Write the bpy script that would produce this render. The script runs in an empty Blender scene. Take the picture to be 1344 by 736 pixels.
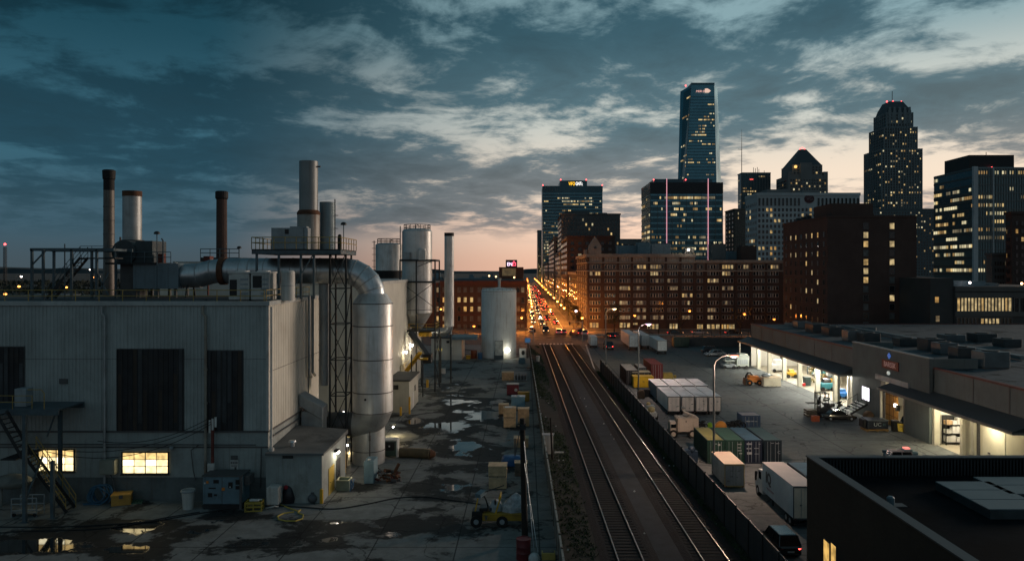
import bpy, bmesh, math, random
from mathutils import Vector, Matrix
PI = math.pi
S = bpy.context.scene
COL = S.collection
R = random.Random(7)
H, F, CX, CY = 20.0, 1000.0, 690.0, 354.0     # eye height, focal length and vanishing point of the photograph
def gx(px, Y): return (px - CX) * Y / F
def gz(py, Y): return H - (py - CY) * Y / F
def gy(py, z=0.0): return (H - z) * F / (py - CY)

# ------------------------------------------------------------------ mesh builder
class MB:
    def __init__(s): s.v, s.f, s.m, s.T = [], [], [], None
    def add(s, vs, fs, m=0):
        o = len(s.v)
        if s.T is not None: vs = [tuple(s.T @ Vector(p)) for p in vs]
        s.v += [tuple(p) for p in vs]
        for f in fs:
            s.f.append([i + o for i in f]); s.m.append(m)
        return s
    def box(s, x0, x1, y0, y1, z0, z1, m=0):
        return s.add([(x0,y0,z0),(x1,y0,z0),(x1,y1,z0),(x0,y1,z0),(x0,y0,z1),(x1,y0,z1),(x1,y1,z1),(x0,y1,z1)],
              [(0,3,2,1),(4,5,6,7),(0,1,5,4),(1,2,6,5),(2,3,7,6),(3,0,4,7)], m)
    def quad(s, a, b, c, d, m=0): return s.add([a,b,c,d], [(0,1,2,3)], m)
    def prism(s, poly, z0, z1, m=0, top=None):
        n = len(poly); top = top or poly
        vs = [(x,y,z0) for x,y in poly] + [(x,y,z1) for x,y in top]
        fs = [(i,(i+1)%n,n+(i+1)%n,n+i) for i in range(n)] + [tuple(range(n-1,-1,-1)), tuple(range(n,2*n))]
        return s.add(vs, fs, m)
    def extr(s, prof, x0, x1, m=0):        # (y,z) profile swept along x
        n = len(prof)
        vs = [(x0,y,z) for y,z in prof] + [(x1,y,z) for y,z in prof]
        fs = [(i,n+i,n+(i+1)%n,(i+1)%n) for i in range(n)] + [tuple(range(n)), tuple(range(2*n-1,n-1,-1))]
        return s.add(vs, fs, m)
    def cyl(s, p0, p1, r0, r1=None, n=12, m=0, caps=True):
        r1 = r0 if r1 is None else r1
        p0, p1 = Vector(p0), Vector(p1); d = (p1-p0).normalized()
        a = d.orthogonal().normalized(); b = d.cross(a)
        vs = []
        for p, r in ((p0,r0),(p1,r1)):
            for i in range(n):
                t = 2*PI*i/n; vs.append(tuple(p + r*(math.cos(t)*a + math.sin(t)*b)))
        fs = [(i,(i+1)%n,n+(i+1)%n,n+i) for i in range(n)]
        if caps: fs += [tuple(range(n-1,-1,-1)), tuple(range(n,2*n))]
        return s.add(vs, fs, m)
    def tube(s, pts, r, n=6, m=0, closed=False):
        pts = [Vector(p) for p in pts]; k = len(pts)
        rs = r if isinstance(r, (list,tuple)) else [r]*k
        vs = []; a = None
        for i, p in enumerate(pts):
            d0 = (pts[i]-pts[i-1]).normalized() if i else None
            d1 = (pts[i+1]-pts[i]).normalized() if i < k-1 else None
            d = (d0+d1).normalized() if d0 and d1 else (d0 or d1)
            sc = 1.0 / max(.5, d.dot(d1)) if d0 and d1 else 1.0
            if a is None: a = d.orthogonal().normalized()
            else:
                a = (a - d*a.dot(d)); a = a.normalized() if a.length > 1e-5 else d.orthogonal().normalized()
            b = d.cross(a)
            for j in range(n):
                t = 2*PI*j/n; vs.append(tuple(p + rs[i]*(math.cos(t)*a + math.sin(t)*b)))
        fs = [(i*n+j, i*n+(j+1)%n, (i+1)*n+(j+1)%n, (i+1)*n+j) for i in range(k-1) for j in range(n)]
        fs += [tuple(range(n-1,-1,-1)), tuple(range((k-1)*n, k*n))]
        return s.add(vs, fs, m)
    def bar(s, p0, p1, w, h=None, m=0):
        h = h or w
        p0, p1 = Vector(p0), Vector(p1); d = (p1-p0).normalized()
        u = Vector((0,0,1)) if abs(d.z) < .98 else Vector((0,1,0))
        a = d.cross(u).normalized(); b = a.cross(d)
        vs = [tuple(p + sa*a*w/2 + sb*b*h/2) for p in (p0,p1) for sa,sb in ((-1,-1),(1,-1),(1,1),(-1,1))]
        return s.add(vs, [(0,3,2,1),(4,5,6,7),(0,1,5,4),(1,2,6,5),(2,3,7,6),(3,0,4,7)], m)
    def lathe(s, prof, c=(0,0), n=24, m=0):
        vs = [(c[0]+r*math.cos(2*PI*j/n), c[1]+r*math.sin(2*PI*j/n), z) for r,z in prof for j in range(n)]
        k = len(prof)
        fs = [(i*n+j, i*n+(j+1)%n, (i+1)*n+(j+1)%n, (i+1)*n+j) for i in range(k-1) for j in range(n)]
        fs += [tuple(range(n-1,-1,-1)), tuple(range((k-1)*n, k*n))]
        return s.add(vs, fs, m)
    def sph(s, c, r, n=10, k=6, m=0, sq=(1,1,1)):
        vs = [(c[0], c[1], c[2]-r*sq[2])]
        for i in range(1, k):
            t = -PI/2 + PI*i/k
            vs += [(c[0]+sq[0]*r*math.cos(t)*math.cos(2*PI*j/n), c[1]+sq[1]*r*math.cos(t)*math.sin(2*PI*j/n), c[2]+sq[2]*r*math.sin(t)) for j in range(n)]
        vs.append((c[0], c[1], c[2]+r*sq[2])); e = len(vs)-1
        fs = [(0, 1+(j+1)%n, 1+j) for j in range(n)]
        fs += [(1+i*n+j, 1+i*n+(j+1)%n, 1+(i+1)*n+(j+1)%n, 1+(i+1)*n+j) for i in range(k-2) for j in range(n)]
        fs += [(e, 1+(k-2)*n+j, 1+(k-2)*n+(j+1)%n) for j in range(n)]
        return s.add(vs, fs, m)
    def loft(s, rings, m=0):
        n = len(rings[0]); k = len(rings)
        vs = [p for r in rings for p in r]
        fs = [(i*n+j, i*n+(j+1)%n, (i+1)*n+(j+1)%n, (i+1)*n+j) for i in range(k-1) for j in range(n)]
        fs += [tuple(range(n-1,-1,-1)), tuple(range((k-1)*n, k*n))]
        return s.add(vs, fs, m)
    def mesh(s, name, mats, off=(0,0,0), smooth=False, bevel=0):
        me = bpy.data.meshes.new(name)
        ox, oy, oz = off
        me.from_pydata([(x-ox,y-oy,z-oz) for x,y,z in s.v], [], s.f)
        if not isinstance(mats, (list,tuple)): mats = [mats]
        for m in mats: me.materials.append(m)
        if len(mats) > 1: me.polygons.foreach_set('material_index', s.m)
        bm = bmesh.new(); bm.from_mesh(me)
        bmesh.ops.recalc_face_normals(bm, faces=bm.faces)
        if bevel:
            es = [e for e in bm.edges if e.is_manifold and e.calc_face_angle(0) > .6]
            bmesh.ops.bevel(bm, geom=es, offset=bevel, segments=1, affect='EDGES', clamp_overlap=True)
        if smooth:
            for f in bm.faces: f.smooth = True
            for e in bm.edges:
                e.smooth = not (e.is_manifold and e.calc_face_angle(0) > .62)
        bm.to_mesh(me); bm.free(); me.update()
        return me
    def build(s, name, mats, parent=None, smooth=False, bevel=0):
        off = Vector((0,0,0)); p = parent
        while p is not None: off += Vector(p.location); p = p.parent
        o = bpy.data.objects.new(name, s.mesh(name, mats, off, smooth, bevel))
        COL.objects.link(o)
        if parent: o.parent = parent
        return o

def tag(o, label=None, cat=None, group=None, kind=None):
    if label: o['label'] = label
    if cat: o['category'] = cat
    if group: o['group'] = group
    if kind: o['kind'] = kind
    return o
def root(name, label, cat, loc=(0,0,0), rz=0, group=None):
    o = bpy.data.objects.new(name, None); COL.objects.link(o)
    o.empty_display_size = .5
    o.location = loc; o.rotation_euler = (0,0,rz)
    return tag(o, label, cat, group)
def dup(o, loc=None, rz=None, label=None, group=None, parent=None, scale=None):
    c = o.copy(); COL.objects.link(c)
    if parent: c.parent = parent
    if loc is not None: c.location = loc
    if rz is not None: c.rotation_euler = (0,0,rz)
    if scale is not None: c.scale = scale if isinstance(scale, tuple) else (scale,)*3
    if label: c['label'] = label
    if group: c['group'] = group
    for ch in list(o.children): dup(ch, parent=c)
    return c
def struct(name, mb, mats, smooth=False):
    o = mb.build(name, mats, None, smooth); o['kind'] = 'structure'; return o

# ------------------------------------------------------------------ materials
MATS = {}
def nodes(name):
    m = bpy.data.materials.new(name); m.use_nodes = True
    nt = m.node_tree; b = nt.nodes['Principled BSDF']
    return m, nt, b
def N(nt, t, **kw):
    n = nt.nodes.new(t)
    for k, v in kw.items():
        if k.startswith('i_'):
            key = k[2:]; key = int(key) if key.isdigit() else key
            n.inputs[key].default_value = v
        else: setattr(n, k, v)
    return n
def L(nt, a, b): nt.links.new(a, b)
def mathn(nt, op, a, b=None, c=None, clamp=False):
    n = nt.nodes.new('ShaderNodeMath'); n.operation = op; n.use_clamp = clamp
    for i, v in enumerate((a,b,c)):
        if v is None: continue
        if isinstance(v, (int,float)): n.inputs[i].default_value = v
        else: nt.links.new(v, n.inputs[i])
    return n.outputs[0]
def mixc(nt, fac, a, b, blend='MIX'):
    n = nt.nodes.new('ShaderNodeMix'); n.data_type = 'RGBA'; n.blend_type = blend
    for k, v in ((0,fac),(6,a),(7,b)):
        if isinstance(v, (int,float)): n.inputs[k].default_value = v
        elif isinstance(v, (tuple,list)): n.inputs[k].default_value = (*v[:3],1)
        else: nt.links.new(v, n.inputs[k])
    return n.outputs[2]
def noise(nt, vec, scale, detail=4, rough=.55, dist=0):
    n = N(nt, 'ShaderNodeTexNoise'); n.inputs['Scale'].default_value = scale
    n.inputs['Detail'].default_value = detail; n.inputs['Roughness'].default_value = rough
    n.inputs['Distortion'].default_value = dist
    L(nt, vec, n.inputs['Vector']); return n.outputs['Fac']
def sstep(nt, x, lo, hi):
    n = N(nt, 'ShaderNodeMapRange', interpolation_type='SMOOTHSTEP')
    n.inputs['From Min'].default_value = lo; n.inputs['From Max'].default_value = hi
    L(nt, x, n.inputs['Value']); return n.outputs[0]
def scalev(nt, vec, s):
    n = N(nt, 'ShaderNodeVectorMath', operation='MULTIPLY'); n.inputs[1].default_value = s
    L(nt, vec, n.inputs[0]); return n.outputs[0]
def mat(name, col, rough=.7, metal=0, var=.3, scale=1.2, bump=.0, streak=0, dirt=None, dirtamt=.35, spec=.5, coat=0, fine=.15, dent=0):
    """paint, metal, wood ... with uneven tone, stains, run marks and uneven gloss"""
    if name in MATS: return MATS[name]
    m, nt, b = nodes(name)
    pos = N(nt, 'ShaderNodeNewGeometry').outputs['Position']
    n1 = noise(nt, pos, scale, 5, .6)
    n2 = noise(nt, pos, scale*9, 3, .6)
    f = mathn(nt, 'ADD', mathn(nt, 'MULTIPLY', n1, 1-fine), mathn(nt, 'MULTIPLY', n2, fine))
    f = sstep(nt, f, .28, .72)
    lo = tuple(c*(1-var) for c in col); hi = tuple(min(1,c*(1+var*.7)) for c in col)
    c = mixc(nt, f, lo, hi)
    if streak:
        st = noise(nt, scalev(nt, pos, (2.2,2.2,.12)), 1.6, 4, .6)
        k = mathn(nt, 'MULTIPLY', sstep(nt, st, .5, .75), streak)
        c = mixc(nt, k, c, dirt or tuple(x*.3 for x in col))
    if dirt:
        d = sstep(nt, noise(nt, pos, scale*.6, 6, .68, .6), .52, .72)
        c = mixc(nt, mathn(nt, 'MULTIPLY', d, dirtamt), c, dirt)
    L(nt, c, b.inputs['Base Color'])
    rr = N(nt, 'ShaderNodeMapRange'); rr.inputs['To Min'].default_value = max(.03,rough-.13); rr.inputs['To Max'].default_value = min(1,rough+.13)
    L(nt, n1, rr.inputs['Value']); L(nt, rr.outputs[0], b.inputs['Roughness'])
    b.inputs['Metallic'].default_value = metal
    b.inputs['Specular IOR Level'].default_value = spec
    if coat: b.inputs['Coat Weight'].default_value = coat; b.inputs['Coat Roughness'].default_value = .08
    if bump:
        bn = N(nt, 'ShaderNodeBump'); bn.inputs['Strength'].default_value = bump; bn.inputs['Distance'].default_value = .05
        L(nt, n2, bn.inputs['Height']); L(nt, bn.outputs[0], b.inputs['Normal'])
    if dent:
        bn = N(nt, 'ShaderNodeBump'); bn.inputs['Strength'].default_value = dent; bn.inputs['Distance'].default_value = .12
        L(nt, noise(nt, scalev(nt, pos, (1,1,.6)), .9, 3, .5), bn.inputs['Height']); L(nt, bn.outputs[0], b.inputs['Normal'])
    MATS[name] = m; return m
def emit(name, col, s, var=0, scale=1.0, base=(.05,.05,.05)):
    if name in MATS: return MATS[name]
    m, nt, b = nodes(name)
    b.inputs['Base Color'].default_value = (*base,1); b.inputs['Roughness'].default_value = .3
    b.inputs['Emission Color'].default_value = (*col,1); b.inputs['Emission Strength'].default_value = s
    if var:
        pos = N(nt, 'ShaderNodeNewGeometry').outputs['Position']
        n1 = noise(nt, pos, scale, 2, .5)
        k = mathn(nt, 'MULTIPLY', sstep(nt, n1, .3, .7), var)
        L(nt, mathn(nt, 'MULTIPLY', mathn(nt, 'SUBTRACT', 1.0, k), s), b.inputs['Emission Strength'])
    MATS[name] = m; return m
def brick(name, c1, c2, mortar, bw=.24, bh=.08, var=.5, facing='xz'):
    if name in MATS: return MATS[name]
    m, nt, b = nodes(name)
    pos = N(nt, 'ShaderNodeNewGeometry').outputs['Position']
    sp = N(nt, 'ShaderNodeSeparateXYZ'); L(nt, pos, sp.inputs[0])
    cb = N(nt, 'ShaderNodeCombineXYZ')
    L(nt, mathn(nt, 'ADD', sp.outputs[0], sp.outputs[1]), cb.inputs[0]); L(nt, sp.outputs[2], cb.inputs[1])
    bt = N(nt, 'ShaderNodeTexBrick'); L(nt, cb.outputs[0], bt.inputs['Vector'])
    bt.inputs['Color1'].default_value = (*c1,1); bt.inputs['Color2'].default_value = (*c2,1); bt.inputs['Mortar'].default_value = (*mortar,1)
    bt.inputs['Scale'].default_value = 1; bt.inputs['Brick Width'].default_value = bw; bt.inputs['Row Height'].default_value = bh; bt.inputs['Mortar Size'].default_value = .01
    n1 = sstep(nt, noise(nt, pos, .25, 6, .65), .3, .7)
    c = mixc(nt, mathn(nt, 'MULTIPLY', n1, var), bt.outputs['Color'], tuple(x*.45 for x in c1))
    st = sstep(nt, noise(nt, scalev(nt, pos, (1.5,1.5,.08)), 1.2, 4, .6), .5, .8)
    c = mixc(nt, mathn(nt, 'MULTIPLY', st, .45), c, tuple(x*.5 for x in c1))
    L(nt, c, b.inputs['Base Color']); b.inputs['Roughness'].default_value = .9
    MATS[name] = m; return m

paint_grey = mat('grey_siding_paint', (.385,.42,.41), .62, 0, .18, .25, 0, .35, (.12,.12,.10), .3)
paint_beige = mat('beige_siding_paint', (.60,.585,.51), .65, 0, .15, .25, 0, .3, (.25,.2,.14), .3)
conc_wall = mat('painted_block_wall', (.33,.365,.355), .75, 0, .2, .4, .05, .4, (.12,.10,.07), .4)
conc_base = mat('stained_wall_base', (.13,.15,.15), .8, 0, .3, .5, .05, .4, (.10,.06,.03), .5)
galv = mat('galvanised_steel', (.54,.58,.60), .36, .8, .22, .6, 0, .35, (.18,.16,.14), .35, dent=.5)
galv_dull = mat('dull_galvanised_steel', (.40,.42,.42), .5, .5, .25, .5, 0, .35, (.16,.12,.09), .3)
silo_metal = mat('silo_metal', (.60,.61,.60), .42, .5, .2, .35, 0, .5, (.24,.19,.14), .4, dent=.35)
tank_paint = mat('white_tank_paint', (.78,.82,.80), .5, 0, .12, .25, 0, .55, (.3,.24,.16), .35, dent=.2)
seam = mat('dark_seam', (.12,.12,.12), .6, .4, .2)
soot = mat('sooty_steel', (.018,.017,.017), .7, .3, .4)
rusty = mat('rusty_steel', (.14,.06,.03), .85, .1, .5, 1.5, .1, .3, (.04,.02,.015), .5)
rust_red = mat('rust_red_paint', (.16,.04,.03), .8, 0, .4, 1.0, .05, .3, (.05,.025,.02), .5)
steel_blue = mat('blue_grey_frame_steel', (.09,.13,.15), .55, .3, .3, 1.0, 0, .3, (.07,.04,.03), .3)
steel_dark = mat('dark_frame_steel', (.03,.034,.036), .55, .3, .3)
yellow_rail = mat('yellow_rail_paint', (.42,.29,.07), .55, 0, .25, 2, 0, 0, (.12,.07,.03), .4)
yellow_paint = mat('yellow_machine_paint', (.62,.36,.02), .45, 0, .25, 1.5, 0, .2, (.1,.06,.03), .4)
orange_paint = mat('orange_machine_paint', (.65,.2,.02), .45, 0, .2, 1.5, 0, 0, (.1,.05,.03), .35)
white_paint = mat('white_paint', (.66,.66,.63), .45, 0, .12, .8, 0, .2, (.3,.26,.2), .25)
white_dirty = mat('grubby_white_paint', (.52,.52,.49), .55, 0, .2, .8, 0, .4, (.2,.17,.12), .4)
grey_unit = mat('grey_unit_paint', (.30,.34,.36), .5, .1, .2, 1, 0, .25, (.12,.1,.08), .3)
blue_unit = mat('blue_grey_unit_paint', (.13,.21,.25), .5, .1, .22, 1, 0, .25, (.06,.06,.06), .35)
louver_dark = mat('dark_louver_panel', (.022,.024,.028), .55, .2, .55, .6, 0, .6, (.06,.05,.04), .5)
roof_tar = mat('tar_roof', (.055,.06,.062), .85, 0, .4, .35, .2, 0, (.02,.02,.02), .5)
roof_grey = mat('grey_roof_membrane', (.15,.175,.19), .7, 0, .3, .2, .05, 0, (.05,.055,.06), .6)
roof_dark = mat('near_black_roof_felt', (.011,.0135,.016), .95, 0, .4, .4, .2, 0, (.005,.006,.008), .5, spec=.03)
rubber = mat('black_rubber', (.012,.012,.012), .8, 0, .3)
black_plastic = mat('black_plastic', (.012,.013,.014), .5, 0, .3)
wood = mat('crate_wood', (.46,.32,.18), .8, 0, .3, 2.5, .1, .3, (.16,.1,.05), .4)
wood_grey = mat('weathered_wood', (.14,.115,.09), .85, 0, .4, 2, .1, .3, (.05,.04,.03), .4)
pole_wood = mat('creosoted_pole_wood', (.02,.016,.013), .9, 0, .4, 2, .2, .3)
wire_black = mat('black_cable', (.012,.012,.013), .6, 0, .2)
hose_yellow = mat('yellow_hose', (.55,.42,.08), .6, 0, .2)
hose_blue = mat('blue_hose', (.05,.15,.25), .6, 0, .3)
glass_dark = mat('dark_window_glass', (.012,.016,.02), .12, 0, .4, .7, spec=.6)
glass_blind = mat('window_with_blind', (.10,.11,.11), .35, 0, .5, .9)
car_glass = mat('car_glass', (.008,.01,.012), .06, 0, .1, spec=.7)
chrome = mat('bright_metal', (.6,.6,.6), .25, 1, .1)
curtain = mat('teal_curtain_glass', (.12,.27,.33), .25, .7, .25, .03, fine=.3)  # colour lifted towards teal to stand in for aerial haze
curtain_dk = mat('dark_curtain_glass', (.055,.115,.14), .28, .6, .3, .03)  # likewise lifted; distance haze is put into the glass colour
stone_dk = mat('dark_stone_facade', (.105,.118,.12), .85, 0, .25, .08, 0, .3)  # stone tone lifted to carry the haze over far facades
stone_lt = mat('pale_stone_facade', (.50,.53,.54), .8, 0, .15, .08, 0, .25, (.15,.15,.14), .3)
stone_md = mat('grey_stone_facade', (.17,.18,.18), .85, 0, .2, .08, 0, .25)
stone_trim = mat('weathered_stone_trim', (.30,.275,.235), .8, 0, .25, .2, 0, .35, (.1,.08,.06), .4)
red_brick = brick('red_brick', (.085,.050,.040), (.062,.038,.031), (.075,.065,.058))
dark_brick = brick('dark_brown_brick', (.095,.052,.042), (.07,.039,.032), (.08,.066,.058))
near_brick = brick('near_brown_brick', (.046,.033,.021), (.034,.024,.016), (.05,.04,.03), .3, .1)
LIT = [emit('warm_lit_window', (1,.64,.24), .66, .7, .8), emit('pale_lit_window', (1,.74,.36), .62, .7, .8),
       emit('amber_lit_window', (1,.55,.16), .6, .6, .8), emit('dim_lit_window', (1,.70,.36), .26, .7, .8),
       emit('cool_lit_window', (.85,1,.82), .55, .6, .8)]
FAR = [emit('warm_office_light', (1,.70,.30), .95, .75, .13), emit('pale_office_light', (1,.86,.52), .95, .7, .13),
       emit('dim_office_light', (1,.82,.5), .3, .8, .13), emit('amber_office_light', (1,.6,.22), .42, .8, .13)]
red_lamp = emit('red_beacon', (1,.08,.08), 6)
sodium = emit('sodium_lamp', (1,.22,.03), 3.2)
sodium_far = emit('distant_sodium_lamp', (1,.36,.07), 5)
white_far = emit('distant_white_lamp', (1,.85,.75), 14)
headlight = emit('headlight', (1,.56,.26), 10)
taillight = emit('tail_light', (1,.05,.04), 9)
tail_off = mat('unlit_tail_light', (.15,.01,.01), .3, 0, .1)
pink_neon = emit('pink_light_strip', (1,.42,.50), 1.0)
warm_tube = emit('warm_work_light', (1,.88,.6), 16)
white_tube = emit('white_work_light', (1,.93,.85), 22)
def lamp(name, loc, col, power, radius=.15, parent=None, spot=None, blend=.6, aim=(0,0,-1)):
    l = bpy.data.lights.new(name, 'SPOT' if spot else 'POINT'); l.energy = power; l.color = col; l.shadow_soft_size = radius
    o = bpy.data.objects.new(name, l); COL.objects.link(o)
    off = Vector(loc); p = parent
    while p is not None: off -= Vector(p.location); p = p.parent
    o.location = off
    if spot:
        l.spot_size = spot; l.spot_blend = blend
        o.rotation_euler = Vector(aim).to_track_quat('-Z', 'Y').to_euler()
    if parent: o.parent = parent
    return o

# ------------------------------------------------------------------ steelwork helpers
def railing(mb, pts, h=1.05, step=1.8, r=.03, m=0, rails=(1.0,.52)):
    for a, b in zip(pts[:-1], pts[1:]):
        a, b = Vector(a), Vector(b); n = max(1, round((b-a).length/step))
        for i in range(n+1):
            p = a.lerp(b, i/n); mb.cyl(p, p+Vector((0,0,h)), r, n=5, m=m)
        for k in rails: mb.cyl(a+Vector((0,0,h*k)), b+Vector((0,0,h*k)), r, n=5, m=m)
def stair(mb, p0, p1, width, n, m=0, axis='x', th=.05, run=None):
    """flight from foot p0 to head p1; the width lies across the run"""
    p0, p1 = Vector(p0), Vector(p1); d = p1-p0; hd = Vector((d.x,d.y,0)).normalized(); side = Vector((-hd.y,hd.x,0))
    for s_ in (-1,1):
        o = side*width/2*s_; mb.bar(p0+o, p1+o, .06, .24, m)
    run = (run or Vector((d.x,d.y,0)).length/n*1.0)
    for i in range(1, n+1):
        c = p0 + d*(i-.5)/n; a = c - hd*run*.42; b = c + hd*run*.42
        mb.bar(a, b, width-.08, th, m)
def truss(mb, x0, x1, y0, y1, z0, z1, bays, w=.16, m=0, wd=.09):
    for x in (x0,x1):
        for y in (y0,y1): mb.bar((x,y,z0),(x,y,z1), w, w, m)
    hz = (z1-z0)/bays
    for i in range(bays):
        a, b = z0+i*hz, z0+(i+1)*hz
        mb.bar((x0,y0,a),(x1,y0,b), wd, wd, m); mb.bar((x1,y0,a),(x0,y0,b), wd, wd, m); mb.bar((x1,y0,a),(x1,y1,b), wd, wd, m)
        for y in (y0,y1): mb.bar((x0,y,b),(x1,y,b), wd*1.3, wd*1.3, m)
        for x in (x0,x1): mb.bar((x,y0,b),(x,y1,b), wd*1.3, wd*1.3, m)
def corrug(mb, a, b, z0, z1, pitch=.32, depth=.045, m=0):
    """ribbed sheet from plan point a to b, facing the side on the right of a->b"""
    a, b = Vector((*a,0)), Vector((*b,0)); d = b-a; Ln = d.length; d.normalize(); out = Vector((d.y,-d.x,0))
    n = max(1, round(Ln/pitch)); p = Ln/n; pts = []
    for i in range(n):
        for t, o in ((0,0),(.3,0),(.4,depth),(.85,depth),(.95,0)):
            pts.append(a + d*(i+t)*p + out*o)
    pts.append(b)
    vs = [(q.x,q.y,z0) for q in pts] + [(q.x,q.y,z1) for q in pts]; k = len(pts)
    mb.add(vs, [(i,i+1,k+i+1,k+i) for i in range(k-1)], m)
def text_part(name, txt, size, mtl, parent, loc, rot, extrude=.02, sx=1, bold=0):
    cu = bpy.data.curves.new(name, 'FONT'); cu.body = txt; cu.size = size; cu.extrude = extrude; cu.offset = bold; cu.align_x = 'CENTER'; cu.align_y = 'CENTER'
    t = bpy.data.objects.new(name, cu); COL.objects.link(t)
    me = bpy.data.meshes.new_from_object(t.evaluated_get(bpy.context.evaluated_depsgraph_get()))
    bpy.data.objects.remove(t)
    o = bpy.data.objects.new(name, me); COL.objects.link(o); me.materials.clear(); me.materials.append(mtl)
    off = Vector(loc); p = parent
    while p is not None: off -= Vector(p.location); p = p.parent
    o.parent = parent; o.location = off; o.rotation_euler = rot; o.scale = (sx,1,1)
    return o
ROT_F = (PI/2,0,0)            # reads from the camera side (faces -Y)
ROT_L = (PI/2,0,-PI/2)        # on a wall that faces -X
# ------------------------------------------------------------------ camera
cam = bpy.data.cameras.new('camera'); cam.sensor_width = 36; cam.lens = 36*F/1344
cam.shift_x = (672-CX)/1344; cam.shift_y = -(368-CY)/1344
cam.clip_start = .5; cam.clip_end = 20000
co = bpy.data.objects.new('camera', cam); COL.objects.link(co); co.location = (0,0,H); co.rotation_euler = (PI/2,0,0)
S.camera = co
S.view_settings.view_transform = 'Standard'; S.view_settings.look = 'None'; S.view_settings.exposure = 0; S.view_settings.gamma = 1
S.cycles.use_denoising = True; S.cycles.max_bounces = 5; S.cycles.diffuse_bounces = 3; S.cycles.glossy_bounces = 3
S.cycles.sample_clamp_indirect = 4; S.cycles.caustics_reflective = False; S.cycles.caustics_refractive = False
S.render.film_transparent = False

# ------------------------------------------------------------------ dusk sky
w = bpy.data.worlds.new('World'); S.world = w; w.use_nodes = True
nt = w.node_tree; nt.nodes.clear()
out = N(nt, 'ShaderNodeOutputWorld'); bg = N(nt, 'ShaderNodeBackground'); L(nt, bg.outputs[0], out.inputs[0])
bg.inputs['Strength'].default_value = 1.0
SUN_AZ, SUN_EL = math.radians(38), math.radians(2.0)       # clockwise from straight ahead
D = N(nt, 'ShaderNodeTexCoord').outputs['Generated']
sx = N(nt, 'ShaderNodeSeparateXYZ'); L(nt, D, sx.inputs[0]); dx, dy, dz = sx.outputs
el = mathn(nt, 'MAXIMUM', dz, 0.0)
hl = mathn(nt, 'SQRT', mathn(nt, 'ADD', mathn(nt, 'MULTIPLY', dx, dx), mathn(nt, 'MULTIPLY', dy, dy)))
hl = mathn(nt, 'MAXIMUM', hl, .001)
tt = mathn(nt, 'DIVIDE', mathn(nt, 'ADD', mathn(nt, 'MULTIPLY', dx, math.sin(SUN_AZ)), mathn(nt, 'MULTIPLY', dy, math.cos(SUN_AZ))), hl)
warm = sstep(nt, tt, .48, .88)
def ramp(x, stops):
    r = N(nt, 'ShaderNodeValToRGB'); r.color_ramp.interpolation = 'EASE'
    e = r.color_ramp.elements
    while len(e) < len(stops): e.new(.5)
    for k, (p, c) in zip(e, stops): k.position = p; k.color = (*c,1)
    L(nt, x, r.inputs[0]); return r.outputs[0]
cool = ramp(el, [(0,(.055,.085,.105)),(.06,(.042,.100,.142)),(.15,(.036,.120,.172)),(.30,(.010,.058,.088)),(1,(.045,.10,.125))])
glow = ramp(el, [(0,(.92,.55,.39)),(.05,(.98,.68,.51)),(.11,(.90,.75,.60)),(.20,(.60,.63,.58)),(.30,(.24,.38,.42)),(.6,(.04,.09,.115)),(1,(.045,.10,.125))])
back = ramp(el, [(0,(.27,.22,.21)),(.08,(.19,.23,.26)),(.4,(.115,.21,.26)),(1,(.045,.10,.125))])
isback = sstep(nt, mathn(nt, 'DIVIDE', dy, hl), .25, -.5)
clear = mixc(nt, isback, mixc(nt, warm, cool, glow), back)
# cloud deck seen in perspective
den = mathn(nt, 'ADD', el, .13)
cb = N(nt, 'ShaderNodeCombineXYZ')
L(nt, mathn(nt, 'DIVIDE', dx, den), cb.inputs[0]); L(nt, mathn(nt, 'DIVIDE', dy, den), cb.inputs[1])
P = cb.outputs[0]
off = N(nt, 'ShaderNodeVectorMath', operation='ADD'); L(nt, P, off.inputs[0]); off.inputs[1].default_value = (3.4,1.3,0)
rot = N(nt, 'ShaderNodeVectorRotate', rotation_type='Z_AXIS'); L(nt, off.outputs[0], rot.inputs['Vector']); rot.inputs['Angle'].default_value = math.radians(-28)
Pr = rot.outputs[0]
big = noise(nt, scalev(nt, Pr, (.42,.50,1)), 1.0, 3, .5, .4)
med = noise(nt, scalev(nt, Pr, (1.5,1.35,1)), 1.0, 7, .64, .5)
fin = noise(nt, scalev(nt, Pr, (4.2,4.0,1)), 1.0, 6, .62, .3)
dens = mathn(nt, 'ADD', mathn(nt, 'MULTIPLY', big, .5), mathn(nt, 'ADD', mathn(nt, 'MULTIPLY', med, .98), mathn(nt, 'MULTIPLY', fin, .74)))
# where the banks of cloud stand (azimuth and height slopes)
dyc = mathn(nt, 'MAXIMUM', dy, .05)
U, V = mathn(nt, 'DIVIDE', dx, dyc), mathn(nt, 'DIVIDE', dz, dyc)
for px, py, rx, ry, a in ((180,150,330,60,.25),(520,215,200,28,.16),(790,45,260,75,.21),(960,140,230,60,.09),(1260,125,150,38,.17),(1080,30,90,22,.12),
                          (700,255,260,32,.08),(430,300,200,26,.12),(620,95,120,45,-.10),(1240,50,170,38,-.12),(640,195,110,26,-.14),(390,70,160,50,-.13),
                          (1180,225,200,26,-.16),(950,212,120,22,-.08),(120,270,170,30,-.10),(1130,85,120,20,-.1)):
    q = mathn(nt, 'ADD', mathn(nt, 'POWER', mathn(nt, 'ABSOLUTE', mathn(nt, 'DIVIDE', mathn(nt, 'SUBTRACT', U, (px-CX)/F), rx/F)), 2.0),
                         mathn(nt, 'POWER', mathn(nt, 'ABSOLUTE', mathn(nt, 'DIVIDE', mathn(nt, 'SUBTRACT', V, (CY-py)/F), ry/F)), 2.0))
    dens = mathn(nt, 'ADD', dens, mathn(nt, 'MULTIPLY', mathn(nt, 'POWER', 2.718, mathn(nt, 'MULTIPLY', q, -1.0)), a))
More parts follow.
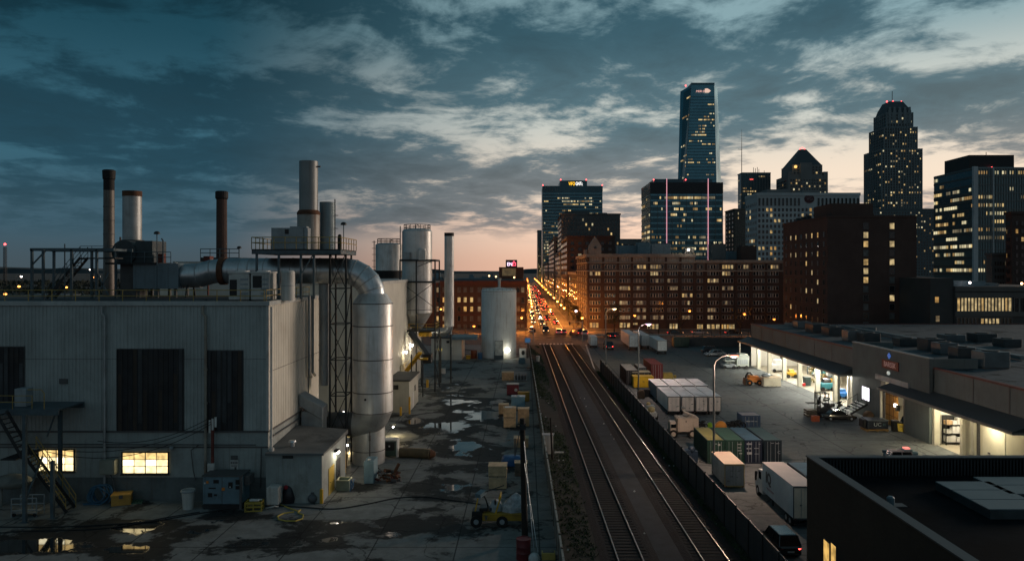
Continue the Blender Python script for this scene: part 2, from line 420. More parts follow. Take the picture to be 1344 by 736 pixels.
# clouds stand thickest in the middle heights and thin out to a clear band along the horizon
hor = sstep(nt, el, .03, .065)
thick = mathn(nt, 'MULTIPLY', sstep(nt, dens, .99, 1.23), hor)
core = mathn(nt, 'MULTIPLY', sstep(nt, dens, 1.16, 1.46), hor)
ccool = ramp(el, [(0,(.028,.058,.078)),(.05,(.026,.070,.100)),(.13,(.013,.056,.088)),(.3,(.003,.024,.038)),(1,(.012,.03,.042))])
cglow = ramp(el, [(0,(.34,.24,.21)),(.08,(.19,.215,.235)),(.2,(.052,.135,.178)),(.35,(.016,.070,.104)),(1,(.02,.05,.066))])
cl = mixc(nt, mathn(nt, 'MULTIPLY', isback, .8), mixc(nt, warm, ccool, cglow), (.06,.085,.10))
cl2 = mixc(nt, core, cl, mixc(nt, .50, cl, (.008,.03,.045)))
tex = mathn(nt, 'ADD', .62, mathn(nt, 'MULTIPLY', mathn(nt, 'ADD', mathn(nt, 'MULTIPLY', fin, .6), mathn(nt, 'MULTIPLY', med, .4)), .76))
tv = N(nt, 'ShaderNodeCombineXYZ')
for k in range(3): L(nt, tex, tv.inputs[k])
cl2 = mixc(nt, 1.0, cl2, tv.outputs[0], 'MULTIPLY')
skyc = mixc(nt, mathn(nt, 'MULTIPLY', thick, .93), clear, cl2)
ns = N(nt, 'ShaderNodeTexSky', sky_type='NISHITA'); ns.sun_disc = False; ns.sun_elevation = SUN_EL; ns.sun_rotation = SUN_AZ; ns.altitude = 100
nsk = N(nt, 'ShaderNodeVectorMath', operation='SCALE'); L(nt, ns.outputs[0], nsk.inputs[0]); nsk.inputs['Scale'].default_value = .004
fin_c = mixc(nt, 1.0, skyc, nsk.outputs[0], 'ADD')
# below the horizon: dull ground haze
fin_c = mixc(nt, sstep(nt, dz, 0, -.02), fin_c, (.02,.024,.028))
L(nt, fin_c, bg.inputs['Color'])
# the last light of the sun, low behind the towers
sl = bpy.data.lights.new('sun', 'SUN'); sl.energy = 1.25; sl.angle = math.radians(18); sl.color = (1,.78,.62)
so = bpy.data.objects.new('sun', sl); COL.objects.link(so)
sd = Vector((math.sin(math.radians(62)), math.cos(math.radians(62)), math.tan(math.radians(9))))
so.rotation_euler = (-sd).to_track_quat('-Z','Y').to_euler()
# ------------------------------------------------------------------ ground, yard, road, tracks
def ground_mat():
    m, nt, b = nodes('terrain')
    pos = N(nt, 'ShaderNodeNewGeometry').outputs['Position']
    c = mixc(nt, sstep(nt, noise(nt, pos, .012, 6, .6), .35, .65), (.025,.03,.03), (.06,.06,.055))
    L(nt, c, b.inputs['Base Color']); b.inputs['Roughness'].default_value = .95; return m
def wet_yard_mat(name, puddles, wetbias, dry=(.13,.135,.125), slab=6.0, tint=(.15,.14,.11), dryness=0):
    """worn concrete: slab joints, cracks, oil, wet patches and standing puddles"""
    m, nt, b = nodes(name)
    pos = N(nt, 'ShaderNodeNewGeometry').outputs['Position']
    n1 = noise(nt, pos, .16, 7, .65, .4); n2 = noise(nt, pos, .9, 6, .65); n3 = noise(nt, pos, 6, 3, .6)
    c = mixc(nt, sstep(nt, n2, .3, .7), tuple(x*.7 for x in dry), dry)
    c = mixc(nt, mathn(nt, 'MULTIPLY', sstep(nt, noise(nt, pos, .11, 5, .6), .5, .7), .5), c, tint)
    c = mixc(nt, mathn(nt, 'MULTIPLY', sstep(nt, n3, .5, .75), .3), c, tuple(x*.4 for x in dry))
    # slab joints and wandering cracks
    sp = N(nt, 'ShaderNodeSeparateXYZ'); L(nt, pos, sp.inputs[0])
    jn = None
    for k in (0,1):
        t = mathn(nt, 'FRACT', mathn(nt, 'DIVIDE', mathn(nt, 'ADD', sp.outputs[k], 500), slab))
        d = mathn(nt, 'ABSOLUTE', mathn(nt, 'SUBTRACT', t, .5))
        j = sstep(nt, d, .012, .004); jn = j if jn is None else mathn(nt, 'MAXIMUM', jn, j)
    vo = N(nt, 'ShaderNodeTexVoronoi', feature='DISTANCE_TO_EDGE'); vo.inputs['Scale'].default_value = .22
    wv = N(nt, 'ShaderNodeVectorMath', operation='ADD'); L(nt, pos, wv.inputs[0])
    nv = N(nt, 'ShaderNodeTexNoise'); nv.inputs['Scale'].default_value = .5; nv.inputs['Detail'].default_value = 5
    L(nt, pos, nv.inputs['Vector'])
    sc = N(nt, 'ShaderNodeVectorMath', operation='SCALE'); L(nt, nv.outputs['Color'], sc.inputs[0]); sc.inputs['Scale'].default_value = 2.6
    L(nt, sc.outputs[0], wv.inputs[1]); L(nt, wv.outputs[0], vo.inputs['Vector'])
    cr = mathn(nt, 'MULTIPLY', sstep(nt, vo.outputs['Distance'], .022, .006), sstep(nt, n1, .42, .55))
    c = mixc(nt, mathn(nt, 'MULTIPLY', mathn(nt, 'MAXIMUM', cr, jn), .8), c, (.012,.013,.013))
    # wet patches
    wsum = mathn(nt, 'ADD', n1, wetbias)
    pud = None
    for (x, y, rx, ry, a) in puddles:
        q = mathn(nt, 'ADD', mathn(nt, 'POWER', mathn(nt, 'ABSOLUTE', mathn(nt, 'DIVIDE', mathn(nt, 'SUBTRACT', sp.outputs[0], x), rx)), 2.0),
                             mathn(nt, 'POWER', mathn(nt, 'ABSOLUTE', mathn(nt, 'DIVIDE', mathn(nt, 'SUBTRACT', sp.outputs[1], y), ry)), 2.0))
        g = mathn(nt, 'MULTIPLY', mathn(nt, 'POWER', 2.718, mathn(nt, 'MULTIPLY', q, -1.0)), a)
        pud = g if pud is None else mathn(nt, 'ADD', pud, g)
    wet = sstep(nt, mathn(nt, 'ADD', mathn(nt, 'ADD', mathn(nt, 'MULTIPLY', wsum, .8), mathn(nt, 'MULTIPLY', n2, .2)), mathn(nt, 'MULTIPLY', pud, .5)), .53, .59)
    lev = mathn(nt, 'ADD', mathn(nt, 'MULTIPLY', noise(nt, pos, .35, 6, .62, .3), 1.0), mathn(nt, 'MULTIPLY', pud, .36))
    stand = sstep(nt, lev, .67+dryness, .72+dryness)
    c = mixc(nt, mathn(nt, 'MULTIPLY', wet, .88), c, (.010,.011,.012))
    c = mixc(nt, stand, c, (.010,.012,.014))
    L(nt, c, b.inputs['Base Color'])
    r = mathn(nt, 'SUBTRACT', .85, mathn(nt, 'MULTIPLY', wet, .20))
    r = mathn(nt, 'SUBTRACT', r, mathn(nt, 'MULTIPLY', stand, .61), clamp=True)
    L(nt, r, b.inputs['Roughness'])
    L(nt, mathn(nt, 'ADD', mathn(nt, 'SUBTRACT', .30, mathn(nt, 'MULTIPLY', wet, .2)), mathn(nt, 'MULTIPLY', stand, .85)), b.inputs['Specular IOR Level'])
    bn = N(nt, 'ShaderNodeBump'); bn.inputs['Distance'].default_value = .03
    L(nt, mathn(nt, 'MULTIPLY', mathn(nt, 'SUBTRACT', 1.0, stand), .5), bn.inputs['Strength'])
    L(nt, mathn(nt, 'ADD', n2, mathn(nt, 'MULTIPLY', n3, .4)), bn.inputs['Height']); L(nt, bn.outputs[0], b.inputs['Normal'])
    return m
def g2(px, py): Y = gy(py); return gx(px, Y), Y
pl = []
for px, py, rx, ry, a in ((545,553,1.0,2.2,.9),(590,560,2.2,2.6,.95),(640,545,1.6,3.0,1.0),(610,585,1.8,2.4,.9),(525,585,1.0,2.0,.8),(655,527,1.4,3,.8),(600,527,2.2,2.5,.9),
                          (560,560,.8,4,.4),(606,548,5,16,.34),(570,640,7,4,.30),(640,600,3,6,.3),(575,512,7,8,.25),(480,690,7,4,.28),(520,625,2.5,3,-.5),(470,672,5,1.6,-.4)):
    x, y = g2(px, py); pl.append((x, y, rx, ry, a))
for px, py, rx, ry, a in ((175,690,3.2,1.5,.8),(70,715,3.4,1.6,.9),(170,722,2.0,1.0,1.0),(12,718,1.5,1.2,.9),(260,700,2.5,2.2,.3),(330,712,3.5,1.8,.35),(430,708,.8,.6,.8),(300,675,4,1.5,.3)):
    x, y = g2(px, py); pl.append((x, y, rx, ry, a))
yard_m = wet_yard_mat('wet_yard_concrete', pl, -.012, (.25,.26,.25))
lot_m = wet_yard_mat('lot_asphalt', [(25,90,2,5,.0)], -.16, (.15,.165,.168), 9.0, (.17,.16,.14), .3)
road_m = wet_yard_mat('road_asphalt', [(8,230,9,12,.3)], -.05, (.13,.13,.13), 40, (.15,.145,.13), .08)
struct('ground', MB().box(-6000,6000,-200,12000,-2,0), ground_mat())
struct('yard', MB().quad((-75,30,.004),(2.6,30,.004),(.6,203,.004),(-75,203,.004)), yard_m)
struct('lot', MB().quad((16.0,30,.004),(47,30,.004),(47,203,.004),(14.2,203,.004)), lot_m)
struct('cross_road', MB().quad((-220,203,.008),(420,203,.008),(420,256,.008),(-220,256,.008)), road_m)
struct('avenue', MB().quad((.8,256,.008),(16.2,256,.008),(15.5,2600,.008),(.8,2600,.008)), road_m)
marking = mat('worn_road_paint', (.55,.55,.52), .7, 0, .3, 1.5)
mk = MB()
for i in range(10):
    x = gx(708,204)+ i*.95; mk.box(x, x+.5, 204.5, 207.2, .009, .012)
mk.quad((gx(768,204),204,.012),(gx(770,204),204,.012),(gx(782,150),150,.012),(gx(780.5,150),150,.012))
for i in range(40):
    y = 262+i*14; mk.box(9.4,9.55,y,y+6,.009,.012); mk.box(4.6,4.75,y,y+6,.009,.012)
mk.box(6.95,7.1,258,900,.009,.012); mk.box(7.25,7.4,258,900,.009,.012)
mk.box(12.6,12.75,258,520,.009,.012)
for i in range(30):
    y0 = 229.5; mk.box(-60+i*6,-57+i*6,y0,y0+.2,.009,.012)
struct('road_marking', mk, marking)
pav = mat('pavement_concrete', (.08,.078,.073), .85, 0, .25, .6)
struct('pavement', MB().box(16.2,20.7,256,900,0,.14).box(20.7,130,252.6,256,0,.14).box(-4,.8,256,900,0,.14).box(-90,-4,256,259,0,.14), pav)

def tx(X0, Y): return X0 - .011*Y           # the tracks and fences run a shade left of the street
ballast_m, bnt, bb = nodes('track_ballast')
bpos = N(bnt, 'ShaderNodeNewGeometry').outputs['Position']
bc = mixc(bnt, sstep(bnt, noise(bnt, bpos, 7, 3, .7), .35, .65), (.006,.007,.008), (.022,.026,.029))
bc = mixc(bnt, sstep(bnt, noise(bnt, bpos, .3, 5, .6), .45, .7), bc, (.012,.011,.010))
L(bnt, bc, bb.inputs['Base Color']); bb.inputs['Roughness'].default_value = .95
bbn = N(bnt, 'ShaderNodeBump'); bbn.inputs['Strength'].default_value = .8; bbn.inputs['Distance'].default_value = .08
L(bnt, noise(bnt, bpos, 9, 3, .7), bbn.inputs['Height']); L(bnt, bbn.outputs[0], bb.inputs['Normal'])
Y0, Y1 = 30, 203
def strip(mb, xa, xb, z, y0=Y0, y1=Y1): mb.quad((tx(xa,y0),y0,z),(tx(xb,y0),y0,z),(tx(xb,y1),y1,z),(tx(xa,y1),y1,z))
tb = MB()
for a, b_ in ((6.2,9.3),(12.0,15.1)):
    for xa, xb, za, zb in ((a-.5,a,.01,.12),(a,b_,.12,.12),(b_,b_+.5,.12,.01)):
        tb.quad((tx(xa,Y0),Y0,za),(tx(xb,Y0),Y0,zb),(tx(xb,Y1),Y1,zb),(tx(xa,Y1),Y1,za))
struct('track_ballast', tb, ballast_m)
dirt_m = mat('cinder_path', (.036,.044,.050), .95, 0, .35, .7, .3, 0, (.02,.02,.02), .4)
p_ = MB(); strip(p_, 9.8, 11.5, .006); struct('path', p_, dirt_m)
verge_m = mat('dark_soil', (.028,.027,.02), 1, 0, .5, .5, .4, 0, (.045,.04,.025), .5)
v_ = MB(); strip(v_, 2.9, 5.7, .006); strip(v_, 15.6, 16.6, .006); struct('verge', v_, verge_m)
rail_m = mat('worn_rail_steel', (.22,.21,.20), .35, .95, .2, .8)
rail_web = mat('rusty_rail_side', (.05,.03,.02), .8, .2, .4)
for X0a, X0b, lab in ((6.886,8.59,'rusty railway track beside the grass verge and grey plank fence'),(12.67,14.4,'railway track with shining rails beside the black panel fence')):
    t = root('railway_track', lab, 'railway track', (tx((X0a+X0b)/2,100),100,0))
    for X0 in (X0a, X0b):
        r_ = MB()
        for xa, xb, z0, z1, mm in ((-.06,.06,.12,.16,1),(-.025,.025,.16,.25,1),(-.045,.045,.25,.29,0)):
            a = tx(X0,Y0); b_ = tx(X0,Y1)
            r_.add([(a+xa,Y0,z0),(a+xb,Y0,z0),(a+xb,Y0,z1),(a+xa,Y0,z1),(b_+xa,Y1,z0),(b_+xb,Y1,z0),(b_+xb,Y1,z1),(b_+xa,Y1,z1)],
                   [(0,1,5,4),(1,2,6,5),(2,3,7,6),(3,0,4,7),(0,3,2,1),(4,5,6,7)], mm)
        r_.build('rail', [rail_m, rail_web], t)
    s_ = MB(); y = Y0
    while y < 202:
        xc = tx((X0a+X0b)/2, y) + R.uniform(-.05,.05); s_.box(xc-1.35, xc+1.35, y-.12, y+.12, .06, .155); y += .62
    sl_ = s_.build('sleepers', mat('tarred_sleeper', (.022,.02,.018), .95, 0, .4, 2), t); sl_['kind'] = 'stuff'
# tufts of grass on the verge
grass_m = mat('dull_grass', (.045,.068,.030), .9, 0, .5, .8)
g_ = MB()
def tuft(x, y, hh, n=4):
    for k in range(n):
        a = R.uniform(0,2*PI); w_ = R.uniform(.03,.08); lx, ly = R.uniform(-.2,.2), R.uniform(-.2,.2); h_ = hh*R.uniform(.5,1.2)
        q = (x+R.uniform(-.15,.15), y+R.uniform(-.15,.15))
        g_.add([(q[0]-w_*math.cos(a),q[1]-w_*math.sin(a),0),(q[0]+w_*math.cos(a),q[1]+w_*math.sin(a),0),(q[0]+lx,q[1]+ly,h_)],[(0,1,2)])
for i in range(5200):
    y = R.uniform(44,200); x0 = R.uniform(2.95,5.6)
    if math.sin(y*.21+x0*1.7)+math.sin(y*.083+2)+R.uniform(-.9,.9) < -.2: continue
    tuft(tx(x0,y), y, R.uniform(.08,.26))
for i in range(1500):
    y = R.uniform(44,150); tuft(tx(R.uniform(15.5,16.1),y), y, R.uniform(.1,.3))
o = g_.build('grass', grass_m); tag(o, 'rough dark grass growing on the verge beside the tracks', 'grass', None, 'stuff')

# ------------------------------------------------------------------ factory building
FY, FX, FZ, FB = 66.2, -22.4, 17.15, 82.4          # front plane, corner, roof height, back of the side wall
BZ = 5.9
fac = root('factory_building', 'large grey factory hall with ribbed metal siding and three dark louvre panels', 'building', (-42,74,0))
MB().box(-64,FX-.05,FY+.05,FB,.0,FZ-.05).build('wall_core', conc_wall, fac)
m_ = MB(); corrug(m_, (-64,FY), (FX,FY), BZ+.15, FZ-.25); m_.build('front_siding', paint_grey, fac)
m_ = MB(); corrug(m_, (FX,FY), (FX,FB), BZ+.15, FZ-.25, .5, .03); m_.build('side_siding', paint_beige, fac)
m_ = MB(); m_.box(-64,FX+.02,FY-.02,FY+.04,2.0,BZ); m_.box(FX-.04,FX+.02,FY+.04,FB,2.0,BZ); m_.build('block_wall', conc_wall, fac)
m_ = MB(); m_.box(-64,FX+.06,FY-.07,FY+.04,.0,2.0); m_.box(FX-.04,FX+.06,FY+.04,FB,0,2.0); m_.build('wall_base', conc_base, fac)
m_ = MB(); m_.box(-64,FX+.1,FY-.12,FY-.03,BZ,BZ+.14); m_.box(FX+.03,FX+.12,FY-.03,FB,BZ,BZ+.14)
m_.box(-64,FX+.05,FY-.05,FY-.025,4.55,4.68)
m_.box(FX+.035,FX+.06,FY,FB,11.1,11.14); m_.box(-64,FX,FY-.06,FY-.045,12.25,12.28); m_.build('belt_flashing', seam, fac)
MB().box(-64,FX-.3,FY+.3,FB-.3,FZ-.05,FZ+.02).build('roof', roof_tar, fac)
m_ = MB(); m_.box(-64,FX+.2,FY-.2,FY+.3,FZ-.25,FZ+.12); m_.box(FX-.3,FX+.2,FY+.3,FB+.1,FZ-.25,FZ+.12); m_.box(-64,FX-.3,FB-.3,FB+.1,FZ-.2,FZ+.1); m_.build('roof_edge', mat('pale_roof_flashing', (.42,.45,.44), .5, .2, .2, .5, 0, .2), fac)
m_ = MB(); m_.box(FX-.12,FX+.1,FY-.1,FY+.12,BZ,FZ-.25); m_.build('corner_trim', white_dirty, fac)
for px0, px1, py0, py1 in ((-60,32,455,526),(155,241,458,568.5),(271,319,460,572)):
    x0, x1 = gx(px0,FY), gx(px1,FY); z1, z0 = gz(py0,FY), max(gz(py1,FY),BZ+.16)
    m_ = MB(); m_.box(x0,x1,FY-.12,FY-.05,z0,z1); n = int((x1-x0)/.42)
    for i in range(n+1):
        x = x0+(x1-x0)*i/n; m_.box(x-.04,x+.04,FY-.16,FY-.12,z0,z1)
        if i < n and R.random() < .6: zz = z1-(z1-z0)*R.choice((0,0,.3,.5)); m_.box(x+.04,x+.37,FY-.127,FY-.12,z0+(z1-z0)*R.choice((0,0,.1,.35)),zz,R.choice((1,1,2)))
    lp = m_.build('louvre_panel', [louver_dark, mat('faded_louvre_slat', (.05,.055,.06), .6, 0, .5, .5, 0, .6), mat('rusty_louvre_slat', (.045,.032,.024), .7, 0, .5, .5, 0, .6)], fac)
    f_ = MB(); f_.box(x0-.06,x0,FY-.14,FY-.05,z0,z1); f_.box(x1,x1+.06,FY-.14,FY-.05,z0,z1); f_.box(x0-.06,x1+.06,FY-.14,FY-.05,z1,z1+.06); f_.build('frame', seam, lp)
def lit_window(parent, px0, px1, py0, py1, Y, cols, rows, mats):
    x0, x1, z1, z0 = gx(px0,Y), gx(px1,Y), gz(py0,Y), gz(py1,Y)
    f_ = MB()
    f_.box(x0-.1,x1+.1,Y-.16,Y-.04,z0-.1,z0); f_.box(x0-.1,x1+.1,Y-.16,Y-.04,z1,z1+.1); f_.box(x0-.1,x0,Y-.16,Y-.04,z0,z1); f_.box(x1,x1+.1,Y-.16,Y-.04,z0,z1)
    for i in range(1,cols):
        x = x0+(x1-x0)*i/cols; w_ = .07 if i == cols//2 else .035; f_.box(x-w_/2,x+w_/2,Y-.13,Y-.06,z0,z1)
    for j in range(1,rows):
        z = z0+(z1-z0)*j/rows; f_.box(x0,x1,Y-.125,Y-.065,z-.02,z+.02)
    f_.box(x0-.16,x1+.16,Y-.26,Y-.1,z0-.17,z0-.1)
    wf = f_.build('window', steel_dark, parent)
    p_ = MB()
    for i in range(cols):
        for j in range(rows):
            p_.box(x0+(x1-x0)*i/cols, x0+(x1-x0)*(i+1)/cols, Y-.085, Y-.08, z0+(z1-z0)*j/rows, z0+(z1-z0)*(j+1)/rows, (i*3+j*5+(i*j)%2)%len(mats))
    p_.build('pane', mats, wf)
pw = [emit('workshop_window_pale', (1,.80,.42), 2.1, .4, 2.2), emit('workshop_window_gold', (1,.68,.26), 1.5, .5, 2.2), emit('workshop_window_white', (1,.88,.58), 2.8, .3, 2.2)]
lit_window(fac, 162, 221, 593.5, 620, FY-.05, 4, 3, pw)
lit_window(fac, 52, 97.5, 590, 617, FY-.05, 4, 3, pw)
for px in (136, 268):                                    # downspouts
    x = gx(px,FY); m_ = MB(); m_.tube([(x,FY-.3,FZ-.3),(x,FY-.3,FZ-.9),(x+.25,FY-.3,FZ-1.2),(x+.25,FY-.3,.4)], .13, 8)
    for z in (14.2,11.3,8.4,5.6,2.8): m_.cyl((x+.25,FY-.3,z),(x+.25,FY-.3,z+.16),.17,n=8)
    for z in (13,8,3): m_.bar((x+.25,FY-.3,z),(x+.25,FY,z),.06)
    m_.build('downspout', galv_dull if px < 200 else mat('rust_streaked_pipe', (.33,.30,.25), .6, .2, .25, .8, 0, .6, (.12,.06,.03), .5), fac, True)
m_ = MB(); m_.tube([(FX+.35,FY-.15,FZ-.35),(FX+.35,FY-.15,1.0),(FX+.35,FY-.5,.5)], .1, 8); m_.cyl((FX+.35,FY-.15,3.6),(FX+.35,FY-.15,4.6),.24,n=10); m_.build('downspout', white_dirty, fac, True)
x = FX+.3; ys = gx(402,1)                                  # pipes on the side wall
for yy, zz in ((FX/((402-CX)/F), 9.4),(FX/((406.5-CX)/F), 9.4)):
    m_ = MB(); m_.tube([(x,yy,FZ+.2),(x,yy,zz),(x+.1,yy+.5,zz-.4)], .14, 8); m_.build('downspout', galv_dull, fac, True)
m_ = MB(); yy = FX/((401-CX)/F); m_.tube([(x,yy,10),(x,yy,4.2)], .05, 6); m_.tube([(FX+.2,FY+.4,5.4),(FX+.2,FY+9,5.4),(FX+.3,FY+9.5,4.8)], .07, 6)
m_.tube([(-60,FY-.2,4.9),(-36,FY-.2,4.9),(FX-1,FY-.2,4.85)], .05, 6); m_.tube([(gx(262,FY),FY-.2,4.85),(gx(252,FY),FY-.2,4.4),(gx(255,FY),FY-.2,2.6),(gx(258,FY),FY-.2,1.8)], .04, 6)
m_.tube([(gx(344,FY),FY-.2,4.7),(gx(343,FY),FY-.2,1.2)], .05, 6)
m_.build('conduit', seam, fac)
m_ = MB(); x = gx(84,FY); z = gz(500,FY); m_.box(x-.35,x+.35,FY-.14,FY-.04,z-.22,z+.22); m_.build('vent', seam, fac)
m_ = MB(); x = gx(227,FY); z = gz(587,FY); m_.sph((x,FY-.3,z),.2); m_.bar((x,FY-.3,z),(x,FY,z),.06); m_.build('wall_lamp', grey_unit, fac)
m_ = MB(); x = gx(308,FY)
m_.box(x-.35,x+.35,FY-.1,FY-.07,gz(617,FY),gz(603,FY)); wn = m_.build('wall_notice', white_dirty, fac)
m_ = MB()
m_.box(x-.3,x+.3,FY-.108,FY-.1,gz(602.5,FY),gz(597,FY))
for i in range(4): m_.box(x-.3+i*.16,x-.2+i*.16,FY-.105,FY-.1,gz(608,FY),gz(605,FY))
m_.box(x-.28,x+.28,FY-.105,FY-.1,gz(611,FY),gz(610,FY)); m_.box(x+.02,x+.2,FY-.105,FY-.1,gz(616,FY),gz(612,FY)); m_.build('print', seam, wn)
# guard rail along the roof edge
def gr(label, pts): 
    m_ = MB(); railing(m_, pts, 1.05, 2.1, .035); o = m_.build('roof_guard_rail', yellow_rail); tag(o, label, 'guard rail')
gr('yellow pipe guard rail along the front edge of the factory roof', [(-58,FY+.5,FZ+.02),(FX-.5,FY+.5,FZ+.02)])
gr('yellow pipe guard rail on the side edge of the factory roof by the air conditioners', [(FX-.45,FY+.9,FZ+.02),(FX-.45,FB-2,FZ+.02)])

# ------------------------------------------------------------------ lean-to shed on the factory's corner
SX, SY = -17.5, 65.4
shed = root('lean_to_shed', 'small grey lean-to shed with yellow door at the foot of the factory wall', 'shed', (-20,69,0))
MB().box(FX+.1,SX,SY,74,0,4.1).build('wall', conc_wall, shed)
m_ = MB(); m_.add([(FX+.08,SY-.2,4.12),(SX+.2,SY-.2,4.12),(SX+.2,74.2,4.12),(FX+.08,74.2,4.12),(FX+.08,SY-.2,4.3),(SX+.2,SY-.2,4.3),(SX+.2,74.2,4.5),(FX+.08,74.2,4.9)],[(0,3,2,1),(4,5,6,7),(0,1,5,4),(1,2,6,5),(2,3,7,6),(3,0,4,7)]); rf = m_.build('roof', mat('shed_roof_felt', (.13,.14,.14), .8, 0, .35, .5, .1, 0, (.03,.03,.03), .7), shed)
m_ = MB(); m_.cyl((-20.7,67.6,4.3),(-20.7,67.6,4.75),.18,n=10); m_.cyl((-20.7,67.6,4.75),(-20.7,67.6,4.9),.34,.28,n=10); m_.build('roof_vent', galv, rf)
m_ = MB(); x = gx(378,SY); m_.box(x-.45,x+.45,SY-.08,SY-.005,gz(601,SY),gz(594,SY)); m_.build('vent', black_plastic, shed)
def yof(px, X): return X*F/(px-CX)
y0, y1 = yof(431,SX), yof(438,SX)
m_ = MB(); m_.box(SX+.005,SX+.06,y0,y1,.02,2.35); dr = m_.build('door', mat('yellow_door_paint', (.55,.38,.06), .5, 0, .15, 1.5), shed)
m_ = MB(); m_.cyl((SX+.06,y0+.25,1.1),(SX+.16,y0+.25,1.1),.05,n=6); m_.build('handle', chrome, dr)
y2, y3 = yof(441,SX), yof(446,SX)
m_ = MB(); m_.box(SX+.005,SX+.06,y2,y3,.02,2.4); d2 = m_.build('door', seam, shed)
m_ = MB(); m_.tube([(SX+.06,y2+.3,.9),(SX+.16,y2+.3,1.0),(SX+.16,y2+.3,1.4),(SX+.06,y2+.3,1.5)],.03,5); m_.build('handle', chrome, d2)
yl = yof(439.5,SX); zl = 3.35
m_ = MB(); m_.box(SX+.01,SX+.35,yl-.35,yl+.35,zl,zl+.22); fl = m_.build('floodlight', black_plastic, shed)
for k in (-.2,.2):
    m_ = MB(); m_.sph((SX+.3,yl+k,zl-.06),.11); m_.build('bulb', white_tube, fl)
lamp('floodlight_lamp', (SX+.45,yl,zl-.2), (1,.86,.6), 95, .12, shed)
def bollard(px, py, label, h=1.25, r=.16):
    x, y = g2(px, py); t = MB(); t.lathe([(r,0),(r,h-.12),(r*.85,h-.03),(r*.4,h)],(x,y),12)
    o = t.build('safety_bollard', yellow_paint, None, True); tag(o, label, 'bollard')
    
bollard(422,660,'yellow bollard at the front corner of the lean-to shed')
bollard(442.5,634,'yellow bollard between the two doors of the lean-to shed', 1.4)
bollard(452.5,620,'yellow bollard at the far corner of the lean-to shed', 2.2, .13)

# ------------------------------------------------------------------ stair and landing at the far end of the front wall
lt = root('access_stair', 'steel stair and landing with yellow handrails against the factory front wall', 'stair', (-42,63,0))
lz = 8.6
m_ = MB(); m_.box(-60,gx(88,63.5),62.4,FY-.2,lz-.12,lz)
m_.bar((-60,62.4,lz-.3),(gx(88,63.5),62.4,lz-.3),.14,.4); m_.bar((-60,FY-.3,lz-.3),(gx(88,63.5),FY-.3,lz-.3),.14,.4); m_.build('landing', steel_blue, lt)
for px, yy in ((32.5,60.5),(79,64.5),(69,61.5)):
    zt = lz-.1 if px != 69 else 4.6
    m_ = MB(); X = gx(px,yy); m_.bar((X,yy,0),(X,yy,zt),.26,.26); m_.box(X-.3,X+.3,yy-.3,yy+.3,0,.06); m_.build('post', steel_blue, lt)
m_ = MB(); p0 = (gx(93,63.2),63.2,.1); p1 = (gx(36,62.8),62.8,5.0); stair(m_, p0, p1, 1.4, 17); m_.build('stair_flight', steel_dark, lt)
m_ = MB(); stair(m_, (gx(36,61.2),61.2,5.0), (gx(2,61.2),61.2,lz), 1.2, 10); m_.box(gx(18,62),gx(38,62),60.4,63.6,4.9,5.0); m_.build('stair_flight', steel_dark, lt)
m_ = MB()
for yy in (62.5,63.9):
    a = Vector((p0[0],yy,.1)); b_ = Vector((p1[0],yy,5.0)); n = 6
    for i in range(n+1): q = a.lerp(b_,i/n); m_.cyl(q,q+Vector((0,0,1.05)),.03,n=5)
    for k in (1.05,.55): m_.cyl(a+Vector((0,0,k)),b_+Vector((0,0,k)),.035,n=5)
railing(m_, [(-50,62.4,lz),(gx(42,62.4),62.4,lz)],1.1,1.6); m_.tube([(gx(36,62.4),62.4,lz+1.6),(gx(54,62.4),62.4,lz+1.6),(gx(58,62.4),62.4,lz+1.3),(gx(58,62.4),62.4,lz)],.035,5)
m_.build('handrail', yellow_rail, lt)
m_ = MB(); m_.bar((gx(33,60.5),60.5,1.6),(gx(56,63),63,4.6),.12); m_.bar((gx(62,64),64,6.0),(gx(74,64),64,8.2),.1); m_.build('brace', steel_blue, lt)
m_ = MB(); m_.box(gx(25,64),gx(40,64),63.4,64.4,lz+.01,lz+1.5); tag(m_.build('equipment_cabinet', grey_unit, None, False, .03), 'pale equipment cabinet standing on the stair landing', 'cabinet')

# ------------------------------------------------------------------ things along the factory front
def simple(name, mb, mats, label, cat, bevel=0, smooth=False, group=None):
    return tag(mb.build(name, mats, None, smooth, bevel), label, cat, group)
x0, x1 = gx(134,FY-.4), gx(153.5,FY-.4)
t = root('electrical_cabinet', 'grey electrical wall cabinet between the two lit factory windows', 'cabinet', ((x0+x1)/2,FY-.6,3))
m_ = MB(); m_.box(x0,x1,FY-.85,FY-.1,gz(621,FY-.4),gz(602,FY-.4)); bx = m_.build('case', mat('drab_cabinet_paint', (.28,.29,.24), .5, .1, .2), t, False, .03)
m_ = MB(); m_.box(x0+.08,x1-.08,FY-.9,FY-.85,gz(620,FY-.4),gz(603,FY-.4)); m_.build('door', mat('drab_cabinet_paint', (.3,.3,.3)), t)
m_ = MB(); m_.tube([((x0+x1)/2,FY-.3,gz(621,FY-.4)),((x0+x1)/2+.3,FY-.3,1.6),((x0+x1)/2+.5,FY-.5,.8)],.05,6); m_.build('conduit', seam, t)
